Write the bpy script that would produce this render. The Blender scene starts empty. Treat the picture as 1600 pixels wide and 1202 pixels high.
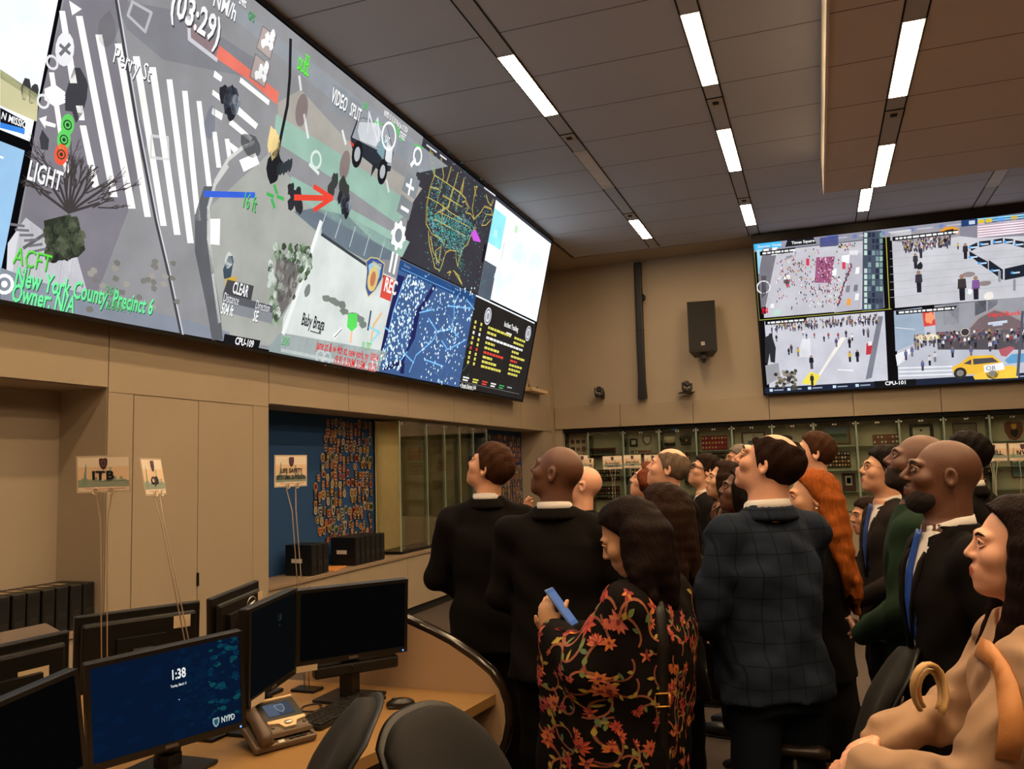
import bpy, bmesh, math, random
import numpy as np
from mathutils import Vector, Matrix, Euler
from mathutils.bvhtree import BVHTree

# ------------------------------------------------------------------ camera, world, exposure
SC = bpy.context.scene
COL = SC.collection
FOC = 1299.57                                    # focal length in pixels of a 1600 x 1202 frame
YAW, PIT, ROL = -0.349664, 0.0994154, -0.0295291
CAM = np.array([0.0, 0.0, 1.68])
fw = np.array([math.sin(YAW) * math.cos(PIT), math.cos(YAW) * math.cos(PIT), math.sin(PIT)])
rt = np.array([math.cos(YAW), -math.sin(YAW), 0.0])
up = np.cross(rt, fw)
RT = rt * math.cos(ROL) + up * math.sin(ROL)
UP = -rt * math.sin(ROL) + up * math.cos(ROL)
cam_data = bpy.data.cameras.new('camera')
cam_data.sensor_fit = 'HORIZONTAL'; cam_data.sensor_width = 36.0
cam_data.lens = FOC / 1600 * 36.0
cam_data.clip_start = 0.05; cam_data.clip_end = 100
cam = bpy.data.objects.new('camera', cam_data); COL.objects.link(cam)
cam.matrix_world = Matrix(((RT[0], UP[0], -fw[0], CAM[0]), (RT[1], UP[1], -fw[1], CAM[1]), (RT[2], UP[2], -fw[2], CAM[2]), (0, 0, 0, 1)))
SC.camera = cam
SC.view_settings.view_transform = 'Standard'
SC.view_settings.look = 'None'
SC.view_settings.exposure = 0.0
SC.view_settings.gamma = 1.0
SC.view_settings.use_curve_mapping = False
world = bpy.data.worlds.new('world'); SC.world = world
world.use_nodes = True
world.node_tree.nodes['Background'].inputs[0].default_value = (0.012, 0.010, 0.009, 1)
world.node_tree.nodes['Background'].inputs[1].default_value = 1.0
LAMP_STRENGTH = 72.0
LAMP_COLOUR = (1.0, 0.70, 0.40)
SCREEN_STRENGTH = 1.25

# ------------------------------------------------------------------ measuring helpers (pixel of the photo -> point in the room)
def ray(x, y):
    return RT * (x - 800) / FOC - UP * (y - 601) / FOC + fw
def on(x, y, ax, v):
    d = ray(x, y); return CAM + d * ((v - CAM[ax]) / d[ax])
def at(x, y, t):
    return CAM + ray(x, y) * t
def plane_uv(O, U, V):
    O = np.array(O, float); U = np.array(U, float); V = np.array(V, float); N = np.cross(U, V)
    def f(x, y):
        d = ray(x, y); q = d * (((O - CAM) @ N) / (d @ N)) + CAM - O
        return (float(q @ U), float(q @ V))
    return f

# ------------------------------------------------------------------ materials
def s2l(c):
    return tuple(((v / 255) / 12.92 if v / 255 <= 0.04045 else ((v / 255 + 0.055) / 1.055) ** 2.4) for v in c[:3])
MATS = {}
def mat(name, rgb, rough=0.6, metal=0.0, var=0.12, scale=8.0, bump=0.0, bscale=60.0, stretch=None, spec=0.5, emit=0.0):
    if name in MATS: return MATS[name]
    m = bpy.data.materials.new(name); m.use_nodes = True
    nt = m.node_tree; b = nt.nodes['Principled BSDF']
    c = s2l(rgb)
    tc = nt.nodes.new('ShaderNodeTexCoord'); src = tc.outputs['Object']
    if stretch:
        mp = nt.nodes.new('ShaderNodeMapping'); mp.inputs['Scale'].default_value = stretch
        nt.links.new(src, mp.inputs['Vector']); src = mp.outputs['Vector']
    n = nt.nodes.new('ShaderNodeTexNoise'); n.inputs['Scale'].default_value = scale; n.inputs['Detail'].default_value = 4
    nt.links.new(src, n.inputs['Vector'])
    mx = nt.nodes.new('ShaderNodeMix'); mx.data_type = 'RGBA'
    mx.inputs['A'].default_value = (*[v * (1 - var) for v in c], 1); mx.inputs['B'].default_value = (*[min(1, v * (1 + var)) for v in c], 1)
    nt.links.new(n.outputs['Fac'], mx.inputs['Factor'])
    nt.links.new(mx.outputs['Result'], b.inputs['Base Color'])
    b.inputs['Roughness'].default_value = rough; b.inputs['Metallic'].default_value = metal
    b.inputs['Specular IOR Level'].default_value = spec
    if bump:
        n2 = nt.nodes.new('ShaderNodeTexNoise'); n2.inputs['Scale'].default_value = bscale; n2.inputs['Detail'].default_value = 3
        nt.links.new(src, n2.inputs['Vector'])
        bp = nt.nodes.new('ShaderNodeBump'); bp.inputs['Strength'].default_value = bump; bp.inputs['Distance'].default_value = 0.01
        nt.links.new(n2.outputs['Fac'], bp.inputs['Height']); nt.links.new(bp.outputs['Normal'], b.inputs['Normal'])
    if emit:
        b.inputs['Emission Color'].default_value = (*c, 1); b.inputs['Emission Strength'].default_value = emit
    MATS[name] = m; return m
def emat(name, rgb, strength):
    m = bpy.data.materials.new(name); m.use_nodes = True; nt = m.node_tree; nt.nodes.clear()
    o = nt.nodes.new('ShaderNodeOutputMaterial'); e = nt.nodes.new('ShaderNodeEmission')
    e.inputs[0].default_value = (*rgb, 1); e.inputs[1].default_value = strength
    nt.links.new(e.outputs[0], o.inputs[0]); return m
def attr_mat(name, emit=0.0, noise=0.0, rough=0.6, nscale=2.0):
    """colour from the mesh's colour attribute 'ink': a lit picture (emit) or a printed one"""
    m = bpy.data.materials.new(name); m.use_nodes = True; nt = m.node_tree; b = nt.nodes['Principled BSDF']
    a = nt.nodes.new('ShaderNodeAttribute'); a.attribute_name = 'ink'
    out = a.outputs['Color']
    if noise:
        tc = nt.nodes.new('ShaderNodeTexCoord'); n = nt.nodes.new('ShaderNodeTexNoise'); n.inputs['Scale'].default_value = nscale; n.inputs['Detail'].default_value = 8
        nt.links.new(tc.outputs['Object'], n.inputs['Vector'])
        mr = nt.nodes.new('ShaderNodeMapRange'); mr.inputs[1].default_value = 0.3; mr.inputs[2].default_value = 0.7
        mr.inputs[3].default_value = 1 - noise; mr.inputs[4].default_value = 1 + noise * 0.6
        nt.links.new(n.outputs['Fac'], mr.inputs[0])
        vm = nt.nodes.new('ShaderNodeVectorMath'); vm.operation = 'SCALE'
        nt.links.new(out, vm.inputs[0]); nt.links.new(mr.outputs[0], vm.inputs['Scale']); out = vm.outputs[0]
    if emit:
        e = nt.nodes.new('ShaderNodeEmission'); e.inputs[1].default_value = emit
        nt.links.new(out, e.inputs[0]); nt.links.new(e.outputs[0], nt.nodes['Material Output'].inputs[0])
    else:
        nt.links.new(out, b.inputs['Base Color']); b.inputs['Roughness'].default_value = rough
    return m
def glass_mat(name, tint=(0.92, 0.97, 0.94), refl=0.10):
    m = bpy.data.materials.new(name); m.use_nodes = True; nt = m.node_tree; nt.nodes.clear()
    o = nt.nodes.new('ShaderNodeOutputMaterial'); mx = nt.nodes.new('ShaderNodeMixShader')
    t = nt.nodes.new('ShaderNodeBsdfTransparent'); t.inputs[0].default_value = (*tint, 1)
    g = nt.nodes.new('ShaderNodeBsdfGlossy'); g.inputs['Roughness'].default_value = 0.03
    f = nt.nodes.new('ShaderNodeFresnel'); f.inputs[0].default_value = 1.45
    ma = nt.nodes.new('ShaderNodeMath'); ma.operation = 'MULTIPLY_ADD'; ma.inputs[1].default_value = 0.8; ma.inputs[2].default_value = refl * 0.15
    nt.links.new(f.outputs[0], ma.inputs[0]); nt.links.new(ma.outputs[0], mx.inputs[0])
    nt.links.new(t.outputs[0], mx.inputs[1]); nt.links.new(g.outputs[0], mx.inputs[2]); nt.links.new(mx.outputs[0], o.inputs[0])
    return m

# ------------------------------------------------------------------ mesh builder
class MB:
    """collects shapes; build() links them as ONE mesh object"""
    def __init__(s): s.v = []; s.f = []; s.m = []; s.sm = []
    def add(s, verts, faces, mi=0, smooth=False):
        o = len(s.v); s.v += [tuple(map(float, p)) for p in verts]
        s.f += [tuple(o + i for i in f) for f in faces]; s.m += [mi] * len(faces); s.sm += [smooth] * len(faces); return s
    def box(s, x0, x1, y0, y1, z0, z1, mi=0, M=None, bev=0.0):
        if bev > 0:
            b = min(bev, abs(x1 - x0) / 2.01, abs(y1 - y0) / 2.01, abs(z1 - z0) / 2.01)
            bm = bmesh.new(); bmesh.ops.create_cube(bm, size=1.0)
            for v in bm.verts: v.co = Vector(((x0 + x1) / 2 + v.co.x * (x1 - x0), (y0 + y1) / 2 + v.co.y * (y1 - y0), (z0 + z1) / 2 + v.co.z * (z1 - z0)))
            bmesh.ops.bevel(bm, geom=bm.edges[:], offset=b, segments=2, profile=0.5, affect='EDGES')
            bm.verts.index_update()
            V = [v.co.copy() for v in bm.verts]; Fs = [[v.index for v in f.verts] for f in bm.faces]; bm.free()
        else:
            V = [Vector(p) for p in ((x0, y0, z0), (x1, y0, z0), (x1, y1, z0), (x0, y1, z0), (x0, y0, z1), (x1, y0, z1), (x1, y1, z1), (x0, y1, z1))]
            Fs = [(0, 3, 2, 1), (4, 5, 6, 7), (0, 1, 5, 4), (1, 2, 6, 5), (2, 3, 7, 6), (3, 0, 4, 7)]
        if M is not None: V = [M @ p for p in V]
        return s.add(V, Fs, mi, False)
    def tube(s, pts, r, n=10, mi=0, cap=True, smooth=True, flat=1.0):
        pts = [Vector(p) for p in pts]; rs = r if isinstance(r, (list, tuple)) else [r] * len(pts)
        V = []; Fs = []; ref = None
        for i, p in enumerate(pts):
            d = (pts[min(i + 1, len(pts) - 1)] - pts[max(i - 1, 0)]).normalized()
            if ref is None: ref = Vector((0, 0, 1)) if abs(d.z) < 0.9 else Vector((1, 0, 0))
            a = d.cross(ref).normalized(); b = a.cross(d).normalized(); ref = b
            for k in range(n):
                t = 2 * math.pi * k / n
                V.append(p + (a * math.cos(t) + b * math.sin(t) * flat) * rs[i])
        for i in range(len(pts) - 1):
            for k in range(n):
                k2 = (k + 1) % n
                Fs.append((i * n + k, i * n + k2, (i + 1) * n + k2, (i + 1) * n + k))
        s.add(V, Fs, mi, smooth)
        if cap:
            o = len(s.v) - len(V)
            s.f += [tuple(o + k for k in range(n))[::-1], tuple(o + (len(pts) - 1) * n + k for k in range(n))]; s.m += [mi] * 2; s.sm += [False] * 2
        return s
    def cyl(s, c, r, h, axis=(0, 0, 1), n=24, mi=0, r2=None):
        a = Vector(axis).normalized(); c = Vector(c)
        return s.tube([c, c + a * h], [r, r if r2 is None else r2], n, mi)
    def ball(s, c, r, n=16, m=10, mi=0, M=None):
        rx, ry, rz = r if isinstance(r, (list, tuple)) else (r, r, r)
        V = [Vector((0, 0, rz))]; Fs = []
        for i in range(1, m):
            t = math.pi * i / m
            for k in range(n):
                p = 2 * math.pi * k / n; V.append(Vector((rx * math.sin(t) * math.cos(p), ry * math.sin(t) * math.sin(p), rz * math.cos(t))))
        V.append(Vector((0, 0, -rz))); L = len(V) - 1
        for k in range(n): Fs.append((0, 1 + k, 1 + (k + 1) % n))
        for i in range(m - 2):
            for k in range(n): Fs.append((1 + i * n + k, 1 + (i + 1) * n + k, 1 + (i + 1) * n + (k + 1) % n, 1 + i * n + (k + 1) % n))
        for k in range(n): Fs.append((L, 1 + (m - 2) * n + (k + 1) % n, 1 + (m - 2) * n + k))
        if M is not None: V = [M @ p for p in V]
        return s.add([p + Vector(c) for p in V], Fs, mi, True)
    def prism(s, poly, d, O, U, V, N, mi=0):
        """polygon (u,v) extruded by d along N"""
        O, U, V, N = map(Vector, (O, U, V, N)); n = len(poly)
        A = [O + U * p[0] + V * p[1] for p in poly]; B = [p + N * d for p in A]
        return s.add(A + B, [tuple(range(n))[::-1], tuple(range(n, 2 * n))] + [(i, (i + 1) % n, n + (i + 1) % n, n + i) for i in range(n)], mi)
    def build(s, name, mats, parent=None, loc=None, rot=None):
        me = bpy.data.meshes.new(name); me.from_pydata(s.v, [], s.f)
        for m in (mats if isinstance(mats, (list, tuple)) else [mats]): me.materials.append(m)
        me.polygons.foreach_set('material_index', s.m); me.polygons.foreach_set('use_smooth', s.sm); me.update()
        bm = bmesh.new(); bm.from_mesh(me); bmesh.ops.recalc_face_normals(bm, faces=bm.faces[:]); bm.to_mesh(me); bm.free()
        return link(name, me, parent, loc, rot)
def link(name, me, parent=None, loc=None, rot=None):
    o = bpy.data.objects.new(name, me); COL.objects.link(o)
    if parent is not None: o.parent = parent
    if loc is not None: o.location = loc
    if rot is not None: o.rotation_euler = rot
    return o
def tag(o, label, cat, group=None, kind=None):
    o['label'] = label; o['category'] = cat
    if group: o['group'] = group
    if kind: o['kind'] = kind
    return o
def thing(name, label, cat, loc=(0, 0, 0), rz=0.0, group=None, rot=None):
    o = link(name, None, None, loc, rot if rot is not None else (0, 0, rz)); return tag(o, label, cat, group)
def struct(o): o['kind'] = 'structure'; return o
def dup(root, loc, rz=None, label=None, group=None):
    r = root.copy(); COL.objects.link(r); r.location = loc
    if rz is not None: r.rotation_euler = (0, 0, rz)
    if label: r['label'] = label
    if group: r['group'] = group
    for ch in list(root.children):
        c = ch.copy(); COL.objects.link(c); c.parent = r
        for g in ch.children:
            d = g.copy(); COL.objects.link(d); d.parent = c
    return r

# ------------------------------------------------------------------ lettering: each glyph is meshed once from the built-in font
GLYPH = {}
def load_glyphs(style, offset):
    cs = "ABCDEFGHIJKLMNOPQRSTUVWXYZabcdefghijklmnopqrstuvwxyz0123456789:.,()/-&'"
    tmp = []
    for c in cs:
        for suf in ('', 'x'):                      # the pair 'cI' minus 'I' gives the advance
            cu = bpy.data.curves.new('glyph', 'FONT'); cu.body = c if not suf else c + 'I'; cu.offset = offset; cu.resolution_u = 2
            o = bpy.data.objects.new('glyph', cu); COL.objects.link(o); tmp.append((c, suf, o))
    bpy.context.view_layer.update()
    dg = bpy.context.evaluated_depsgraph_get(); G = {}
    for c, suf, o in tmp:
        me = o.evaluated_get(dg).to_mesh()
        V = [(v.co.x, v.co.y) for v in me.vertices]; Fs = [tuple(p.vertices) for p in me.polygons]
        o.evaluated_get(dg).to_mesh_clear()
        if not suf: G[c] = [V, Fs, 0.5]
        else: G[c][2] = max(p[0] for p in V)
    iw = max(p[0] for p in G['I'][0])
    for c in G: G[c][2] = max(0.12, G[c][2] - iw)
    G[' '] = [[], [], 0.3]
    for c, suf, o in tmp:
        cu = o.data; bpy.data.objects.remove(o); bpy.data.curves.remove(cu)
    GLYPH[style] = G
load_glyphs('r', 0.0); load_glyphs('b', 0.022); load_glyphs('x', 0.042)

class Canvas:
    """a flat picture: polygons, strokes and letters on the plane O + U*u + V*v, each with its own ink"""
    STEP = 0.0006
    def __init__(s, O, U, V, uv=None):
        s.O = np.array(O, float); s.U = np.array(U, float); s.V = np.array(V, float); s.N = np.cross(s.U, s.V)
        s.uv = uv or plane_uv(O, U, V); s.v = []; s.f = []; s.c = []; s.lay = 0
    def P(s, pts): return [s.uv(*p) for p in pts]
    def raw(s, uvs, faces, rgb, layer=None):
        L = s.lay if layer is None else layer; o = len(s.v); h = L * s.STEP
        s.v += [tuple(s.O + s.U * p[0] + s.V * p[1] + s.N * h) for p in uvs]
        s.f += [tuple(o + i for i in f) for f in faces]; s.c += [s2l(rgb)] * len(faces)
    def poly(s, pts, rgb, px=True, layer=None):
        q = s.P(pts) if px else pts; s.raw(q, [tuple(range(len(q)))], rgb, layer)
    def rect(s, u0, u1, v0, v1, rgb, layer=None): s.poly([(u0, v0), (u1, v0), (u1, v1), (u0, v1)], rgb, False, layer)
    def line(s, pts, w, rgb, px=True, layer=None, closed=False):
        q = [np.array(p) for p in (s.P(pts) if px else pts)]
        if closed: q.append(q[0])
        for a, b in zip(q[:-1], q[1:]):
            d = b - a; L = np.hypot(*d)
            if L < 1e-6: continue
            n = np.array([-d[1], d[0]]) / L * w / 2; e = d / L * w * 0.3
            s.poly([a - n - e, b - n + e, b + n + e, a + n - e], rgb, False, layer)
    def disc(s, c, ru, rgb, rv=None, px=True, layer=None, n=14, rot=0.0):
        c = s.uv(*c) if px else c; rv = rv or ru; q = []
        for k in range(n):
            t = 2 * math.pi * k / n; x, y = ru * math.cos(t), rv * math.sin(t)
            q.append((c[0] + x * math.cos(rot) - y * math.sin(rot), c[1] + x * math.sin(rot) + y * math.cos(rot)))
        s.poly(q, rgb, False, layer)
    def ring(s, c, r, w, rgb, px=True, layer=None, n=16):
        c = s.uv(*c) if px else c
        s.line([(c[0] + r * math.cos(2 * math.pi * k / n), c[1] + r * math.sin(2 * math.pi * k / n)) for k in range(n)], w, rgb, False, layer, True)
    def blob(s, c, ru, rv, rgb, px=True, layer=None, rnd=random, n=11, j=0.25):
        c = s.uv(*c) if px else c
        s.poly([(c[0] + ru * math.cos(2 * math.pi * k / n) * (1 + rnd.uniform(-j, j)), c[1] + rv * math.sin(2 * math.pi * k / n) * (1 + rnd.uniform(-j, j))) for k in range(n)], rgb, False, layer)
    def text(s, st, p, h, rgb, px=True, style='b', align='l', layer=None, sx=1.0, rot=0.0, out=None, tr=1.0):
        """p: left/centre of the baseline; h: height of a capital letter"""
        if out: s.text(st, p, h, out[0], px, style, align, (s.lay if layer is None else layer), sx, rot, None, tr)
        p = s.uv(*p) if px else p; G = GLYPH[style]; k = h / 0.72
        W = sum(G.get(c, G[' '])[2] * tr for c in st) * k * sx
        x = -W / 2 if align == 'c' else (-W if align == 'r' else 0.0); ca, sa = math.cos(rot), math.sin(rot)
        L = (s.lay if layer is None else layer) + (1 if out else 0)
        for c in st:
            V, Fs, adv = G.get(c, G[' '])
            if V: s.raw([(p[0] + (x + a * k * sx) * ca - b * k * sa, p[1] + (x + a * k * sx) * sa + b * k * ca) for a, b in V], Fs, rgb, L)
            x += adv * tr * k * sx
        return W
    def build(s, name, m, parent=None):
        me = bpy.data.meshes.new(name); me.from_pydata(s.v, [], s.f); me.materials.append(m)
        a = me.color_attributes.new('ink', 'FLOAT_COLOR', 'CORNER')
        cols = []
        for f, c in zip(s.f, s.c): cols += [c[0], c[1], c[2], 1.0] * len(f)
        a.data.foreach_set('color', cols); me.update()
        return link(name, me, parent)

# ------------------------------------------------------------------ shared materials
BEIGE = mat('beige_laminate', (166, 150, 128), 0.55, var=0.05, scale=3, bump=0.02, bscale=300)
WALLP = mat('beige_wall_paint', (170, 156, 138), 0.7, var=0.05, scale=2, bump=0.02, bscale=200)
BLUEW = mat('blue_fabric_wall', (26, 70, 120), 0.9, var=0.08, scale=20)
BLACKP = mat('black_plastic', (14, 13, 13), 0.45, var=0.2, scale=30)
BLACKM = mat('black_metal', (12, 12, 12), 0.35, 0.2, var=0.2)
DARKV = mat('dark_reveal', (10, 9, 8), 0.9)
GREYP = mat('grey_plastic', (70, 66, 62), 0.5)
WHITEP = mat('white_plastic', (205, 200, 192), 0.5, var=0.04)
STEEL = mat('brushed_steel', (190, 186, 180), 0.3, 0.9, var=0.08)
CLEARWIRE = mat('pale_wire', (215, 200, 180), 0.3, 0.4)
GLASS = glass_mat('clear_glass')
GLASSE = mat('green_glass_edge', (170, 190, 172), 0.2)
PRINT = attr_mat('printed_picture', rough=0.45)
PICT = attr_mat('lit_picture', SCREEN_STRENGTH, 0.13, nscale=3.0)
PICTF = attr_mat('lit_picture_plain', 1.0)
# ================================================================== the room
XW, YB, ZC = -4.517, 14.55, 5.30
XR, YF = 7.2, -4.0
def lined(name, rgb, lrgb, axis, period, phase, w, rough=0.7):
    """painted panels with thin dark joints every `period` metres along one axis"""
    m = mat(name, rgb, rough, var=0.04, scale=1.5, bump=0.03, bscale=150); nt = m.node_tree; b = nt.nodes['Principled BSDF']
    src = b.inputs['Base Color'].links[0].from_socket
    tc = nt.nodes.new('ShaderNodeTexCoord'); sp = nt.nodes.new('ShaderNodeSeparateXYZ'); nt.links.new(tc.outputs['Object'], sp.inputs[0])
    a = nt.nodes.new('ShaderNodeMath'); a.operation = 'ADD'; a.inputs[1].default_value = -phase + 100 * period; nt.links.new(sp.outputs[axis], a.inputs[0])
    mo = nt.nodes.new('ShaderNodeMath'); mo.operation = 'MODULO'; mo.inputs[1].default_value = period; nt.links.new(a.outputs[0], mo.inputs[0])
    lt = nt.nodes.new('ShaderNodeMath'); lt.operation = 'LESS_THAN'; lt.inputs[1].default_value = w; nt.links.new(mo.outputs[0], lt.inputs[0])
    mx = nt.nodes.new('ShaderNodeMix'); mx.data_type = 'RGBA'; nt.links.new(lt.outputs[0], mx.inputs['Factor']); nt.links.new(src, mx.inputs['A'])
    mx.inputs['B'].default_value = (*s2l(lrgb), 1); nt.links.new(mx.outputs['Result'], b.inputs['Base Color']); return m
CEILM = lined('ceiling_panels', (186, 189, 200), (84, 80, 80), 'Y', 0.8617, 6.215, 0.012)
SOFM = lined('soffit_panels', (212, 200, 196), (94, 80, 72), 'Y', 0.8617, 6.037, 0.012)
FLOORM = mat('brown_carpet_tile', (78, 66, 58), 0.9, var=0.22, scale=25, bump=0.25, bscale=400)

f = MB().box(-5.4, XR + .2, YF - .2, 15.4, -0.1, 0); struct(f.build('floor', FLOORM))
# ceiling: panel cloud, dark gap, perimeter band
c = MB(); c.box(-3.80, XR + .1, YF, 13.78, ZC, ZC + .05, 0)
c.box(-5.3, -3.86, YF - .1, 14.9, ZC + .005, ZC + .05, 1); c.box(-3.86, XR + .1, 13.84, 14.9, ZC + .005, ZC + .05, 1)
c.box(-5.3, XR + .2, YF - .2, 15.0, ZC + .3, ZC + .35, 2)
struct(c.build('ceiling', [CEILM, WALLP, DARKV]))
# dropped soffit on the right
s = MB(); s.box(0.262, XR, YF, 10.29, 4.80, ZC - .001, 0)
struct(s.build('trim_1', SOFM))
s = MB(); s.box(0.240, 0.262, YF, 10.29, 4.785, ZC - .001, 0); struct(s.build('trim_2', mat('pale_corner_bead', (215, 205, 190), 0.5)))
# left wall: header, columns, niches
w = MB(); xb = XW - .014
w.box(-5.4, xb, YF, 15.0, 2.30, 5.6, 0); w.box(-5.4, xb, 4.353, 6.123, 0, 2.3, 0); w.box(-5.4, xb, 13.96, 15.0, 0, 2.3, 0); w.box(-5.4, xb, YF, 1.4, 0, 2.3, 0)
w.box(-5.4, -4.95, 1.4, 4.353, 0, 2.3, 0); w.box(-5.4, -4.95, 6.123, 13.96, 0, 2.3, 1)
struct(w.build('wall_left', [WALLP, BLUEW]))
def panels(name, segs, z0, z1, m=BEIGE):
    b = MB()
    for y0, y1 in segs: b.box(xb - .002, XW, y0 + .004, y1 - .004, z0, z1)
    return struct(b.build(name, m))
panels('trim_3', [(6.123 + 1.33 * k, min(6.123 + 1.33 * (k + 1), 14.45)) for k in range(7)] + [(4.353 - 1.5 * (k + 1), 4.353 - 1.5 * k) for k in range(5)], 2.305, 2.745)
b = MB(); b.box(xb - .002, XW, 4.357, 6.119, 2.275, 2.745); b.box(xb - .002, XW, 4.357, 4.576, 0, 2.271); b.box(xb - .002, XW, 5.907, 6.119, 0, 2.271)
struct(b.build('trim_4', BEIGE))
for i, (y0, y1) in enumerate(((4.584, 5.231), (5.239, 5.900))):
    d = MB(); d.box(xb - .002, XW + .001, y0, y1, .02, 2.268); dr = struct(d.build('door_%d' % (i + 1), BEIGE))
    if i == 0:
        h = MB()
        for z in (0.85,): h.box(XW, XW + .012, y1 - .004, y1 + .014, z, z + .1)
        h.build('hinge', BLACKM, dr)
# corner column strip
b = MB(); b.box(xb, XW + .02, 14.44, 14.56, 0, ZC); struct(b.build('trim_5', BEIGE))
# back wall
w = MB(); w.box(-5.4, XR + .2, YB + .012, 15.3, 2.345, 5.6); w.box(-5.4, XR + .2, 15.02, 15.3, 0, 2.4, 0); w.box(-5.4, -4.36, 14.56, 15.1, 0, 2.4)
struct(w.build('wall_back', WALLP))
b = MB(); xs = [-4.49, -3.27, -1.99, -0.73, 0.575, 1.85, 3.11, 4.38, 5.65, 6.9]
for x0, x1 in zip(xs[:-1], xs[1:]): b.box(x0 + .004, x1 - .004, YB - .03, YB + .02, 2.345, 2.75, 0, None, 0.004)
struct(b.build('trim_6', BEIGE))
DIMW = mat('brown_wall_panels', (104, 90, 76), .7, var=.1)
w = MB(); w.box(XR, XR + .2, YF - .2, 15.3, 0, 5.6); struct(w.build('wall_right', DIMW))
w = MB(); w.box(-5.4, XR + .2, YF - .2, YF, 0, 5.6); struct(w.build('wall_front', DIMW))
b = MB(); b.box(xb, XW + .004, 4.36, 6.12, 0, .1); struct(b.build('baseboard_left', DARKV))

# light strips in the ceiling: infill, dark edge lines
STRIPS = [-2.375, -0.76, 0.835, 2.43, 4.03]
INF = mat('strip_infill', (178, 178, 184), 0.7, var=0.04)
n_trim = 7
for X in STRIPS:
    b = MB()
    for z, y0, y1 in ([(ZC, YF, 13.7)] if X < 0.3 else [(4.80, YF, 10.288), (ZC, 10.30, 13.7)]):
        b.box(X - .082, X + .082, y0, y1, z - .004, z + .01, 0)
        for sx in (-1, 1): b.box(X + sx * .082 - .007, X + sx * .082 + .007, y0, y1, z - .006, z + .01, 1)
    struct(b.build('trim_%d' % n_trim, [INF, DARKV])); n_trim += 1
LAMP = emat('lamp_glow', LAMP_COLOUR, LAMP_STRENGTH)
lit_names = {(-2.375, 6.59): 'nearest lit lamp in the ceiling strip beside the big left video wall', (-2.375, 12.0): 'far small lit lamp in the ceiling strip above the end of the left video wall',
  (-0.76, 6.53): 'nearest lit lamp of the middle ceiling strip at the top edge of the photo', (-0.76, 9.07): 'second lit lamp of the middle ceiling strip, between two sensor plates', (-0.76, 11.96): 'farthest lit lamp of the middle ceiling strip near the right video wall corner',
  (0.835, 6.36): 'large nearest lit lamp in the dropped soffit at upper right', (0.835, 8.9): 'second lit lamp in the dropped soffit, at its far edge', (0.835, 11.96): 'small lit lamp beyond the dropped soffit, above the right video wall'}
def ceiling_light(X, y0, y1, z, lit=True, label=None):
    t = thing('ceiling_light', label or 'recessed ceiling lamp behind the viewer, outside the photo', 'ceiling light', (X, y0, z), 0, 'recessed ceiling lamps')
    L = y1 - y0
    fr = MB(); fr.box(-.080, -.072, 0, L, -.012, -.004); fr.box(.072, .080, 0, L, -.012, -.004); fr.box(-.072, .072, 0, .008, -.012, -.004); fr.box(-.072, .072, L - .008, L, -.012, -.004)
    if not lit: fr.box(-.072, .072, .008, .1, -.012, -.004); fr.box(-.072, .072, L - .1, L - .008, -.012, -.004)
    fr.build('frame', WHITEP, t)
    d = MB(); d.box(-.071, .071, .009, L - .009, -.010, -.004); d.build('diffuser', LAMP if lit else mat('unlit_diffuser', (214, 208, 204), 0.6), t)
for X, y0, y1, z in [(-2.375, 6.59, 7.95, ZC), (-2.375, 12.0, 13.1, ZC), (-2.375, 3.7, 5.1, ZC), (-2.375, 1.0, 2.4, ZC), (-2.375, -1.7, -.3, ZC),
                     (-0.76, 6.53, 7.91, ZC), (-0.76, 9.07, 10.48, ZC), (-0.76, 11.96, 13.06, ZC), (-0.76, 3.7, 5.1, ZC), (-0.76, 1.0, 2.4, ZC), (-0.76, -1.7, -.3, ZC),
                     (0.835, 6.36, 7.72, 4.8), (0.835, 8.9, 10.27, 4.8), (0.835, 11.96, 13.04, ZC), (0.835, 3.7, 5.1, 4.8), (0.835, 1.0, 2.4, 4.8), (0.835, -1.7, -.3, 4.8),
                     (2.43, 6.36, 7.72, 4.8), (2.43, 3.7, 5.1, 4.8), (2.43, 1.0, 2.4, 4.8), (2.43, -1.7, -.3, 4.8), (4.03, 6.36, 7.72, 4.8), (4.03, 9.0, 10.2, 4.8), (4.03, 2.4, 3.8, 4.8)]:
    ceiling_light(X, y0, y1, z, True, lit_names.get((X, y0)))
ceiling_light(2.43, 10.42, 12.6, ZC, False, 'unlit pale recessed fixture beyond the dropped soffit above the right video wall')
ceiling_light(-2.375, 9.03, 10.42, ZC, False, 'unlit white recessed fixture in the ceiling strip, between two sensor plates')
for X, y, z, lb in [(-2.375, 8.6, ZC, 'sensor plate on the left ceiling strip just past the nearest lit lamp'), (-2.375, 11.75, ZC, 'sensor plate on the left ceiling strip in front of the far small lamp'),
                (-0.76, 8.34, ZC, 'sensor plate on the middle ceiling strip between its first and second lamps'), (-0.76, 11.75, ZC, 'sensor plate on the middle ceiling strip in front of its farthest lamp'),
                (0.835, 8.12, 4.8, 'sensor plate in the dropped soffit between its two lit lamps')]:
    t = thing('ceiling_sensor', lb, 'sensor', (X, y, z), 0, 'sensor plates in the ceiling strips')
    b = MB(); b.box(-.075, .075, -.1, .1, -.012, -.004, 0, None, .003); b.build('plate', mat('sensor_plate', (178, 164, 150), .6), t)
    b = MB(); b.box(-.09, .09, -.115, -.1, -.010, -.004); b.box(.076, .09, -.1, .1, -.010, -.004); b.build('reveal', DARKV, t)
    b = MB(); b.box(-.03, .03, -.035, .035, -.018, -.012, 0, None, .003); b.build('lens', DARKV, t)
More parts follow.
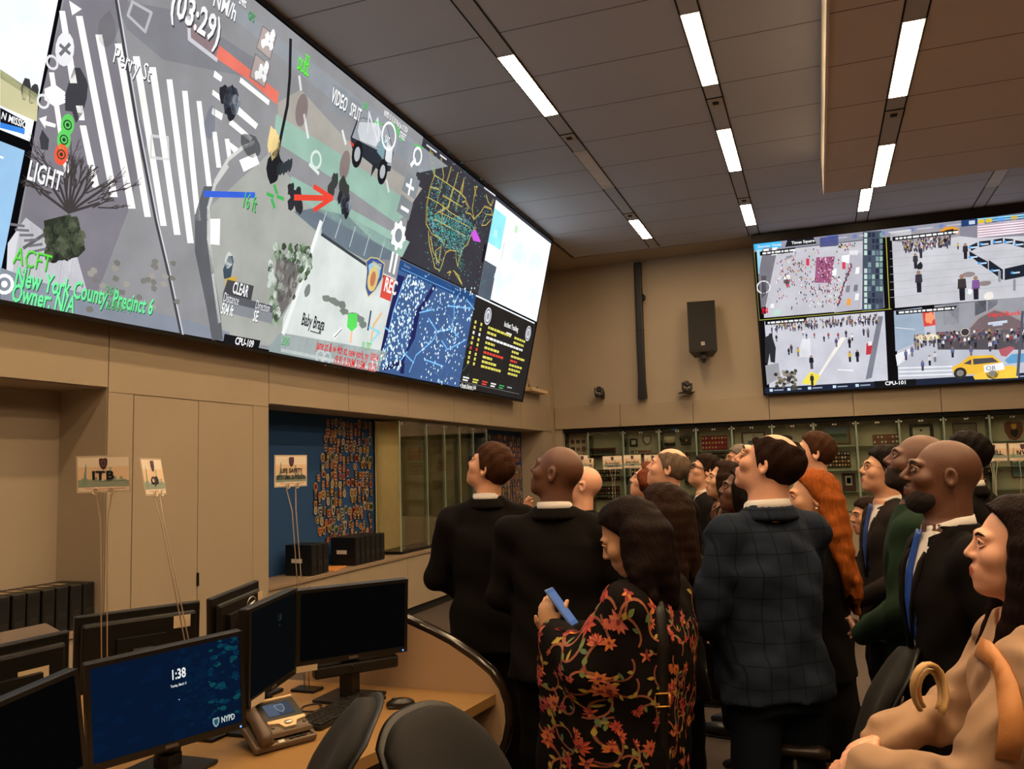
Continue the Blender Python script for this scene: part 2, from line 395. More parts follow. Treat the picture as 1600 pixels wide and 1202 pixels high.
# ================================================================== the two video walls
rnd = random.Random(4)
SO, SU = np.array([-4.36, 0, 2.7115]), np.array([0, 1.0, 0])
SV = np.array([.59, 0, 2.546]); SV /= np.linalg.norm(SV); SN = np.cross(SU, SV)
HL = 2.613
def slab(name, O, U, V, N, u0, u1, v0, v1, d, label, border=0.035, top=0.06):
    root = thing(name, label, 'video wall', (0, 0, 0))
    M = Matrix(((U[0], V[0], N[0], O[0]), (U[1], V[1], N[1], O[1]), (U[2], V[2], N[2], O[2]), (0, 0, 0, 1)))
    b = MB(); b.box(u0 - border, u1 + border, v0 - border, v1 + top, -d, -.004, 0, M); b.build('housing', BLACKP, root)
    b = MB()
    b.box(u0 - border, u1 + border, v0 - border, v0 - .003, -.004, .012, 0, M); b.box(u0 - border, u1 + border, v1 + .003, v1 + top, -.004, .012, 0, M)
    b.box(u1 + .003, u1 + border, v0 - border, v1 + top, -.004, .012, 0, M); b.box(u0 - border, u0 - .003, v0 - border, v1 + top, -.004, .012, 0, M)
    b.build('bezel', BLACKP, root)
    return root
wall1 = slab('video_wall', SO, SU, SV, SN, 1.5, 12.376, 0.02, HL - .01, .10, 'huge tilted video wall on the left showing an aerial street view with crosswalk and maps', .03, .035)
cv = Canvas(SO, SU, SV)
z1 = lambda x, y: (x / 3.5356, y / 3.5356)
z2 = lambda x, y: (x / 3.5356, 260 + y / 3.5356)
z3 = lambda x, y: (350 + x / 4.0057, y / 4.0057)
z4 = lambda x, y: (420 + x / 3.3378, 280 + y / 3.3378)
z5 = lambda x, y: (590 + x / 5.2276, 220 + y / 5.2276)
z6 = lambda x, y: (580 + x / 5.7222, 410 + y / 5.7222)
Z = lambda z, L: [z(*p) for p in L]
# ---- unlit gaps, left hand windows
cv.rect(1.5, 12.376, .02, HL - .01, (10, 10, 12))
cv.lay = 1
cv.rect(1.5, 3.40, .94, HL - .01, (232, 240, 246)); cv.rect(1.5, 3.38, .03, .88, (150, 190, 225))
cv.lay = 2
cv.poly([(0, 108), (60, 155), (57, 190), (0, 165)], (196, 190, 150)); cv.poly([(0, 108), (62, 150), (60, 160), (0, 122)], (150, 150, 112))
cv.rect(1.5, 3.40, 2.12, 2.32, (28, 60, 170)); cv.rect(1.5, 3.40, 2.32, HL - .01, (225, 235, 245))
for x, y in ((40, 138), (52, 148)): cv.blob((x, y), .03, .06, (60, 60, 60))
cv.poly([(0, 168), (40, 190), (37, 210), (0, 198)], (22, 22, 30)); cv.lay = 3
cv.text('N MISSION', (1, 185), .04, (240, 240, 240), True, 'b', 'l', None, .7); cv.line([(2, 196), (36, 205)], .03, (60, 130, 220))
for k in range(26):
    u = rnd.uniform(2.6, 3.2); v = rnd.uniform(.06, .82); cv.rect(u, u + rnd.uniform(.05, .16), v, v + .012, rnd.choice([(60, 120, 190), (235, 245, 250), (110, 160, 210)]))
cv.lay = 1
# ---- main aerial picture
M0, M1 = 3.425, 7.80
cv.rect(M0, M1, .03, HL - .02, (140, 140, 143)); cv.lay = 2
cv.poly([(100, 0), (60, 170), (12, 470), (140, 490), (200, 330), (230, 220), (180, 60), (200, 0)], (124, 120, 128))
cv.poly(Z(z1, [(640, 0), (1000, 60), (1420, 330), (1380, 430), (900, 330), (700, 160)]), (126, 126, 132))
cv.poly([(330, 0), (360, 0), (700, 260), (655, 270)], (142, 146, 152))
cv.poly([(320, 330), (420, 240), (500, 330), (600, 420), (590, 560), (330, 530)], (160, 162, 156))
cv.poly(Z(z3, [(340, 640), (480, 560), (760, 870), (1240, 1180), (1160, 1300), (330, 800)]), (164, 160, 152))
cv.poly([(12, 380), (40, 340), (120, 400), (140, 470), (130, 490), (8, 460)], (206, 206, 212)); cv.lay = 3
# red bus lane, green cycle lane
cv.poly(Z(z1, [(1210, 250), (1540, 510), (1530, 580), (1370, 440), (1190, 320)]), (222, 116, 100)); cv.poly(Z(z1, [(1000, 60), (1210, 250), (1190, 320), (1040, 200)]), (140, 120, 124))
cv.poly(Z(z3, [(325, 715), (430, 780), (720, 960), (1000, 1150), (1180, 1290), (1080, 1400), (700, 1130), (310, 880)]), (146, 178, 164))
cv.poly([(455, 275), (590, 350), (640, 378), (628, 402), (520, 345), (450, 300)], (146, 178, 164))
cv.poly(Z(z4, [(240, 150), (410, 190), (660, 330), (640, 420), (500, 420), (270, 290), (130, 170)]), (104, 116, 126))
# white awning/building
cv.poly(Z(z4, [(275, 225), (275, 285), (520, 450), (660, 520), (560, 1000), (60, 900), (75, 720), (160, 560)]), (206, 212, 208))
cv.poly(Z(z4, [(0, 870), (60, 800), (620, 900), (555, 1005), (0, 900)]), (140, 152, 152))
cv.poly([(0, 418), (60, 440), (290, 500), (360, 520), (348, 533), (0, 470)], (132, 138, 150))
cv.lay = 4
cv.line(Z(z4, [(275, 288), (430, 395), (600, 510)]), .03, (60, 66, 70)); cv.line(Z(z4, [(270, 225), (160, 560), (75, 800)]), .05, (226, 230, 228))
for k in range(5): cv.line(Z(z4, [(300 + 75 * k, 170 + 40 * k), (270 + 75 * k, 260 + 46 * k)]), .015, (170, 180, 184))
for k in range(9): cv.blob(z4(300 + 25 * k + rnd.uniform(-10, 10), 615 + 17 * k + rnd.uniform(-12, 12)), .07, .035, (120, 128, 122))
cv.blob(z4(200, 585), .05, .06, (120, 124, 120))
# crosswalk
WS = (244, 243, 238)
def stripe(x0, y0, x1, y1, w0, w1): cv.poly([(x0, y0), (x0 + w0, y0), (x1 + w1, y1), (x1, y1)], WS)
for a in [(118, 25, 172, 308, 10.5, 11.5), (148.5, 54, 200, 326, 10.5, 11.5), (178.7, 68, 225.5, 339, 10.6, 10), (207, 88, 250.5, 353, 10.5, 9.5), (232.5, 105, 271.7, 367, 10.5, 10), (259.6, 124, 292.5, 380, 9, 10),
          (284, 142, 305, 345, 8.5, 8.5), (306.6, 158, 322.5, 291, 7.5, 8), (331, 206, 338, 262, 7, 7.5), (350.7, 217, 355, 247, 7, 6.5), (92, 17, 109, 130, 9, 11), (76, 113, 100, 270, 8, 8), (118, 165, 123, 188, 11, 9), (124, 196, 144, 293, 10, 11)]: stripe(*a)
for q in ([(335, 110), (347, 120), (345, 128), (333, 120)], [(332, 140), (346, 150), (344, 158), (331, 148)], [(372, 166), (403, 194), (399, 202), (369, 177)], [(361, 186), (394, 215), (392, 222), (357, 194)], [(352, 217), (372, 232), (366, 240), (355, 226)], [(332, 168), (348, 178), (346, 188), (330, 178)], Z(z1, [(1320, 885), (1410, 845), (1432, 905), (1345, 950)]), Z(z2, [(1160, 290), (1215, 290), (1212, 435), (1160, 430)])): cv.poly(q, WS)
cv.line(Z(z1, [(1330, 445), (1480, 565)]), .04, WS); cv.line(Z(z1, [(1040, 95), (1045, 215), (1195, 330)]), .03, (196, 198, 204))
cv.line(Z(z1, [(730, 10), (835, 70), (800, 175), (705, 85)]), .02, (182, 182, 186), closed=True); cv.line(Z(z1, [(835, 750), (925, 760), (930, 880), (830, 870)]), .02, (196, 196, 196), closed=True)
for q in ([(470, 480), (480, 560)], [(500, 720), (525, 860)], [(740, 820), (760, 900)], [(1015, 1130), (1030, 1200)]): cv.line(Z(z3, q), .03, (214, 216, 214))
cv.ring(z3(575, 1000), .07, .025, (210, 224, 216)); cv.line(Z(z3, [(535, 1030), (590, 1085)]), .03, (210, 224, 216))
for p in ((485, 690), (755, 1035)): cv.disc(z3(*p), .08, (132, 118, 116), .14)
# kerb, road shadow, manholes
cv.poly(Z(z2, [(1125, 110), (1180, 110), (1150, 300), (1160, 450), (1190, 640), (1215, 800), (1230, 960), (1170, 960), (1140, 780), (1075, 470), (1075, 270)]), (92, 94, 98))
cv.line(Z(z2, [(1255, 0), (1185, 100), (1150, 230), (1150, 400), (1175, 600), (1210, 860)]), .03, (196, 198, 194)); cv.line(Z(z1, [(1190, 1000), (1260, 880), (1340, 815), (1400, 790)]), .03, (196, 198, 194))
cv.blob(z1(425, 520), .09, .15, (62, 62, 68)); cv.blob(z1(590, 165), .06, .1, (112, 110, 114)); cv.blob(z1(1160, 680), .06, .11, (120, 122, 132)); cv.blob(z1(1385, 800), .12, .09, (86, 88, 90))
# wire
cv.line([(181, 0), (213, 190), (243, 345), (262, 425), (283, 525)], .022, (66, 66, 70)); cv.line([(184, 0), (216, 190), (246, 345), (265, 425), (286, 525)], .012, (200, 200, 204))
cv.lay = 5
# bare tree and planter
def twig(x, y, a, L, w, d):
    x2, y2 = x + math.cos(a) * L, y - math.sin(a) * L
    cv.line([(x, y), (x2, y2)], w * .7, (66, 60, 60))
    if d:
        for k in range(3): twig(x + (x2 - x) * rnd.uniform(.5, 1), y + (y2 - y) * rnd.uniform(.5, 1), a + rnd.uniform(-.45, .45), L * rnd.uniform(.4, .65), w * .55, d - 1)
for a in (2.5, 2.15, 1.9, 1.7, 1.5, 1.35, 1.15, .9, .6, .3): twig(107, 332, a, rnd.uniform(48, 72), .024, 3)
cv.poly(Z(z2, [(240, 300), (360, 270), (430, 290), (455, 400), (470, 460), (430, 500), (340, 520), (280, 520), (255, 440)]), (48, 52, 44))
for k in range(60): cv.blob(z2(rnd.uniform(260, 450), rnd.uniform(300, 505)), .03, .04, rnd.choice([(70, 78, 58), (34, 36, 32), (92, 98, 78), (56, 60, 48)]))
for k in range(30): cv.blob(z2(rnd.uniform(480, 1000), rnd.uniform(520, 800)), .03, .02, rnd.choice([(120, 116, 112), (152, 148, 140)]))
for k in range(6): cv.line(Z(z2, [(60 + 25 * k, 320 + 30 * k), (130 + 25 * k, 330 + 25 * k)]), .015, (112, 112, 116))
cv.line(Z(z2, [(130, 450), (245, 375)]), .02, (96, 94, 98))
# shrubs by the awning
for k in range(110):
    x, y = rnd.choice([(rnd.uniform(20, 210), rnd.uniform(345, 420)), (rnd.uniform(0, 60), rnd.uniform(400, 760)), (rnd.uniform(150, 215), rnd.uniform(380, 520))]); cv.blob(z4(x, y), .03, .035, rnd.choice([(80, 104, 74), (196, 206, 196), (60, 72, 56), (146, 160, 140)]))
cv.poly(Z(z4, [(40, 400), (160, 450), (110, 640), (60, 720), (25, 560)]), (110, 106, 104))
for k in range(40): cv.blob(z4(rnd.uniform(45, 140), rnd.uniform(420, 640)), .02, .03, rnd.choice([(84, 80, 80), (150, 146, 140)]))
# lamp post, motorcycles, car, people
cv.line(Z(z3, [(415, 250), (410, 480), (395, 660), (345, 900), (318, 1050)]), .035, (34, 34, 38)); cv.blob(z3(315, 1055), .09, .14, (34, 34, 38))
for k in range(5): cv.blob(z3(340 + 18 * k, 1060 - 6 * k), .025, .06, (50, 56, 60))
cv.blob(z3(300, 870), .06, .1, (226, 200, 140)); cv.blob(z3(318, 920), .05, .1, (214, 190, 130))
def bike(cx, cy, s=1.0):
    for dx, dy, a, b_, c in [(-8, -9, .07, .09, (40, 40, 46)), (6, -2, .09, .1, (56, 60, 68)), (3, 4, .1, .13, (34, 36, 44)), (10, 9, .08, .09, (120, 128, 140)), (0, 14, .07, .08, (44, 46, 52)), (-2, -2, .06, .1, (70, 74, 84)), (5, 22, .07, .08, (38, 38, 42)), (12, 2, .05, .05, (150, 156, 164))]:
        cv.blob((cx + dx * s * .8, cy + dy * s * .8), a * s * .62, b_ * s * .7, c)
bike(357, 155, 1.15); bike(537, 316, .95)
for dx, dy in ((0, 0), (-6, -10), (5, 12), (-3, 8), (6, -2), (-6, 14), (8, 18)): cv.blob((460 + dx, 306 + dy), .045, .06, (46, 46, 50))
for p in ((690, 1130), (740, 1160), (670, 1190), (760, 1195)): cv.blob(z3(*p), .06, .08, (60, 62, 60))
cv.poly(Z(z3, [(830, 750), (870, 735), (1020, 790), (1060, 950), (1040, 1070), (990, 1085), (800, 930), (790, 860)]), (44, 48, 56)); cv.poly(Z(z3, [(838, 752), (870, 738), (1018, 792), (1056, 946), (1046, 1040), (1000, 1030), (960, 940), (800, 860)]), (160, 164, 170))
cv.lay = 6
cv.poly(Z(z3, [(845, 765), (960, 770), (985, 830), (950, 920), (850, 880), (835, 820)]), (196, 200, 204)); cv.poly(Z(z3, [(985, 850), (1015, 870), (995, 1000), (955, 950)]), (120, 150, 156)); cv.poly(Z(z3, [(1020, 890), (1055, 930), (1045, 1020), (1005, 1010)]), (210, 214, 218))
for p in ((832, 965), (990, 1075)): cv.disc(z3(*p), .09, (30, 30, 34), .13); cv.disc(z3(*p), .05, (170, 174, 178), .07, layer=7)
cv.poly(Z(z3, [(930, 1020), (965, 1020), (915, 1110)]), (40, 44, 48)); cv.poly(Z(z3, [(790, 880), (812, 905), (808, 920), (792, 905)]), (210, 60, 50))
cv.blob(z2(1260, 560), .05, .1, (60, 74, 86)); cv.blob(z2(1262, 515), .05, .06, (190, 194, 190)); cv.poly(Z(z2, [(1245, 620), (1305, 605), (1305, 650), (1240, 690)]), (196, 160, 70))
# menus
PAN = (150, 148, 150)
def outline(pts, w, rgb): cv.line(pts, w, rgb, closed=True)
for q in (Z(z3, [(240, 165), (325, 225), (285, 370), (203, 300)]), Z(z3, [(195, 340), (285, 415), (250, 545), (160, 480)])): cv.poly(q, (172, 158, 154)); outline(q, .012, (110, 104, 104))
cv.lay = 7
for cx, cy in ((268, 255), (228, 455)):
    for dx, dy in ((0, -30), (35, -20), (45, -55), (-5, 10), (-30, 20), (30, 40)): cv.blob(z3(cx + dx * .8, cy + dy * .8), .026, .034, (236, 236, 236))
    cv.line(Z(z3, [(cx - 30, cy + 25), (cx, cy - 25), (cx + 10, cy + 30), (cx + 40, cy - 10)]), .018, (236, 236, 236))
for q in (Z(z3, [(680, 520), (775, 580), (750, 740), (650, 670)]), Z(z3, [(785, 600), (860, 660), (850, 760), (765, 720)]), Z(z3, [(1100, 850), (1175, 900), (1140, 1010), (1070, 960)]), Z(z3, [(1190, 900), (1245, 950), (1210, 1080), (1160, 1040)]), Z(z3, [(1155, 1060), (1210, 1110), (1180, 1200), (1120, 1180)])): cv.poly(q, (134, 140, 146), layer=6)
for q in ([(636, 268), (656, 283), (648, 312), (627, 297)], [(627, 303), (645, 318), (638, 345), (619, 330)], Z(z4, [(655, 235), (710, 270), (690, 350), (640, 320)])): cv.poly(q, (128, 134, 138), layer=6)
LT = (238, 238, 238); SH = (70, 72, 78)
def lab(st, p, h, rgb=LT, shadow=(60, 62, 66), style='b', sx=.86, align='l'):
    h *= .76; sx *= .6
    q = cv.uv(*p); cv.text(st, (q[0] + h * .06, q[1] - h * .06), h, shadow, False, style, align, 8, sx); cv.text(st, q, h, rgb, False, style, align, 9, sx)
lab('(03:29)', (263, 18), .25, sx=1.08); lab('NM/h', (331, 7), .15, sx=1.1); lab('24ft', (372, 4), .09)
lab('Perry St', (174, 96), .15, style='r', sx=1.0)
lab('LIGHT', (40, 279), .15); lab('VIDEO', (516, 158), .17, sx=.8); lab('SPLIT', (545, 179), .16, sx=.78); lab('STREET', (623, 214), .09, sx=.7); lab('SAT', (600, 222), .1, sx=.8)
cv.ring((607, 213), .13, .025, LT, layer=9); cv.line(Z(z3, [(905, 700), (960, 890)]), .02, (214, 216, 218), layer=8); cv.line(Z(z3, [(895, 830), (905, 710), (935, 800), (960, 740), (970, 880)]), .02, (214, 216, 218), layer=8)
lab('NYPD 15 15 30 Wed Jan 10 2024', (599, 180), .075, sx=.74)
GR = (78, 196, 96); GS = (40, 84, 56)
lab('DLILL', (463, 106), .13, (96, 232, 60), (40, 140, 40), sx=.8); lab('3D', (474, 98), .11, (96, 232, 60), (40, 140, 40), sx=.8)
lab('GPS', (386, 28), .08, (70, 150, 90), GS); lab('GPS', (566, 168), .08, (90, 190, 100), GS); lab('16 ft', (376, 322), .17, GR, GS, 'r')
for q in (Z(z3, [(1055, 770), (1110, 880)]), Z(z3, [(1085, 790), (1100, 880)]), Z(z3, [(940, 760), (985, 780)]), Z(z3, [(1190, 905), (1240, 925)])): cv.line(q, .02, (90, 190, 100), layer=8)
cv.line([(320, 303), (396, 305)], .045, (58, 96, 206), layer=8)
for a, b_ in (((428, 290), (432, 302)), ((424, 312), (428, 324)), ((417, 303), (426, 307)), ((433, 307), (442, 311))): cv.line([a, b_], .03, (70, 170, 84), layer=8)
RD = (222, 70, 54)
cv.line(Z(z4, [(135, 95), (325, 100)]), .05, RD, layer=8); cv.line(Z(z4, [(235, 40), (328, 98), (235, 160)]), .045, RD, layer=9)
cv.poly(z1(375, 0) and Z(z1, [(378, 3), (448, 50), (395, 85)]), LT, layer=9)
cv.disc(z1(355, 272), .062, (226, 226, 228), .10, layer=8); cv.line(Z(z1, [(330, 250), (380, 295)]), .02, (110, 110, 116), layer=9); cv.line(Z(z1, [(380, 245), (330, 300)]), .02, (110, 110, 116), layer=9)
for k in range(3): cv.line(Z(z1, [(250, 500 + 22 * k), (300, 535 + 22 * k), (350, 515 + 22 * k), (300, 478 + 22 * k)]), .022, LT, layer=8, closed=True)
cv.poly(Z(z1, [(212, 655), (255, 640), (250, 668), (305, 685), (303, 705), (246, 692), (248, 712)]), LT, layer=8)
cv.poly(Z(z1, [(230, 715), (268, 770), (262, 830), (222, 825), (215, 760)]), (60, 60, 66), layer=8)
for p, c in ((370, 690), (96, 200, 96)), ((350, 772), (96, 200, 96)), ((335, 853), (232, 86, 60)): cv.disc(z1(*p), .046, c, .066, layer=8); cv.ring(z1(*p), .026, .008, (40, 70, 46), layer=9); cv.disc(z1(*p), .012, (40, 60, 46), layer=9)
for p, r in ((285, 345), .035), ((235, 560), .035): cv.ring(z1(*p), r, .014, (220, 220, 222), layer=8)
cv.ring((6, 444), .05, .02, LT, layer=8); cv.disc((6, 444), .02, LT, layer=8)
lab('ACFT', (18, 411), .14, (96, 210, 70), (50, 110, 50), 'r', 1.15); lab('New York County, Precinct 6', (20, 445), .15, (110, 226, 150), (36, 86, 60), sx=.92); lab('Owner: N/A', (15, 470), .145, (110, 226, 150), (36, 86, 60), sx=.92)
lab('266', (162, 460), .09, (96, 180, 110), GS, 'r', 1.2); lab('2889FT', (165, 482), .09, (96, 180, 110), GS, 'r', 1.25); lab('41', (33, 432), .1, (96, 180, 110), GS, 'r')
cv.poly(Z(z2, [(1255, 625), (1400, 660), (1385, 740), (1230, 700)]), (72, 72, 76), layer=7); cv.poly(Z(z2, [(1230, 700), (1505, 770), (1500, 870), (1220, 800)]), (132, 136, 140), layer=7); cv.poly(Z(z2, [(1230, 700), (1505, 770), (1502, 810), (1226, 745)]), (90, 92, 98), layer=8)
lab('CLEAR', z2(1278, 698), .125, (240, 240, 240), (30, 30, 32), sx=.8); lab('Distance', z2(1228, 745), .10, (230, 230, 232), (40, 40, 44), 'r', .82); lab('504 ft', z2(1215, 812), .115, (240, 240, 240), (40, 40, 44), sx=.8); lab('Direction', z2(1405, 786), .10, (230, 230, 232), (40, 40, 44), 'r', .78); lab('SE', z2(1392, 852), .12, (240, 240, 240), (40, 40, 44), sx=.85)
q = cv.uv(348, 521); cv.poly(Z(z2, [(1238, 925), (1437, 962), (1425, 1008), (1230, 975)]), (24, 24, 26), layer=7); cv.text('CPU-109', z2(1293, 981), .06, LT, True, 'b', 'l', 9, .75)
cv.disc((622, 368), .13, LT, layer=8); cv.disc((622, 368), .075, (130, 138, 142), layer=9)
cuv = cv.uv(622, 368)
for k in range(8): cv.disc((cuv[0] + .13 * math.cos(k * .785), cuv[1] + .13 * math.sin(k * .785)), .03, LT, px=False, layer=9)
cu_ = cv.uv(640, 292); cv.rect(cu_[0] - .09, cu_[0] + .09, cu_[1] - .018, cu_[1] + .018, LT, 8); cv.rect(cu_[0] - .018, cu_[0] + .018, cu_[1] - .09, cu_[1] + .09, LT, 8)
cu_ = cv.uv(632, 327); cv.rect(cu_[0] - .09, cu_[0] + .09, cu_[1] - .02, cu_[1] + .02, LT, 8)
cv.ring((652, 244), .085, .03, LT, layer=8); cv.line([(648, 250), (642, 258)], .045, LT, layer=8)
for dx in (-.045, .045): cu_ = cv.uv(614, 411); cv.rect(cu_[0] + dx - .022, cu_[0] + dx + .022, cu_[1] - .11, cu_[1] + .11, LT, 8)
# shoulder-badge emblem and REC
sh = [(505, 425), (530, 405), (565, 410), (603, 440), (590, 520), (555, 580), (515, 620), (500, 570), (508, 480)]
cv.poly(Z(z4, sh), (206, 190, 110), layer=8)
cx_ = sum(p[0] for p in sh) / 9; cy_ = sum(p[1] for p in sh) / 9
inner = lambda k: Z(z4, [(cx_ + (x - cx_) * k, cy_ + (y - cy_) * k) for x, y in sh])
cv.poly(inner(.93), (66, 86, 150), layer=9); cv.poly(inner(.66), (150, 190, 210), layer=10); cv.disc(z4(540, 520), .1, (214, 190, 120), .13, layer=11); cv.disc(z4(540, 520), .05, (190, 120, 90), .08, layer=12); cv.text('POLICE', z4(535, 450), .05, (220, 200, 130), True, 'b', 'l', 11, .8)
cv.poly(Z(z4, [(598, 498), (655, 525), (632, 638), (577, 615)]), (206, 78, 66), layer=8); cv.text('REC', z4(595, 580), .15, (250, 240, 236), True, 'b', 'l', 9, .72)
lab('Baby Braga', z4(165, 758), .15, (40, 42, 44), (196, 200, 196), 'b', .86)
cv.line(Z(z4, [(215, 792), (270, 808)]), .012, (90, 92, 94), layer=8)
cv.poly(Z(z4, [(412, 700), (460, 700), (458, 770), (430, 795), (405, 770)]), (90, 206, 90), layer=8); cv.poly(Z(z4, [(375, 770), (383, 790), (340, 838), (332, 815)]), (236, 238, 236), layer=8); cv.line(Z(z4, [(340, 825), (378, 785)]), .012, (110, 112, 112), layer=9)
for q, c in (Z(z4, [(530, 690), (515, 785)]), (60, 70, 96)), (Z(z4, [(585, 700), (545, 760), (530, 850)]), (226, 180, 120)), (Z(z4, [(430, 800), (425, 850)]), (236, 180, 130)), (Z(z4, [(520, 770), (575, 800), (530, 850)]), (150, 210, 226)): cv.line(q, .03, c, layer=8)
lab('01 79T', z4(480, 880), .1, (96, 214, 96), (60, 120, 70), 'r', 1.0); lab('200', z4(60, 860), .1, (96, 190, 110), GS, 'r', 1.2)
lab('jane st & w 4th st, new york, ny 10014', z4(243, 884), .115, (206, 44, 44), (160, 166, 164), sx=1.0); lab('(9.9) 0.3NM 315M*, 03:29', z4(335, 962), .115, (206, 44, 44), (160, 166, 164), sx=1.06)
for p in ((265, 925), (300, 935)): cv.ring(z4(*p), .06, .02, (190, 196, 198), layer=8)
cv.ring(z4(550, 960), .05, .02, (220, 224, 226), layer=8)
# ---- continent map
cv.lay = 1
cv.rect(7.80, 9.965, 1.275, 2.55, (58, 56, 62)); cv.rect(7.80, 12.376, 2.552, HL - .02, (60, 60, 68)); cv.lay = 2
YL = (196, 176, 84)
land = [(440, 80), (460, 270), (680, 430), (740, 560), (780, 630), (860, 560), (940, 560), (900, 680), (800, 700), (760, 790), (700, 870), (665, 1000), (640, 910), (560, 900), (530, 980), (500, 1080), (450, 960), (420, 760), (400, 560), (440, 330)]
for L in ([(430, 70), (440, 180), (465, 280), (570, 350), (680, 430), (720, 480)], [(465, 280), (430, 380), (405, 520), (400, 680), (440, 760), (520, 800), (545, 860)], [(440, 90), (465, 200), (460, 280)], [(405, 460), (500, 510), (600, 590), (690, 640)], [(520, 140), (540, 290), (470, 560)], [(600, 210), (560, 350)], [(655, 260), (570, 560)], [(705, 320), (640, 560)], [(430, 380), (500, 400)], [(610, 390), (580, 540), (470, 600)], [(530, 450), (690, 540)], [(500, 580), (740, 700)], [(460, 640), (720, 780)], [(540, 500), (520, 700)], [(690, 430), (705, 310)],
          [(690, 500), (720, 490), (745, 540), (720, 590), (760, 600), (790, 640), (840, 590), (870, 540), (930, 560), (940, 610), (890, 600), (850, 690), (880, 690), (930, 640)], [(790, 640), (770, 560), (795, 430), (810, 370), (790, 380), (800, 450)], [(885, 440), (900, 500), (930, 530), (950, 480)], [(800, 700), (760, 780), (735, 850), (690, 880), (665, 960), (655, 1030), (640, 960), (640, 905), (590, 890), (555, 910), (535, 990), (510, 1060), (470, 1040), (450, 960), (425, 850), (415, 740)], [(430, 780), (450, 900), (500, 1000), (520, 860), (470, 900), (480, 1000)], [(620, 1060), (660, 1100), (690, 1170), (640, 1080)], [(570, 1080), (600, 1070), (580, 1100)]):
    cv.line(Z(z5, L), .009, YL)
    jag = [(x + rnd.uniform(-9, 9), y + rnd.uniform(-9, 9)) for x, y in L]; cv.line(Z(z5, jag), .006, YL)
def inside(p, L):
    c = False
    for i in range(len(L)):
        (x1, y1), (x2, y2) = L[i - 1], L[i]
        if (y1 > p[1]) != (y2 > p[1]) and p[0] < (x2 - x1) * (p[1] - y1) / (y2 - y1) + x1: c = not c
    return c
cv.lay = 3
usa = [(400, 540), (460, 600), (600, 640), (640, 620), (700, 600), (780, 690), (800, 690), (740, 820), (660, 960), (645, 900), (550, 880), (440, 740), (405, 660)]
n = 0
while n < 1900:
    p = (rnd.uniform(350, 900), rnd.uniform(80, 1190))
    pr = .97 if inside(p, usa) else (.16 if inside(p, land) else .02)
    if rnd.random() < pr:
        a = cv.uv(*z5(*p)); d = rnd.uniform(.006, .013); cv.rect(a[0], a[0] + d * 1.3, a[1], a[1] + d, rnd.choice([(62, 176, 150), (70, 190, 170), (90, 150, 190), (54, 150, 130), (180, 190, 180)])); n += 1
for k in range(60):
    p = (675 + rnd.gauss(0, 16), 1000 + rnd.gauss(0, 70)); a = cv.uv(*z5(*p)); cv.rect(a[0], a[0] + .01, a[1], a[1] + .008, (62, 190, 160))
for k in range(7): cv.line(Z(z5, [(765 + 3 * k, 760 + 8 * k), (800 + 6 * k, 735 + 14 * k)]), .03, (196, 90, 214), layer=4)
for x0, x1 in ((400, 480), (510, 560), (870, 900), (905, 960)): cv.line(Z(z5, [(x0, 35 + (x0 - 400) * .74), (x1, 35 + (x1 - 400) * .74)]), .018, (214, 214, 220), layer=4)
cv.poly(Z(z5, [(870, 840), (893, 850), (862, 1000), (845, 985)]), (34, 26, 34), layer=4)
# ---- white window
cv.lay = 1; cv.rect(9.97, 12.376, 1.29, 2.55, (246, 252, 254)); cv.lay = 2
cv.rect(9.97, 10.42, 1.98, 2.44, (150, 228, 238)); cv.rect(9.97, 10.40, 1.26, 1.74, (84, 92, 104))
for k in range(12): cv.blob((rnd.uniform(10.6, 12.0), rnd.uniform(1.5, 2.3)), rnd.uniform(.1, .3), rnd.uniform(.08, .2), (228, 247, 250), px=False)
cv.rect(10.5, 10.52, 1.85, 2.12, (170, 180, 186)); cv.rect(10.78, 10.9, 2.33, 2.43, (190, 224, 190)); cv.text('05', (10.1, 2.1), .09, (214, 244, 248), False)
# ---- city map
cv.lay = 1; cv.rect(7.80, 9.905, .03, 1.255, (66, 92, 138)); cv.lay = 2
cv.rect(7.80, 9.905, 1.14, 1.255, (40, 74, 124)); cv.rect(7.80, 9.905, 1.245, 1.262, (96, 104, 120))
cv.text('Domain', (7.9, 1.2), .035, LT, False); cv.rect(7.86, 9.2, 1.165, 1.172, (120, 170, 220), 3)
NV = (36, 38, 84)
cv.poly(Z(z6, [(240, 110), (300, 130), (270, 220), (180, 520), (130, 700), (60, 900), (40, 960), (35, 900), (150, 480)]), NV); cv.poly(Z(z6, [(555, 195), (580, 215), (470, 400), (430, 470), (390, 680), (310, 830), (290, 900), (160, 960), (100, 965), (170, 890), (280, 870), (330, 740), (360, 600), (400, 430), (450, 370)]), NV)
cv.poly(Z(z6, [(270, 900), (300, 900), (290, 1000), (255, 990)]), NV)
for k in range(50):
    x, y = rnd.uniform(520, 900), rnd.uniform(300, 1050); cv.line(Z(z6, [(x, y), (x + rnd.uniform(-60, 60), y + rnd.uniform(-90, 90))]), .008, rnd.choice([(96, 124, 176), (84, 110, 156), (70, 110, 110)]))
for L in ([(510, 500), (590, 620), (700, 600), (740, 500), (740, 380), (780, 290)], [(590, 620), (540, 710), (400, 830), (340, 980)], [(630, 700), (680, 780), (760, 740), (850, 690)], [(430, 450), (560, 420)], [(700, 580), (780, 670)], [(290, 170), (200, 430), (160, 600)], [(300, 820), (380, 900)], [(120, 580), (170, 620)], [(480, 870), (640, 930)], [(680, 390), (890, 410)], [(320, 800), (260, 880)], [(850, 330), (920, 420)]): cv.line(Z(z6, L), .018, (120, 184, 236), layer=3)
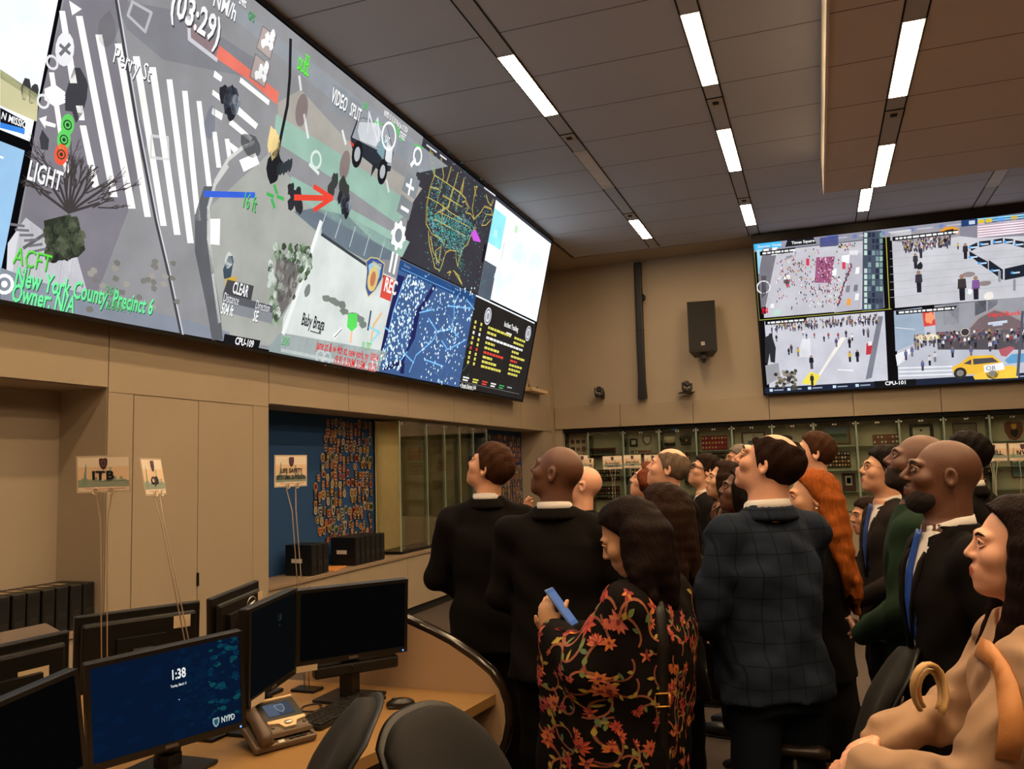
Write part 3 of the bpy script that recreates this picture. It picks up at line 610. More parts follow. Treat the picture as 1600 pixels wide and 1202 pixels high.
for k in range(620):
    if rnd.random() < .5:
        f_ = rnd.random(); y = 120 + f_ * 840; x = rnd.uniform(300 - 250 * f_, 500 - 230 * f_)
    else: x, y = rnd.uniform(430, 930), rnd.uniform(230, 1090)
    if x > 935 - (y - 300) * .2: continue
    a = cv.uv(*z6(x, y)); r = rnd.uniform(.008, .018); cv.disc(a, r, rnd.choice([(226, 246, 250), (200, 236, 246), (240, 250, 236), (170, 210, 236)]), r * 1.1, px=False, layer=4, n=6)
# ---- incident list
cv.lay = 1; cv.rect(9.905, 12.376, .03, 1.245, (40, 36, 34)); cv.rect(9.905, 12.3, 1.242, 1.262, (236, 240, 244), 2); cv.lay = 2
cv.text('Incident Tracking', (11.35, 1.02), .075, (236, 236, 236), False, 'b', 'c', None, .8); cv.rect(11.2, 11.42, .925, .955, (220, 220, 220))
for u in (10.42, 12.1): cv.disc((u, 1.06), .12, (214, 214, 220), px=False); cv.ring((u, 1.06), .09, .02, (90, 90, 110), px=False, layer=3); cv.disc((u, 1.06), .05, (150, 150, 160), px=False, layer=3)
YT, RT_, WT = (214, 206, 92), (212, 70, 56), (230, 230, 226)
rows = [(.90, YT, .9, .5), (.83, YT, .35, .45), (.76, WT, 1.5, .0), (.69, YT, .35, .3), (.62, YT, .55, .6), (.555, RT_, .75, .3), (.49, YT, .35, .55), (.425, YT, .55, .5), (.36, YT, .75, .42)]
for i, (v, c, a, b_) in enumerate(rows):
    def words(u, L):
        while L > .03:
            w = min(L, rnd.uniform(.06, .14)); cv.rect(u, u + w, v, v + .034, c); u += w + .018; L -= w + .018
    words(10.5, a); words(11.55, b_)
    for u in (10.02, 10.22): cv.rect(u, u + .06, v, v + .04, c)
for i, c in enumerate((WT, YT, RT_, WT, (60, 160, 90), (150, 150, 150))):
    u = 9.98 + i * .33; cv.rect(u, u + .2, .165, .185, c)
    if i < 5: cv.rect(u, u + .17, .13, .15, c)
cv.rect(9.905, 12.2, .107, .113, (120, 120, 120)); cv.text('o People Slashed- N/A', (9.93, .045), .05, WT, False, 'b', 'l', None, .85); cv.rect(9.97, 10.4, .032, .038, WT)
cv.build('picture', PICT, wall1)

# ================================================================== right video wall
RO, RU = np.array([0, 14.42, 2.72]), np.array([1.0, 0, 0])
RV = np.array([0, -.8, 2.55]); RV /= np.linalg.norm(RV); RN = np.cross(RU, RV)
HR = 2.672
wall2 = slab('video_wall', RO, RU, RV, RN, -.775, 3.42, .06, HR - .13, .10, 'tilted video wall on the far wall showing four busy street camera views', .03, .13)
c2 = Canvas(RO, RU, RV); y7 = lambda x, y: (1160 + x / 3.6364, 310 + y / 3.6364)
R = random.Random(9)
c2.rect(-.775, 3.42, .06, HR - .13, (16, 14, 16)); c2.lay = 1
c2.rect(-.775, 3.42, 2.41, 2.535, (142, 142, 156)); c2.rect(-.775, -.36, 2.44, 2.535, (70, 176, 226), 2); c2.text('Domain Views', (-.72, 2.465), .045, LT, False, 'r', 'l', 3); c2.poly([(-.3, 2.435), (.17, 2.435), (.13, 2.535), (-.26, 2.535)], (28, 28, 32), False, 2); c2.text('Times Square', (-.2, 2.465), .045, LT, False, 'b', 'l', 3)
for k in range(9): c2.rect(.3 + k * .4, .36 + k * .4, 2.45, 2.51, (110, 124, 176), 2); c2.rect(.4 + k * .4, .62 + k * .4, 2.47, 2.49, (180, 180, 190), 2)
c2.rect(2.2, 3.42, 2.44, 2.535, (36, 60, 104), 3)
for u, c in ((2.3, (190, 200, 220)), (2.42, (220, 190, 60)), (2.52, (214, 186, 60)), (2.68, (90, 150, 220)), (2.85, (190, 160, 80))): c2.rect(u, u + .08, 2.46, 2.515, c, 4)
c2.rect(-.775, 3.42, .06, .155, (32, 38, 54), 1)
for u in (-.7, -.42, -.1, .28, .62, 2.5, 2.85): c2.rect(u, u + .05, .09, .135, (190, 210, 230), 2); c2.rect(u + .07, u + .22, .1, .12, (150, 160, 180), 2)
c2.rect(.9, 1.5, .065, .165, (22, 22, 24), 2); c2.text('CPU-101', (1.21, .09), .06, LT, False, 'b', 'c', 3)
W = [(-.70, 1.10, 1.33, 2.40), (-.70, 1.10, .16, 1.27), (1.25, 3.38, 1.31, 2.40), (1.25, 3.38, .16, 1.26)]
for (u0, u1, v0, v1), c in zip(W, ((188, 186, 194), (192, 192, 202), (190, 190, 196), (182, 184, 194))): c2.rect(u0, u1, v0, v1, c, 1)
c2.rect(-.785, -.775, 1.3, 2.42, (200, 200, 80), 1); c2.rect(1.165, 1.175, 1.3, 2.42, (190, 190, 80), 1); c2.rect(-.775, 1.2, 1.295, 1.303, (190, 190, 80), 1)
for u, v, w in ((-.69, 2.375, .5), (-.69, 1.245, .6), (1.26, 2.375, .85), (1.26, 1.235, .8)):
    c2.poly([(u, v - .035), (u + w, v - .035), (u + w + .05, v + .03), (u, v + .03)], (20, 20, 22), False, 5); x = u + .04
    while x < u + w: ww = R.uniform(.03, .09); c2.rect(x, x + ww, v - .018, v + .012, (226, 226, 226), 6); x += ww + .015
PC = [(40, 40, 50), (70, 66, 80), (120, 110, 120), (150, 60, 60), (228, 228, 230), (60, 70, 110), (196, 170, 80), (30, 30, 34)]
def person2(u, v, h, a=None, b=None, lay=3):
    a = a or R.choice(PC); b = b or R.choice(PC[:3]); c2.poly([(u - h * .09, v), (u + h * .09, v), (u + h * .1, v + h * .5), (u - h * .1, v + h * .5)], b, False, lay); c2.poly([(u - h * .15, v + h * .45), (u + h * .15, v + h * .45), (u + h * .13, v + h * .82), (u - h * .13, v + h * .82)], a, False, lay); c2.disc((u, v + h * .9), h * .09, (150, 116, 100), h * .1, False, lay, 6)
def crowd(n, u0, u1, v0, v1, h0, h1, dens=None):
    for k in range(n):
        u, v = R.uniform(u0, u1), R.uniform(v0, v1); f_ = (v - v0) / (v1 - v0); person2(u, v, h0 + (h1 - h0) * f_)
P7 = lambda L: [y7(*p) for p in L]
# view 1: square from above
c2.lay = 2
c2.poly(P7([(120, 280), (200, 280), (130, 620), (110, 660), (90, 440)]), (120, 116, 124)); c2.poly(P7([(80, 280), (110, 280), (100, 430), (90, 430)]), (150, 206, 226)); c2.poly(P7([(108, 440), (135, 440), (135, 540), (110, 570)]), (60, 58, 66)); c2.ring(y7(120, 505), .1, .02, (230, 230, 234))
c2.poly(P7([(440, 225), (545, 210), (545, 265), (440, 275)]), (76, 80, 130)); c2.poly(P7([(480, 215), (545, 208), (545, 235), (480, 240)]), (60, 110, 200)); c2.poly(P7([(440, 255), (540, 245), (540, 270), (440, 278)]), (84, 90, 100))
c2.poly(P7([(420, 335), (525, 330), (500, 480), (410, 480)]), (150, 84, 120)); c2.poly(P7([(560, 320), (685, 310), (670, 630), (520, 650), (600, 470)]), (176, 174, 184)); c2.poly(P7([(685, 190), (790, 185), (805, 625), (680, 640)]), (70, 78, 92))
for k in range(13):
    for j in range(5):
        if R.random() < .75:
            x = 692 + j * 22; y = 195 + k * 34; c2.poly(P7([(x, y), (x + 17, y), (x + 17, y + 26), (x, y + 26)]), R.choice([(40, 48, 66), (96, 112, 128), (150, 180, 170), (56, 62, 84), (120, 150, 150)]) if j else (186, 206, 200), layer=3)
c2.lay = 3
for q in ([(120, 290), (150, 285), (150, 320), (120, 325)], [(170, 280), (200, 278), (200, 320), (165, 325)], [(565, 325), (610, 320), (605, 370), (565, 360)], [(235, 440), (270, 435), (270, 460), (235, 462)]): c2.poly(P7(q), (236, 236, 238))
for x, y in ((370, 360), (575, 380)): c2.poly(P7([(x - 8, y - 18), (x + 10, y - 18), (x + 10, y + 22), (x - 8, y + 22)]), (206, 60, 80))
c2.poly(P7([(232, 462), (275, 460), (255, 510)]), (90, 78, 84)); c2.poly(P7([(245, 490), (270, 488), (258, 505)]), (206, 70, 84), layer=4)
for x, y, c in ((655, 410, (236, 236, 238)), (600, 515, (120, 124, 134)), (645, 510, (110, 114, 124)), (652, 560, (226, 226, 230)), (605, 590, (222, 150, 60)), (525, 420, (230, 230, 232)), (240, 305, (110, 114, 124)), (265, 335, (140, 140, 150))):
    c2.poly(P7([(x - 10, y - 18), (x + 12, y - 20), (x + 8, y + 18), (x - 14, y + 20)] if x > 300 else [(x - 18, y - 4), (x + 18, y - 14), (x + 20, y), (x - 16, y + 12)]), c)
for k in range(5): c2.poly(P7([(612 + 10 * k, 296), (618 + 10 * k, 296), (612 + 10 * k, 322), (606 + 10 * k, 322)]), (232, 232, 234))
c2.poly(P7([(108, 620), (135, 615), (135, 655), (108, 660)]), (70, 24, 34)); c2.text('N', y7(113, 654), .09, (214, 30, 50), True, 'b', 'l', 4); c2.poly(P7([(160, 600), (180, 598), (180, 622), (158, 624)]), (230, 230, 232)); c2.poly(P7([(180, 640), (215, 630), (215, 662), (178, 666)]), (170, 206, 190))
for k in range(330):
    x, y = R.choice([(R.uniform(185, 560), R.uniform(290, 640)), (R.uniform(200, 360), R.uniform(360, 480)), (R.gauss(470, 60), R.gauss(520, 60)), (R.uniform(540, 640), R.uniform(220, 300))])
    if inside((x, y), [(180, 280), (650, 260), (600, 470), (520, 640), (170, 650)]): u, v = c2.uv(*y7(x, y)); c2.rect(u, u + .014, v, v + .028, R.choice(PC + [(196, 110, 120), (170, 90, 100)]), 4)
for k in range(120):
    x, y = R.uniform(425, 515), R.uniform(340, 478); u, v = c2.uv(*y7(x, y)); c2.rect(u, u + .014, v, v + .02, R.choice([(220, 200, 214), (110, 56, 90), (180, 110, 140), (90, 50, 70)]), 4)
for k in range(40): t = k / 40; u, v = c2.uv(*y7(615 - 80 * t + R.uniform(-6, 6), 380 + 240 * t)); c2.rect(u, u + .02, v, v + .03, R.choice([(170, 60, 70), (70, 60, 80), (40, 44, 60)]), 4)
# view 2: plaza with statue
c2.lay = 2
c2.poly(P7([(560, 790), (590, 790), (440, 1010), (430, 1005)]), (232, 226, 220)); c2.poly(P7([(385, 985), (445, 1005), (410, 1065), (335, 1050)]), (226, 210, 80)); c2.poly(P7([(770, 670), (800, 670), (735, 1020), (700, 1030)]), (120, 122, 134)); c2.poly(P7([(340, 800), (385, 795), (390, 900), (310, 905)]), (214, 214, 220))
c2.poly(P7([(130, 950), (205, 935), (215, 1020), (140, 1060)]), (150, 150, 156)); c2.poly(P7([(540, 970), (630, 975), (630, 982), (540, 978)]), (226, 226, 230)); c2.poly(P7([(705, 825), (740, 815), (735, 885), (702, 890)]), (186, 50, 60)); c2.poly(P7([(715, 815), (738, 812), (736, 835), (714, 838)]), (226, 226, 230), layer=3)
for q in ([(128, 790), (165, 770), (190, 850), (185, 935), (160, 930), (155, 880), (145, 940), (130, 935)], [(150, 770), (170, 765), (172, 790), (150, 795)]): c2.poly(P7(q), (44, 44, 48), layer=3)
for k in range(40): c2.blob(y7(R.uniform(190, 310), R.uniform(980, 1080)), .03, .03, R.choice([(70, 70, 60), (110, 100, 80), (50, 46, 50), (150, 140, 130)]), layer=3, rnd=R)
crowd(200, -.6, 1.0, 1.06, 1.22, .09, .05)
for x, y, h in ((395, 970, .23), (398, 1065, .2), (280, 880, .15), (318, 900, .16), (365, 800, .1), (345, 780, .1), (300, 750, .08), (195, 815, .12), (535, 845, .15), (610, 850, .17), (655, 930, .2), (612, 930, .18), (490, 800, .11), (545, 800, .11), (410, 795, .09), (715, 790, .15), (690, 780, .12), (265, 890, .12), (465, 815, .1), (590, 790, .12), (625, 810, .12)): u, v = c2.uv(*y7(x, y)); person2(u, v, h, None, None, 4)
# view 3: paved plaza with barriers and a yellow cab
c2.lay = 2
c2.poly(P7([(1235, 130), (1650, 74), (1650, 212), (1330, 225), (1235, 215)]), (128, 126, 138)); c2.poly(P7([(840, 200), (1235, 150), (1240, 215), (960, 260), (840, 240)]), (150, 146, 152)); c2.poly(P7([(840, 190), (960, 175), (960, 235), (840, 240)]), (206, 206, 210))
for k in range(8): c2.poly(P7([(1335, 118 + 14 * k - 3), (1600, 92 + 14 * k - 3), (1600, 98 + 14 * k), (1335, 125 + 14 * k)]), (236, 212, 220) if k > 1 else (150, 210, 232), layer=3)
for k in range(7): c2.line(P7([(840, 300 + 44 * k), (1600, 250 + 40 * k)]), .006, (168, 168, 176))
BARR = (32, 36, 48)
for q in ([(1290, 270), (1335, 250), (1335, 280), (1300, 300)], [(1345, 245), (1410, 238), (1410, 265), (1345, 278)], [(1425, 235), (1480, 225), (1480, 255), (1425, 262)], [(1490, 228), (1540, 232), (1535, 262), (1490, 255)], [(1550, 238), (1600, 245), (1600, 282), (1550, 270)], [(1290, 300), (1340, 330), (1340, 365), (1290, 325)], [(1340, 330), (1395, 360), (1395, 405), (1340, 365)], [(1400, 350), (1480, 405), (1480, 465), (1400, 405)], [(1490, 400), (1620, 370), (1620, 440), (1490, 465)]): c2.poly(P7(q), BARR, layer=3); m_ = (sum(p[0] for p in q) / 4, sum(p[1] for p in q) / 4); c2.line(P7([(m_[0] - 18, m_[1] + 6), (m_[0] + 18, m_[1] + 2)]), .022, (190, 210, 230), layer=4); c2.disc(y7(m_[0] - 22, m_[1] + 4), .02, (60, 150, 220), px=True, layer=4)
for p in ((1285, 433), (1375, 483)): c2.disc(y7(*p), .09, (140, 126, 126), .04, layer=2)
c2.poly(P7([(1110, 195), (1150, 165), (1200, 160), (1230, 175), (1228, 200), (1120, 210)]), (224, 150, 50), layer=3); c2.poly(P7([(1150, 182), (1200, 172), (1200, 180), (1150, 190)]), (60, 50, 40), layer=4)
crowd(130, 1.4, 2.05, 2.13, 2.36, .10, .05)
for x, y, h, a, b_ in ((1005, 535, .34, (58, 54, 64), (34, 34, 42)), (1250, 580, .4, (60, 54, 54), (34, 34, 40)), (1328, 575, .36, (120, 84, 140), (40, 36, 48)), (985, 400, .24, (56, 54, 60), (44, 44, 50)), (1015, 340, .18, (50, 52, 66), (40, 40, 50)), (1268, 345, .24, (50, 44, 50), (36, 34, 38)), (1092, 268, .14, None, None), (1155, 275, .15, None, None), (1120, 262, .12, None, None), (1225, 290, .1, None, None)): u, v = c2.uv(*y7(x, y)); person2(u, v, h, a, b_, 5)
c2.blob(y7(1400, 555), .08, .06, (226, 220, 214), layer=5, rnd=R); c2.blob(y7(1008, 385), .04, .06, (40, 40, 44), layer=5, rnd=R); c2.blob(y7(1292, 530), .03, .05, (226, 228, 232), layer=6, rnd=R)
for x, y in ((1545, 500), (1460, 450)): c2.poly(P7([(x - 7, y - 40), (x + 8, y - 40), (x + 8, y + 25), (x - 7, y + 25)]), (140, 140, 150), layer=4)
# view 4: restaurant front with taxis
c2.lay = 2
c2.poly(P7([(860, 640), (1020, 620), (1040, 800), (870, 870)]), (150, 166, 184)); c2.poly(P7([(1090, 610), (1600, 560), (1600, 760), (1100, 790)]), (146, 146, 154)); c2.poly(P7([(1140, 600), (1230, 590), (1230, 715), (1145, 720)]), (92, 92, 100)); c2.poly(P7([(1320, 585), (1385, 580), (1385, 640), (1320, 670)]), (70, 72, 80)); c2.poly(P7([(1395, 580), (1450, 575), (1450, 600), (1395, 640)]), (80, 80, 90))
c2.poly(P7([(1015, 640), (1080, 625), (1100, 720), (1030, 730)]), (206, 70, 60)); c2.blob(y7(1062, 680), .07, .09, (230, 150, 110), layer=3, rnd=R)
c2.poly(P7([(1100, 760), (1600, 740), (1600, 860), (1110, 860)]), (84, 78, 82)); c2.poly(P7([(1290, 740), (1340, 680), (1430, 630), (1500, 650), (1600, 700), (1600, 760), (1450, 740), (1330, 790)]), (112, 96, 100), layer=3); c2.line(P7([(1290, 735), (1340, 678), (1430, 630), (1500, 648), (1600, 700)]), .03, (150, 140, 140), layer=4)
c2.text('Hard Rock', y7(1395, 676), .07, (220, 60, 60), True, 'b', 'l', 5); c2.line(P7([(1400, 712), (1500, 700)]), .04, (190, 200, 216), layer=5); c2.line(P7([(1425, 722), (1475, 716)]), .025, (190, 200, 216), layer=5); c2.disc(y7(1265, 760), .07, (60, 56, 60), layer=4); c2.ring(y7(1265, 760), .06, .012, (200, 190, 180), layer=5)
c2.line(P7([(870, 735), (980, 745)]), .012, (226, 226, 230)); c2.poly(P7([(870, 890), (960, 850), (960, 875), (880, 950)]), (224, 224, 230))
for k in range(5): c2.line(P7([(880, 885 + 16 * k), (950 - 6 * k, 860 + 14 * k)]), .014, (224, 224, 230), layer=3)
for k in range(3): c2.line(P7([(890, 965 + 22 * k), (1190, 955 + 22 * k)]), .022, (226, 226, 232))
c2.blob(y7(1050, 790), .16, .05, (226, 214, 180), layer=3, rnd=R)
crowd(110, 1.5, 3.0, .62, .80, .14, .1)
for x, y in ((1025, 980), (930, 920), (965, 900), (1065, 950), (1095, 930), (1195, 905), (1300, 900), (1408, 870), (1440, 860), (1325, 850)): u, v = c2.uv(*y7(x, y)); person2(u, v, .17, R.choice([(90, 100, 140), (200, 200, 210), (70, 70, 90)]), None, 4)
CAB = (226, 178, 60)
c2.poly(P7([(1190, 960), (1240, 935), (1290, 895), (1420, 890), (1470, 930), (1475, 990), (1420, 1000), (1200, 1000)]), CAB, layer=5); c2.poly(P7([(1255, 940), (1300, 915), (1300, 945)]), (70, 70, 76), layer=6); c2.poly(P7([(1310, 912), (1420, 905), (1455, 930), (1312, 945)]), (76, 74, 76), layer=6)
for x in (1237, 1420): c2.disc(y7(x, 993), .09, (50, 46, 44), layer=7); c2.disc(y7(x, 993), .05, (130, 124, 116), layer=8)
c2.poly(P7([(1310, 1010), (1380, 975), (1520, 950), (1570, 960), (1560, 1020), (1320, 1030)]), (232, 190, 70), layer=7); c2.poly(P7([(1370, 950), (1480, 932), (1490, 972), (1375, 990)]), (232, 232, 236), layer=8); c2.text('OR', y7(1382, 978), .07, (90, 90, 96), True, 'r', 'l', 9)
c2.poly(P7([(1490, 920), (1530, 885), (1620, 880), (1620, 930), (1510, 940)]), (96, 150, 190), layer=5); c2.poly(P7([(1455, 860), (1520, 840), (1550, 850), (1500, 900), (1470, 895)]), (170, 90, 100), layer=4); c2.poly(P7([(1585, 640), (1600, 640), (1572, 1010), (1555, 1010)]), (80, 84, 96), layer=8)
c2.build('picture', PICT, wall2)
# ================================================================== left niche: counters, towers, patches, glass case
COUNTER = mat('grey_laminate_top', (150, 130, 108), 0.5, var=0.06, scale=6)
def counter(name, y0, y1, label, pieces):
    t = thing(name, label, 'counter', (-4.73, (y0 + y1) / 2, 0))
    L = (y1 - y0) / 2 - .004
    b = MB(); b.box(-.21, .213, -L, L, .68, .715, 0, None, .004); b.build('countertop', COUNTER, t)
    n = pieces; w = 2 * L / n
    for k in range(n):
        b = MB(); b.box(-.21, .195, -L + k * w + .003, -L + (k + 1) * w - .003, .10, .678); b.build('front_panel', BEIGE, t)
    b = MB(); b.box(-.21, .17, -L, L, .002, .098); b.build('plinth', DARKV, t)
counter('built_in_counter', 6.123, 13.96, 'long beige counter built into the blue niche under the glass case', 6)
counter('built_in_counter', 1.40, 4.353, 'short beige counter in the open niche left of the cupboard doors', 3)
TSIDE = mat('computer_case_black', (11, 11, 11), 0.4, var=0.15)
def tower(loc, label, group, sticker=False):
    t = thing('computer_tower', label, 'computer', loc, 0, group)
    b = MB(); b.box(-.29, 0, -.045, .045, .006, .29, 0, None, .004); b.build('case', TSIDE, t)
    b = MB(); b.box(0, .006, -.043, .043, .008, .288, 0, None, .003)
    for k in range(9): b.box(.006, .008, -.034, .034, .20 + .008 * k, .203 + .008 * k)
    b.build('front_panel', mat('tower_front', (22, 21, 21), 0.5), t)
    b = MB(); b.box(.006, .008, -.03, .03, .09, .13); b.box(.006, .0075, -.03, -.02, .14, .18, 0); b.build('drive_cover', mat('tower_drive', (38, 36, 35), .4), t)
    for sy in (-1, 1): b = MB(); b.cyl((-.01, sy * .032, 0), .008, .008); b.build('foot', STEEL, t)
    if sticker: b = MB(); b.box(-.22, -.10, -.0462, -.045, .12, .16); b.build('label_sticker', WHITEP, t)
    return t
tA = tower((-4.59, 4.29, .715), 'black computer tower at the right end of the row in the open niche', 'computer towers in the open niche')
for k in range(1, 8):
    d_ = dup(tA, (-4.59 + .004 * (k % 2), 4.29 - .103 * k, .715), 0, '%s black computer tower from the right in the row in the open niche' % ['', 'second', 'third', 'fourth', 'fifth', 'sixth', 'seventh', 'eighth'][k])
    b = MB(); b.box(-.2, -.11, -.03, .03, .2901, .2912); b.build('label_sticker', mat('tan_sticker', (150, 130, 105), .6), d_)
tB = tower((-4.555, 6.865, .715), 'black computer tower with a paper label in front of the blue wall, nearest of three', 'computer towers on the long counter', True)
for k, lb in ((1, 'middle black computer tower of three left of the orange folder'), (2, 'black computer tower touching the left end of the orange folder')):
    dup(tB, (-4.555, 6.865 + .1 * k, .715), 0, lb)
tC = tower((-4.555, 7.66, .715), 'black computer tower with a white label just right of the orange folder', 'computer towers on the long counter', True)
for k, lb in ((1, 'second black computer tower right of the orange folder'), (2, 'third black computer tower right of the orange folder'), (3, 'fourth black computer tower right of the orange folder'), (4, 'fifth black computer tower right of the orange folder'), (5, 'black computer tower nearest the left edge of the glass case')):
    dup(tC, (-4.555, 7.66 + .105 * k, .715), 0, lb)
b = MB(); b.box(-.16, .13, -.19, .19, 0, .012, 0, None, .003); tag(b.build('folder', mat('orange_folder', (226, 150, 80), .7), None, (-4.70, 7.34, .715), (0, 0, .25)), 'orange paper folder lying on the counter between two tower groups', 'folder')

# embroidered patches on the blue wall
RP = random.Random(12)
PCOL = [('gold', (196, 150, 60)), ('orange', (206, 100, 44)), ('white', (214, 206, 196)), ('red', (176, 44, 44)), ('dark blue', (44, 56, 96)), ('green', (70, 100, 60)), ('brown', (120, 80, 52)), ('grey', (130, 124, 120)), ('pink', (186, 110, 104)), ('black', (34, 30, 30))]
def outline_pts(kind, w, h):
    if kind == 'oval': return [(w * math.cos(t), h * math.sin(t)) for t in [2 * math.pi * k / 16 for k in range(16)]]
    if kind == 'shield': return [(-w, h * .8), (-w * .5, h), (0, h * .86), (w * .5, h), (w, h * .8), (w * .95, -.1 * h), (w * .55, -.7 * h), (0, -h), (-w * .55, -.7 * h), (-w * .95, -.1 * h)]
    if kind == 'round': return [(w * 1.05 * math.cos(t), w * 1.05 * math.sin(t)) for t in [2 * math.pi * k / 14 for k in range(14)]]
    return [(-w, -h * .8), (w, -h * .8), (w, h * .8), (-w, h * .8)]
def patch_mesh(kind, ci):
    c = Canvas((0, 0, 0), (0, 1, 0), (0, 0, 1), uv=lambda x, y: (x, y)); w, h = .038, .052
    o = outline_pts(kind, w, h); sc = lambda k: [(x * k, y * k) for x, y in o]
    main = PCOL[ci][1]; edge = RP.choice([(196, 156, 70), (24, 22, 28), (24, 22, 28), (200, 190, 180), (40, 34, 34), (30, 30, 50)]); c.STEP = .0012
    c.lay = 2; c.poly(o, edge, False); n = len(o)
    for i in range(n):                                   # stitched rim
        a, b_ = o[i], o[(i + 1) % n]; k = len(c.v); c.v += [(0, *a), (0, *b_), (.0024, *b_), (.0024, *a)]; c.f.append((k, k + 1, k + 2, k + 3)); c.c.append(s2l(edge))
    c.lay = 3; c.poly(sc(.84), main, False); c.lay = 4
    in_ = RP.choice([p[1] for p in PCOL]); c.poly(sc(.5), in_, False); c.lay = 5
    k = RP.randrange(4)
    if k == 0: c.poly([(-.012, -.012), (.012, -.012), (0, .018)], (224, 210, 160), False)
    elif k == 1: c.disc((0, 0), .012, (30, 30, 40), .016, False)
    elif k == 2: c.poly([(.016 * (1 if j % 2 else .45) * math.sin(j * .628), .018 * (1 if j % 2 else .45) * math.cos(j * .628)) for j in range(10)], (230, 200, 90), False)
    else: c.rect(-.014, .014, -.006, .006, (220, 214, 206))
    for s_ in (-1, 1): c.rect(-.02, .02, s_ * .034 - .003, s_ * .034 + .003, (222, 212, 190))
    me = bpy.data.meshes.new('shoulder_patch'); me.from_pydata(c.v, [], c.f); me.materials.append(PRINT)
    a = me.color_attributes.new('ink', 'FLOAT_COLOR', 'CORNER'); cols = []
    for f_, cc in zip(c.f, c.c): cols += [cc[0] * .62, cc[1] * .62, cc[2] * .62, 1.0] * len(f_)
    a.data.foreach_set('color', cols); return me
KINDS = ['oval', 'shield', 'round', 'square']
PM = [(k, ci, patch_mesh(k, ci)) for k in KINDS for ci in range(len(PCOL))]
def place_patch(P, where, normal='x', sz=1.0):
    k, ci, me = RP.choice(PM[:30]) if RP.random() < .92 else RP.choice(PM)
    o = link('shoulder_patch', me, None, P, (RP.uniform(-.1, .1), 0, 0) if normal == 'x' else (0, RP.uniform(-.1, .1), -math.pi / 2)); o.scale = (1, sz * RP.uniform(.9, 1.15), sz * RP.uniform(.9, 1.15))
    tag(o, '%s %s embroidered shoulder patch pinned %s' % (PCOL[ci][0], k, where), 'patch', '%s %s patches %s' % (PCOL[ci][0], k, where))
cnt = 0
for j in range(16):
    z = .80 + j * .094
    ylo = np.interp(z, [.7, .95, 1.1, 1.25, 1.6, 1.75, 2.0, 2.3], [8.05, 7.72, 7.52, 7.47, 7.47, 7.6, 7.66, 7.75])
    y = ylo + RP.uniform(0, .05)
    while y < 8.64:
        if RP.random() < .93 and z + .05 < 2.28: place_patch((-4.944, y + RP.uniform(-.012, .012), z + RP.uniform(-.025, .025)), 'on the blue wall left of the glass case'); cnt += 1
        y += .077 + RP.uniform(0, .010)
for j in range(12):
    z = .85 + j * .115; y = 12.45
    while y < 13.9 and cnt < 296:
        place_patch((-4.944, y, z + RP.uniform(-.02, .02)), 'on the wall right of the glass case', 'x', 1.1); cnt += 1; y += .118 + RP.uniform(0, .02)
c = Canvas((-4.9445, 0, 0), (0, 1, 0), (0, 0, 1), uv=lambda x, y: (x, y)); c.STEP = .001
for j in range(15):
    for k in range(16):
        y, z = 12.42 + .095 * k + RP.uniform(-.02, .02), .82 + .097 * j + RP.uniform(-.02, .02); c.lay = 0; c.disc((y, z), .036, RP.choice(PCOL)[1], .046, False, None, 12); c.lay = 1; c.disc((y, z), .02, RP.choice(PCOL)[1], .03, False, None, 10)
tag(c.build('shoulder_patches', PRINT), 'dense backdrop of overlapping embroidered patches on the wall right of the glass case', 'patch', None, 'stuff')

# glass case in the left niche
t = thing('glass_display_case', 'tall green tinted empty glass display case standing on the long counter', 'display case', (-4.74, 8.70, .72))
GG = glass_mat('olive_glass', (0.98, 0.985, 0.97), .25)
b = MB(); b.box(-.16, .155, 0, 2.74, .0, .03); b.build('base', BLACKM, t)
b = MB(); b.box(-.18, -.165, 0, 2.74, .03, 1.56); b.build('back_panel', mat('olive_back_panel', (226, 208, 150), .7, var=.1), t)
ys = [0, .72, 1.25, 1.75, 2.22, 2.74]
for i in range(5):
    b = MB(); b.box(.145, .153, ys[i] + .006, ys[i + 1] - .006, .03, 1.54); p_ = b.build('glass_door', GG, t)
    h = MB()
    for yy in (ys[i] + .03, ys[i + 1] - .05):
        for z in (.05, 1.50): h.box(.141, .16, yy, yy + .03, z, z + .03)
    h.build('door_clip', STEEL, p_)
for y in ys[:-1] + [2.735]:
    b = MB(); b.box(-.16, .14, y - .004, y + .004, .03, 1.54); b.build('glass_divider', GG, t)
    b = MB(); b.box(.140, .153, y - .005, y + .005, .03, 1.54); b.build('glass_edge', GLASSE, t)
b = MB(); b.box(-.16, .14, .01, 2.73, 1.545, 1.56); b.build('top_panel', GG, t)
b = MB()
for k in range(22): b.box(.10, .135, .1 + .12 * k, .125 + .12 * k, 1.52, 1.543)
b.build('clip_row', STEEL, t)

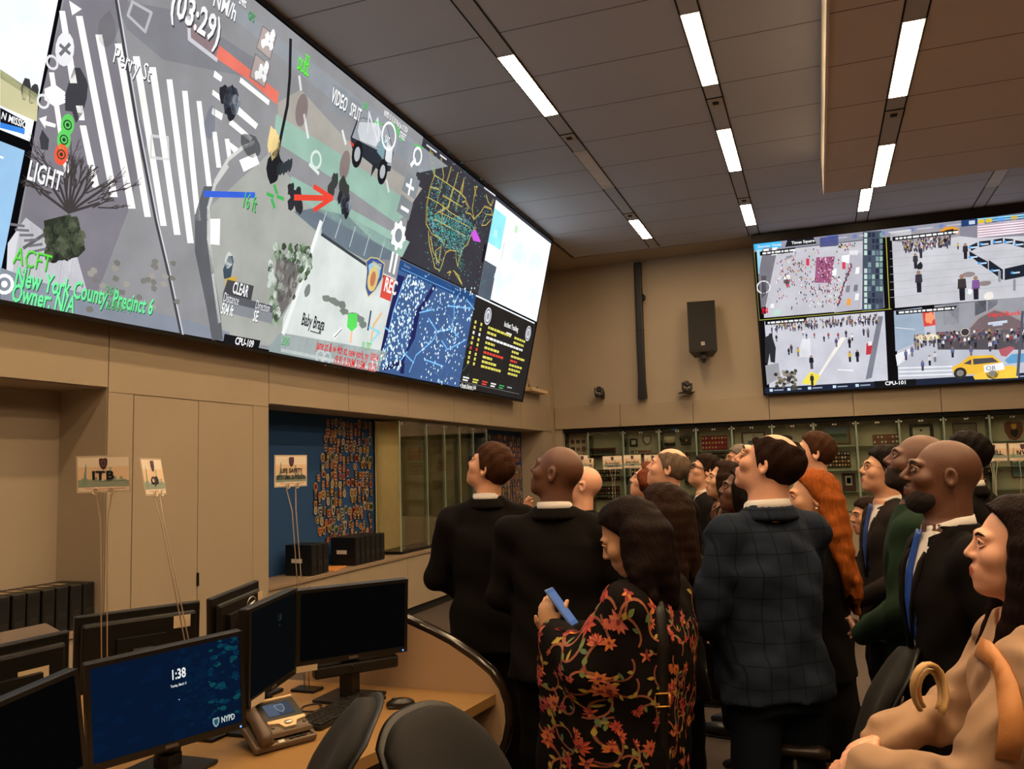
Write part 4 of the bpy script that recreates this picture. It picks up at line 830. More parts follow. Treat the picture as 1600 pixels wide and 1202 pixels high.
# ================================================================== display cases along the far wall
BX = [-4.354, -3.896, -3.25, -2.611, -1.97, -1.368, -0.713, -0.057, 0.591, 1.228, 1.867, 2.503, 3.126, 3.76, 4.4, 5.0, 5.64]
BACKP = mat('olive_grey_case_back', (205, 194, 168), .8, var=.06)
CASEL = ['narrow dark bay with rows of patches at the corner', 'bay with a wooden frame above two medal boards', 'bay with a black plaque beside a shield plaque', 'bay with two peaked caps on its upper shelf', 'bay with a red badge board', 'bay with a framed white certificate', 'bay with a dark oval plaque',
         'bay with a framed landscape picture above a gold badge board', 'bay with a small wood framed badge collection', 'bay with an ornate framed card under blue reflections', 'bay with a large thin framed paper', 'bay with a wooden shield plaque and a framed poster']
for i in range(len(BX) - 1):
    x0, x1 = BX[i], BX[i + 1]; w = x1 - x0
    lb = 'glass fronted display ' + CASEL[i] if i < len(CASEL) else 'glass fronted display bay at the far right, outside the photo'
    t = thing('display_cabinet', lb, 'display cabinet', (x0, 14.6, 0), 0, 'display bays along the far wall')
    b = MB(); b.box(.004, w - .004, .37, .40, .80, 2.32); b.build('back_panel', BACKP, t)
    b = MB(); b.box(.004, w - .004, .0, .40, .10, .79); b.build('base_cabinet', BEIGE, t)
    b = MB(); b.box(.004, w - .004, .03, .40, .002, .098); b.build('plinth', DARKV, t)
    b = MB(); b.box(.004, w - .004, -.01, .40, 2.275, 2.335); b.build('top_rail', DARKV, t)
    for s_, x in ((0, .008), (1, w - .008)):
        b = MB(); b.box(x - .005, x + .005, .02, .36, .80, 2.27); sp_ = b.build('glass_side', GLASS, t)
        b = MB(); b.box(x - .006, x + .006, .012, .02, .80, 2.27); b.build('glass_edge', GLASSE, sp_)
    if i == 0: continue
    for z in (1.12, 1.47, 1.86):
        b = MB(); b.box(.016, w - .016, .06, .366, z, z + .008); sh_ = b.build('glass_shelf', GLASS, t); b = MB(); b.box(.016, w - .016, .054, .06, z, z + .008); b.build('shelf_edge', GLASSE, sh_)
    for a, b2 in ((.014, w / 2 - .002), (w / 2 + .002, w - .014)):
        b = MB(); b.box(a, b2, .0, .006, .80, 2.27); d_ = b.build('glass_door', GLASS, t); h = MB()
        for xx in ((a + .01 if a < .1 else b2 - .035), (b2 - .03 if a < .1 else a + .005)): h.box(xx, xx + .025, -.008, .010, 2.215, 2.24)
        h.build('door_clip', STEEL, d_)
WOOD = mat('dark_wood_frame', (96, 58, 36), .5, var=.2, scale=12); WOODR = mat('red_wood', (128, 66, 42), .5, var=.2, scale=12)
def pxrect(x0, y0, x1, y1, Y=14.93):
    a = on((x0 + x1) / 2, (y0 + y1) / 2, 1, Y); w = abs(on(x1, (y0 + y1) / 2, 1, Y)[0] - on(x0, (y0 + y1) / 2, 1, Y)[0]); h = abs(on((x0 + x1) / 2, y0, 1, Y)[2] - on((x0 + x1) / 2, y1, 1, Y)[2]); return a, w, h
def framed(r, label, fm, art, cat='picture frame', bw=.025, name='picture_frame'):
    a, w, h = pxrect(*r); t = thing(name, label, cat, (a[0], 14.93, a[2]))
    b = MB(); W, H = w / 2, h / 2
    b.box(-W, W, -.012, .02, H - bw, H, 0, None, .004); b.box(-W, W, -.012, .02, -H, -H + bw, 0, None, .004); b.box(-W, -W + bw, -.012, .02, -H + bw, H - bw, 0, None, .004); b.box(W - bw, W, -.012, .02, -H + bw, H - bw, 0, None, .004); b.build('frame', fm, t)
    c = Canvas((0, .006, 0), (1, 0, 0), (0, 0, 1), uv=lambda x, y: (x * W, y * H)); art(c, W, H); c.build('artwork', PRINT, t); return t
def R2(c, x0, x1, y0, y1, rgb, lay): c.rect(x0, x1, y0, y1, rgb, lay)
def art_cert(c, W, H): R2(c, -W, W, -H, H, (206, 196, 180), 0); R2(c, -W * .5, W * .4, -H * .5, -H * .05, (110, 116, 140), 1); R2(c, -W * .4, W * .3, -H * .3, -H * .1, (70, 80, 110), 2); R2(c, -W * .1, W * .1, H * .5, H * .62, (150, 120, 80), 1)
def art_land(c, W, H): R2(c, -W, W, -H, H, (150, 116, 76), 0); R2(c, -W * .84, W * .84, -H * .8, H * .8, (96, 110, 86), 1); R2(c, -W * .8, W * .8, H * .05, H * .76, (106, 124, 140), 2); [c.blob((x, -.2), .03, .03, (70, 84, 56), True, 3, RP) for x in np.linspace(-.7, .7, 9)]
def art_plain(c, W, H): R2(c, -W, W, -H, H, (120, 108, 92), 0); R2(c, -W * .25, W * .2, H * .35, H * .5, (150, 130, 100), 1)
def art_card(c, W, H): R2(c, -W, W, -H, H, (44, 26, 20), 0); R2(c, -W * .72, W * .72, -H * .6, H * .6, (212, 204, 180), 1); c.blob((0, .2), W * .12, H * .14, (30, 40, 60), True, 2, RP)
def art_poster(c, W, H):
    R2(c, -W, W, -H, H, (186, 180, 166), 0); R2(c, -W * .9, W * .9, -H * .9, -H * .1, (120, 150, 150), 1)
    for k in range(8): R2(c, -W * .9 + k * .22 * W, -W * .75 + k * .22 * W, -H * .5, -H * RP.uniform(-.2, .3), (90, 110, 112), 2)
def art_dark(c, W, H): R2(c, -W, W, -H, H, (52, 34, 26), 0); R2(c, -W * .9, W * .9, -H * .1, H * .1, (80, 50, 36), 1)
framed((925, 700, 962, 716), 'wide reddish wooden frame on the shelf of the second bay from the corner', WOODR, art_dark)
framed((1159, 675, 1196, 701), 'dark framed white certificate on the shelf above the grey haired man', WOOD, art_cert)
framed((1281, 662, 1328, 694), 'gold and brown framed landscape picture behind the tall man', mat('gilt_frame', (110, 74, 40), .4, .2), art_land)
framed((1421, 663, 1458, 687), 'ornate black framed cream card above the green jacketed man', BLACKM, art_card)
framed((1489, 661, 1527, 689), 'large thin framed greyish paper above the dark haired head', WOOD, art_plain, bw=.014)
framed((1579, 692, 1612, 746), 'tall framed city poster at the right edge behind the wire signs', WOODR, art_poster, bw=.016)
def board(r, label, rows, cols, cols_rgb, bm, name='badge_board', cat='badge board', lit=False, rr=.016):
    a, w, h = pxrect(*r, 14.90); t = thing(name, label, cat, (a[0], 14.90, a[2])); W, H = w / 2, h / 2
    b = MB(); b.box(-W, W, 0, .03, -H, H, 0, None, .004); b.build('backing', bm, t)
    for j in range(rows):
        for k in range(cols):
            q = RP.random(); m = MB(); z = -H + (j + .5) * 2 * H / rows; x = -W + (k + .5) * 2 * W / cols
            s_ = min(rr, H / rows * .85, W / cols * .9)
            m.prism([(s_ * math.cos(.524 * i), s_ * 1.15 * math.sin(.524 * i)) for i in range(12)] if q < .6 else [(-s_, s_), (s_, s_), (s_ * .8, -s_ * .5), (0, -s_ * 1.2), (-s_ * .8, -s_ * .5)], .008, (x, -.008, z), (1, 0, 0), (0, 0, 1), (0, 1, 0)); m.build('badge', RP.choice(cols_rgb), t)
SILV = mat('silver_badge', (206, 200, 190), .3, .6); GOLD = mat('gold_badge', (226, 170, 80), .3, .6); WHB = mat('white_badge', (220, 212, 200), .5); BRB = mat('bronze_badge', (150, 96, 60), .4, .3); REDB = mat('red_badge', (170, 50, 50), .5)
FELT = mat('dark_felt', (40, 30, 28), .9); REDF = mat('red_felt', (150, 36, 40), .9); WOODB = mat('board_wood', (110, 70, 46), .6)
board((934, 734, 968, 751), 'medal board with small bronze badges, upper of two beside a wire sign', 3, 8, [BRB, SILV, GOLD], FELT)
board((931, 760, 968, 781), 'medal board with bronze badges, lower of two beside a wire sign', 3, 8, [BRB, SILV, REDB], FELT)
board((986, 704, 1018, 714), 'low row of badges under the shield plaque', 2, 8, [BRB, WHB, REDB], WOODB)
board((987, 733, 1003, 756), 'small board of bright white badges left of the reddish haired woman', 3, 4, [WHB, SILV], FELT)
board((1062, 705, 1078, 725), 'small reddish badge board behind the grey haired man', 3, 3, [BRB, GOLD], WOODB)
board((1096, 681, 1136, 703), 'red badge board with three rows of white badges', 3, 8, [WHB, SILV, REDB, GOLD], REDF)
board((1104, 708, 1133, 729), 'gold badge board under the red badge board', 3, 7, [GOLD, BRB, WHB], FELT)
board((1290, 706, 1328, 730), 'bright gold badge board beside the tall man\'s head', 4, 8, [GOLD, WHB, GOLD, BRB], FELT)
board((1364, 679, 1404, 702), 'wood framed badge collection above the man in glasses', 3, 7, [SILV, WHB, BRB], WOODR)
board((1527, 745, 1543, 775), 'small gold medal board behind the bearded man', 4, 3, [GOLD, WHB, BRB], WOODB)
def plaque(r, label, m, shape, inner):
    a, w, h = pxrect(*r, 14.93); t = thing('wall_plaque', label, 'plaque', (a[0], 14.93, a[2])); o = outline_pts(shape, w / 2, h / 2)
    b = MB(); b.prism(o, .02, (0, 0, 0), (1, 0, 0), (0, 0, 1), (0, 1, 0)); b.build('board', m, t)
    for k, sc_, im in inner: b = MB(); b.prism([(x * sc_, y * sc_ + k * h) for x, y in o], .008, (0, -.008, 0), (1, 0, 0), (0, 0, 1), (0, 1, 0)); b.build('emblem', im, t)
plaque((984, 684, 996, 699), 'small black plaque with white emblem in the third bay', BLACKP, 'square', [(0, .55, WHB)])
plaque((1004, 680, 1018, 696), 'wooden shield plaque with silver shield next to the black plaque', WOODR, 'shield', [(0, .72, SILV)])
plaque((1212, 680, 1239, 691), 'dark oval plaque lying high above the navy suited man', mat('dark_oval', (54, 40, 36), .4), 'oval', [(0, .8, BLACKP)])
plaque((1316, 736, 1337, 774), 'red brown plaque with round silver seal behind the red haired woman', mat('red_brown_plaque', (84, 34, 26), .5), 'square', [(0.1, .5, SILV), (.1, .3, BRB)])
plaque((1570, 658, 1599, 689), 'wooden shield plaque with brass eagle at upper right of the cases', WOODR, 'shield', [(.22, .3, GOLD), (-.12, .42, BLACKM)])
def cap(r, label, top, band):
    a, w, h = pxrect(*r, 14.8); t = thing('peaked_cap', label, 'cap', (a[0], 14.80, a[2] - h / 2), .3)
    b = MB(); b.tube([(0, 0, h * .3), (0, 0, h * .55), (0, .01, h * .8), (0, .015, h * .97), (0, .015, h)], [w * .40, w * .42, w * .5, w * .44, w * .1], 20); b.build('crown', top, t)
    b = MB(); b.tube([(0, 0, h * .12), (0, 0, h * .34)], [w * .405, w * .405], 20); b.build('band', band, t)
    b = MB(); b.add([(w * .4 * math.cos(s_), w * .4 * math.sin(s_), h * .14) for s_ in np.linspace(-2.6, -.54, 9)] + [(w * .5 * math.cos(s_), w * .62 * math.sin(s_), 0) for s_ in np.linspace(-2.6, -.54, 9)], [(k, k + 1, k + 10, k + 9) for k in range(8)], 0, True); v_ = b.build('visor', BLACKM, t)
    md = v_.modifiers.new('thick', 'SOLIDIFY'); md.thickness = .004
    b = MB(); b.ball((0, -w * .43, h * .5), (.014, .006, .018)); b.build('badge', GOLD, t)
cap((1036, 683, 1057, 697), 'white topped peaked police cap on the shelf behind the man in glasses', mat('white_cap', (206, 190, 160), .7), BLACKP)
cap((1061, 681, 1081, 696), 'dark peaked cap beside the white topped cap', mat('dark_cap', (34, 30, 30), .8), BLACKP)
cap((1068, 742, 1084, 757), 'black peaked cap on a lower shelf behind the smiling woman', mat('dark_cap', (34, 30, 30), .8), BLACKP)
cap((1531, 729, 1552, 743), 'dark peaked cap under the long sign with two wires', mat('dark_cap', (34, 30, 30), .8), BLACKP)
for j in range(9):
    for k in range(4):
        z = 1.0 + .14 * j; x = -4.29 + .105 * k
        me = RP.choice([p for p in PM if p[1] in (4, 9, 3, 7)]); o = link('shoulder_patch', me[2], None, (x, 14.964, z), (0, 0, -math.pi / 2)); tag(o, 'dark %s patch in the narrow corner bay of the far wall' % me[0], 'patch', 'dark %s patches in the corner bay' % me[0])

# ================================================================== speakers, cameras, shelf on the walls
t = thing('loudspeaker', 'black loudspeaker box hung on the far wall left of the right video wall', 'loudspeaker', (-1.735, 14.30, 3.95), .22, rot=(math.radians(-14), 0, .12))
b = MB(); b.prism([(-.235, -.10), (.235, -.10), (.15, .2), (-.15, .2)], .92, (0, 0, -.46), (1, 0, 0), (0, 1, 0), (0, 0, 1)); b.build('cabinet', mat('speaker_cabinet', (66, 58, 52), .5), t)
b = MB(); b.box(-.225, .225, -.115, -.10, -.45, .45, 0, None, .006); b.build('grille', mat('speaker_grille', (20, 18, 17), .7, bump=.5, bscale=500), t)
b = MB(); b.box(-.03, .03, -.119, -.115, -.36, -.30); b.build('badge', STEEL, t)
b = MB(); b.add([(-.02, -.120, -.35), (-.013, -.120, -.35), (.013, -.120, -.31), (.02, -.120, -.31), (.02, -.120, -.35), (.013, -.120, -.35), (-.013, -.120, -.31), (-.02, -.120, -.31)], [(0, 1, 6, 7), (7, 6, 5, 4), (5, 4, 3, 2)]); b.build('logo', BLACKP, t)
b = MB(); b.box(-.05, .05, .0, .12, -.56, -.46, 0, None, .01); b.box(-.03, .03, .08, .2, -.56, -.50); b.box(-.05, .05, -.02, .06, .46, .49); b.box(-.025, .025, .02, .27, .42, .47); b.build('mount', BLACKM, t)
t = thing('column_speaker', 'tall thin black column speaker on the far wall near the corner', 'loudspeaker', (-2.84, 14.46, 2.83), 0, rot=(0, math.radians(.4), 0))
b = MB(); b.box(-.06, .065, -.06, .05, .0, 2.42, 0, None, .02); b.build('body', mat('column_black', (20, 18, 18), .45), t)
b = MB(); b.prism([(-.075, 0), (.08, 0), (.06, .35), (-.055, .35)], .12, (0, -.066, -.02), (1, 0, 0), (0, 0, 1), (0, 1, 0)); b.build('foot', BLACKP, t)
b = MB(); b.box(-.062, .067, -.063, .05, 1.19, 1.20); b.build('seam', DARKV, t)
b = MB(); b.tube([(.06, 0, 1.72), (.1, 0, 1.75), (.1, 0, 1.8), (.06, 0, 1.83)], .02, 8); b.build('bracket', BLACKM, t)
for X, lb, sh in ((-3.60, 'small black PTZ camera on the far wall left of the column speaker', False), (-2.05, 'small black PTZ camera on a little black shelf right of the column speaker', True)):
    t = thing('pan_tilt_camera', lb, 'camera', (X, 14.38, 2.88), .25)
    b = MB(); b.cyl((0, 0, 0), .07, .035, n=20); b.build('base', BLACKP, t)
    b = MB(); b.box(-.085, -.06, -.05, .05, .03, .17, 0, None, .01); b.box(.06, .085, -.05, .05, .03, .15, 0, None, .01); b.box(-.085, .085, -.05, .05, .03, .07, 0, None, .01); b.build('yoke', mat('camera_body', (34, 32, 31), .4), t)
    b = MB(); b.ball((0, 0, .14), .055); b.cyl((0, -.02, .14), .04, .05, (0, -1, .1)); h_ = b.build('camera_head', BLACKP, t)
    b = MB(); b.cyl((0, -.071, .146), .028, .004, (0, -1, .1)); b.build('lens', mat('lens_glass', (40, 30, 50), .1), h_)
    b = MB(); b.box(-.005, .005, -.054, -.05, .045, .055); b.build('indicator', WHITEP, t)
    b = MB(); (b.box(-.14, .12, -.10, .17, -.015, -.002) if sh else b.box(.03, .10, .03, .17, -.01, .10)); b.build('bracket', BLACKM, t)
t = thing('wall_shelf', 'small cream wall shelf with thin antenna cords under the corner of the left video wall', 'shelf', (-4.46, 13.35, 2.93))
b = MB(); b.box(-.06, .10, -.42, .42, 0, .06, 0, None, .006); b.build('box', mat('cream_box', (214, 186, 150), .6), t)
b = MB(); b.tube([(-.02, -.42, .03), (-.03, -.5, .02), (-.03, -.5, .36), (.0, -.14, .06)], .006, 6); b.build('cord', mat('cream_cord', (220, 196, 160), .6), t)
for y in (-.3, .15): b = MB(); b.tube([(0, y, .06), (0, y, .12)], .008, 6); b.build('pin', BLACKM, t)

# ================================================================== desks and equipment in the left foreground
DESKTOP = mat('wood_desktop', (148, 112, 66), .45, var=.10, scale=4, stretch=(2, 20, 2)); PANEL = mat('desk_panel_fabric', (166, 136, 104), .85, var=.06, scale=80, bump=.05, bscale=500); RIM = mat('glossy_dark_trim', (34, 24, 18), .18, .0, spec=.8)
dt = thing('console_desk', 'curved wooden console desk with a sweeping dark rimmed end panel in the left foreground', 'desk', (-1.6, 3.0, 0))
rel = lambda L: [(x + 1.6, y - 3.0) for x, y in L]
top = rel([(-3.3, 0.6), (-1.75, 0.6), (-1.66, 1.5), (-1.58, 2.0), (-1.50, 2.4), (-1.42, 2.75), (-1.36, 3.05), (-1.33, 3.335), (-3.3, 3.335)])
b = MB(); b.prism(top, .04, (0, 0, .70), (1, 0, 0), (0, 1, 0), (0, 0, 1)); b.build('desktop', DESKTOP, dt)
rim = [on(x, y, 1, 3.36) for x, y in ((540, 945), (590, 957), (640, 974), (675, 990), (705, 1006), (740, 1030), (768, 1054), (784, 1078), (793, 1104), (795, 1130), (790, 1158), (778, 1190))]
prof = [(p[0] + 1.6, p[2]) for p in rim]; x0_ = prof[0][0]
ep = thing('desk_end_panel', 'tan end panel with a sweeping glossy dark rim behind the large black monitor', 'panel', (-1.6, 3.0, 0))
b = MB(); b.prism([(x0_ - .2, prof[0][1] + .04)] + prof + [(prof[-1][0] - .08, .002), (x0_ - .2, .002)], .045, (0, .338, 0), (1, 0, 0), (0, 0, 1), (0, 1, 0)); b.build('panel', PANEL, ep)
rp_ = [(x0_ - .2, .36, prof[0][1] + .052)] + [(p[0], .36, p[1] + .012) for p in prof] + [(prof[-1][0] - .075, .36, .02)]
b = MB(); b.tube(rp_, .024, 10); b.build('rim_trim', RIM, ep)
b = MB(); b.box(-1.7, -1.66, -2.35, .33, .02, .70); b.box(-1.6, -.3, -2.38, -2.34, .02, .70); b.box(-1.0, -.96, -2.3, .3, .02, .69); b.build('base_panel', BEIGE, dt)
def console(loc, w, d, label, rz=0):
    t = thing('console_desk', label, 'desk', loc, rz)
    b = MB(); b.box(-w / 2, w / 2, -d / 2, d / 2, .70, .74, 0, None, .01); b.build('desktop', DESKTOP, t)
    for s_ in (-1, 1): b = MB(); b.box(s_ * w / 2 - .03, s_ * w / 2 + .03, -d / 2 + .02, d / 2 - .02, .05, .70); b.build('end_panel', WALLP, t); b = MB(); b.box(s_ * w / 2 - .035, s_ * w / 2 + .035, -d / 2, d / 2, .002, .05); b.build('plinth', DARKV, t)
    b = MB(); b.box(-w / 2 + .03, w / 2 - .03, d / 2 - .08, d / 2 - .04, .05, .70); b.build('modesty_panel', BEIGE, t)
    return t
console((-1.85, 7.0, 0), 1.7, .8, 'low console desk behind the two men in black suits')
console((-1.35, 8.65, 0), 2.9, 1.1, 'far console desk holding the row of wire signs')
console((1.95, 7.4, 0), 2.3, .9, 'console desk behind the men on the right with two wire signs')

def monitor(c, label, name='computer_monitor', back=False, thick=.045, draw=None, stand=True, foot_z=.74, sticker=None, led=True):
    """c: top-left, top-right, bottom-right, bottom-left corners of the screen side (or of the back when back=True)"""
    c = [Vector(p) for p in c]; o = (c[2] + c[3]) / 2; U = (c[1] - c[0]).normalized(); V = ((c[0] + c[1]) - (c[2] + c[3])).normalized(); V = (V - U * V.dot(U)).normalized(); N = U.cross(V)
    w = ((c[1] - c[0]).length + (c[2] - c[3]).length) / 2; h = ((c[0] + c[1]) / 2 - o).length
    M = Matrix(((U.x, V.x, N.x, 0), (U.y, V.y, N.y, 0), (U.z, V.z, N.z, 0), (0, 0, 0, 1)))
    t = thing(name, label, 'monitor', (o.x, o.y, foot_z)); M = Matrix.Translation((0, 0, o.z - foot_z)) @ M; bz = .014
    fr = -1 if not back else 1                      # front of the screen looks along +N (or -N when we see its back)
    b = MB()
    if not back:
        b.box(-w / 2, w / 2, 0, h, -thick, -.006, 0, M, .006); b.box(-w / 2, w / 2, 0, .022, -.006, 0, 0, M); b.box(-w / 2, w / 2, h - bz, h, -.006, 0, 0, M); b.box(-w / 2, -w / 2 + bz, .022, h - bz, -.006, 0, 0, M); b.box(w / 2 - bz, w / 2, .022, h - bz, -.006, 0, 0, M)
    else:
        b.box(-w / 2, w / 2, 0, h, -.03, -.005, 0, M, .006); b.box(-w / 2 + .02, w / 2 - .02, .02, h - .03, -.006, .02, 0, M, .012)
    b.build('housing', mat('monitor_black', (17, 15, 14), .42, var=.15), t)
    if not back:
        cvs = Canvas(M @ Vector((0, 0, -.005)), M.to_3x3() @ Vector((1, 0, 0)), M.to_3x3() @ Vector((0, 1, 0)), uv=lambda x, y: (x, y)); cvs.STEP = .0004
        cvs.rect(-w / 2 + bz, w / 2 - bz, .022, h - bz, (5, 5, 6), 0)
        if draw: draw(cvs, w, h)
        cvs.build('screen', PICTF, t)
        b = MB(); b.box(-.02, .02, .006, .016, 0, .0015, 0, M); b.build('logo', mat('dull_logo', (90, 84, 80), .4), t)
        if led: b = MB(); b.box(w / 2 - .022, w / 2 - .017, .006, .011, 0, .002, 0, M); b.build('power_light', emat('blue_led', (.1, .25, 1), 3.0), t)
    s_ = -1 if not back else 1
    if stand:
        b = MB(); b.box(-.04, .04, -.05, .16, s_ * .05 - .012, s_ * .05 + .012, 0, M, .006); b.box(-.09, .09, .10, .20, s_ * .03 - .01, s_ * .03 + .01, 0, M); p = M @ Vector((0, -.03, s_ * .05)); b.box(p.x - .03, p.x + .03, p.y - .03, p.y + .03, .01, max(.02, p.z)); b.build('stand', BLACKP, t)
        b = MB(); b.box(p.x - .12, p.x + .12, p.y - .1, p.y + .1, 0, .015, 0, None, .006); b.build('foot', BLACKP, t)
        if back: b = MB(); b.tube([M @ Vector(q) for q in ((-.05, .10, .05), (-.02, .13, .07), (.05, .135, .075), (.07, .13, .07))], .008, 8); b.build('handle', STEEL, t)
    for (u0, u1, v0, v1) in (sticker or []): b = MB(); z_ = .021 if back else .001; b.box(u0 * w, u1 * w, v0 * h, v1 * h, z_, z_ + .001, 0, M); b.build('label_sticker', mat('paper_sticker', (206, 184, 150), .6), t)
    return t, M, w, h
def lock_screen(c, w, h):
    c.rect(-w / 2 + .014, w / 2 - .014, .022, h - .014, (7, 22, 44), 1)
    q = random.Random(3)
    for k in range(160):
        x = q.uniform(.05, .48) * w; y = q.uniform(.15, .95) * h; d = q.uniform(.002, .008); c.blob((x, y), d * 1.6, d, q.choice([(8, 44, 66), (10, 56, 74), (12, 66, 72), (6, 36, 60)]) if x / w > .25 else (7, 28, 52), False, 2, q)
    for k in range(30): x = q.uniform(-.45, .3) * w; y = q.uniform(.1, .9) * h; c.blob((x, y), .02, .012, (7, 25, 50), False, 2, q)
    c.text('1:38', (.06 * w, .67 * h), .032, (236, 240, 236), False, 'b', 'c', 4, .62); c.text('Tuesday, March 11', (.06 * w, .595 * h), .0085, (216, 222, 220), False, 'b', 'c', 4, .55)
    c.disc((.06 * w, .46 * h), .0016, (230, 230, 230), px=False, layer=4); c.text('NYPD', (.33 * w, .115 * h), .02, (200, 210, 206), False, 'b', 'l', 4, .62)
    sx_, sy_ = .295 * w, .135 * h; c.poly([(sx_ + x * .011, sy_ + y * .016) for x, y in outline_pts('shield', 1, 1)], (150, 170, 170), False, 4); c.poly([(sx_ + x * .007, sy_ + y * .011) for x, y in outline_pts('shield', 1, 1)], (40, 80, 100), False, 5)
def dim_clock(c, w, h): c.rect(-w / 2 + .014, w / 2 - .014, .022, h - .014, (8, 10, 12), 1); c.text('1:38', (.12 * w, .72 * h), .026, (44, 54, 58), False, 'r', 'c', 4, .6); c.text('Tuesday', (.12 * w, .66 * h), .008, (40, 46, 50), False, 'r', 'c', 4, .6)
A4 = lambda L, T: [at(x, y, t_) for (x, y), t_ in zip(L, T)]
monitor(A4([(-70, 1128), (135, 1040), (137, 1210), (-66, 1312)], [2.15, 2.48, 2.48, 2.15]), 'black switched off monitor at the bottom left corner, left of the blue lock screen')
monitor(A4([(136, 1040), (383, 985), (385, 1138), (139, 1208)], [2.5, 2.8, 2.8, 2.5]), 'monitor with the blue lock screen showing 1:38', draw=lock_screen)
monitor(A4([(386, 955), (461, 921), (463, 1048), (388, 1112)], [2.88, 3.3, 3.3, 2.88]), 'narrow looking dark monitor turned sideways right of the blue lock screen', draw=dim_clock, sticker=[(-.46, -.2, -.03, .05)], led=False)
mt_, mM_, mw_, mh_ = monitor(A4([(462, 924), (637, 905), (635, 1017), (464, 1046)], [3.32, 3.56, 3.56, 3.32]), 'large black switched off monitor standing against the desk end panel', sticker=[(-.5, -.32, -.06, .02)])
b = MB(); b.box(-.16, .20, -.062, -.012, -.05, .0, 0, mM_, .008); b.build('sound_bar', BLACKP, mt_)
monitor(A4([(333, 936), (409, 906), (405, 1010), (333, 1035)], [3.45, 3.75, 3.75, 3.45]), 'back of a monitor with a round logo facing the cupboard doors', back=True, sticker=[(.36, .46, .68, .86)])
monitor(A4([(112, 966), (310, 940), (311, 1055), (114, 1090)], [3.1, 3.38, 3.38, 3.1]), 'back of a wide monitor with a pale label above the blue lock screen', back=True, sticker=[(.26, .40, .70, .86)])
gt, gM, gw, gh = monitor(A4([(-90, 1030), (116, 985), (104, 1130), (-90, 1180)], [2.55, 2.85, 2.85, 2.55]), 'back of an old thick monitor with a barcode sticker at the left edge', back=True, sticker=[(.05, .30, .38, .70)])
b = MB(); b.prism([(-gw / 2, 0), (gw / 2, 0), (gw / 2 - .05, .07), (-gw / 2 + .05, .07)], .05, gM @ Vector((0, gh - .02, -.02)), gM.to_3x3() @ Vector((1, 0, 0)), gM.to_3x3() @ Vector((0, .6, -.8)), gM.to_3x3() @ Vector((0, -.8, -.6))); b.build('hood', mat('worn_grey_plastic', (84, 68, 56), .55, var=.15), gt)
et = [o for o in COL.objects if o.get('label', '').startswith('back of a monitor with a round logo')][0]
e4 = A4([(333, 936), (409, 906), (405, 1010), (333, 1035)], [3.45, 3.75, 3.75, 3.45]); q_ = Vector(e4[0]) * .3 * .72 + Vector(e4[1]) * .7 * .72 + Vector(e4[2]) * .7 * .28 + Vector(e4[3]) * .3 * .28; U_ = (Vector(e4[1]) - Vector(e4[0])).normalized(); N_ = U_.cross(Vector((0, 0, 1))).normalized()
b = MB(); q0 = q_ - et.location + N_ * .022; b.tube([q0 + (U_ * math.cos(k * .4488) + Vector((0, 0, 1)) * math.sin(k * .4488)) * .03 for k in range(15)], .003, 6); b.tube([q0 - U_ * .018 - Vector((0, 0, .006)), q0 + U_ * .018 + Vector((0, 0, .006))], .006, 6); b.build('logo', STEEL, et)

# phone, keyboard, mouse, cables
t = thing('desk_phone', 'grey desk phone with a lit screen and a handset beside the keyboard', 'phone', (-1.87, 2.56, .742), 0, rot=(math.radians(0), 0, math.radians(62)))
PHG = mat('phone_grey', (98, 82, 66), .45, var=.05); TL = Matrix.Rotation(math.radians(24), 4, 'X')
b = MB(); b.box(-.115, .115, -.11, .11, .0, .025, 0, TL, .006); b.box(-.08, .08, .03, .09, -.035, .0, 0, TL); b.box(-.1, .1, -.10, -.08, -.004, .01); bd = b.build('body', PHG, t, (0, 0, .045))
b = MB(); b.box(-.035, .115, .0, .105, .025, .03, 0, TL, .002); b.build('screen_panel', BLACKP, t, (0, 0, .045))
c = Canvas(TL @ Vector((0, 0, .031)), TL.to_3x3() @ Vector((1, 0, 0)), TL.to_3x3() @ Vector((0, 1, 0)), uv=lambda x, y: (x, y)); c.STEP = .0003
c.rect(-.012, .088, .022, .088, (64, 70, 84), 1); c.rect(-.012, .03, .022, .088, (82, 92, 110), 2); c.poly([(.045 + x * .018, .058 + y * .024) for x, y in outline_pts('shield', 1, 1)], (120, 128, 136), False, 3); c.poly([(.045 + x * .013, .058 + y * .018) for x, y in outline_pts('shield', 1, 1)], (80, 90, 104), False, 4)
so_ = c.build('screen', PICTF, t); so_.location = (0, 0, .045)
b = MB(); b.box(-.035, .115, .107, .118, .02, .036, 0, TL, .004); b.build('top_bar', mat('cream_trim', (214, 184, 140), .5), t, (0, 0, .045))
b = MB(); b.prism([(-.03, 0), (.112, 0), (.112, -.014), (.075, -.02), (.06, -.045), (.02, -.045), (.005, -.02), (-.03, -.014)], .008, TL @ Vector((0, 0, .025)), TL.to_3x3() @ Vector((1, 0, 0)), TL.to_3x3() @ Vector((0, 1, 0)), TL.to_3x3() @ Vector((0, 0, 1))); np_ = b.build('navigation_bar', mat('cream_trim', (214, 184, 140), .5), t, (0, 0, .045))
b = MB(); b.ball(TL @ Vector((.04, -.022, .034)), (.017, .014, .006), M=None); b.build('button', SILV, np_)
for r_ in range(4):
    for k in range(3): b = MB(); b.box(.012 + .022 * k, .029 + .022 * k, -.06 - .014 * r_, -.05 - .014 * r_, .025, .031, 0, TL, .002); b.build('key', BLACKP, t, (0, 0, .045))
for x, y in ((-.02, -.03), (.1, -.03), (-.022, -.075), (-.008, -.082), (.09, -.055), (.1, -.068), (.09, -.085), (.1, -.095)): b = MB(); b.box(x - .006, x + .006, y - .005, y + .005, .025, .03, 0, TL, .002); b.build('key', GREYP, t, (0, 0, .045))
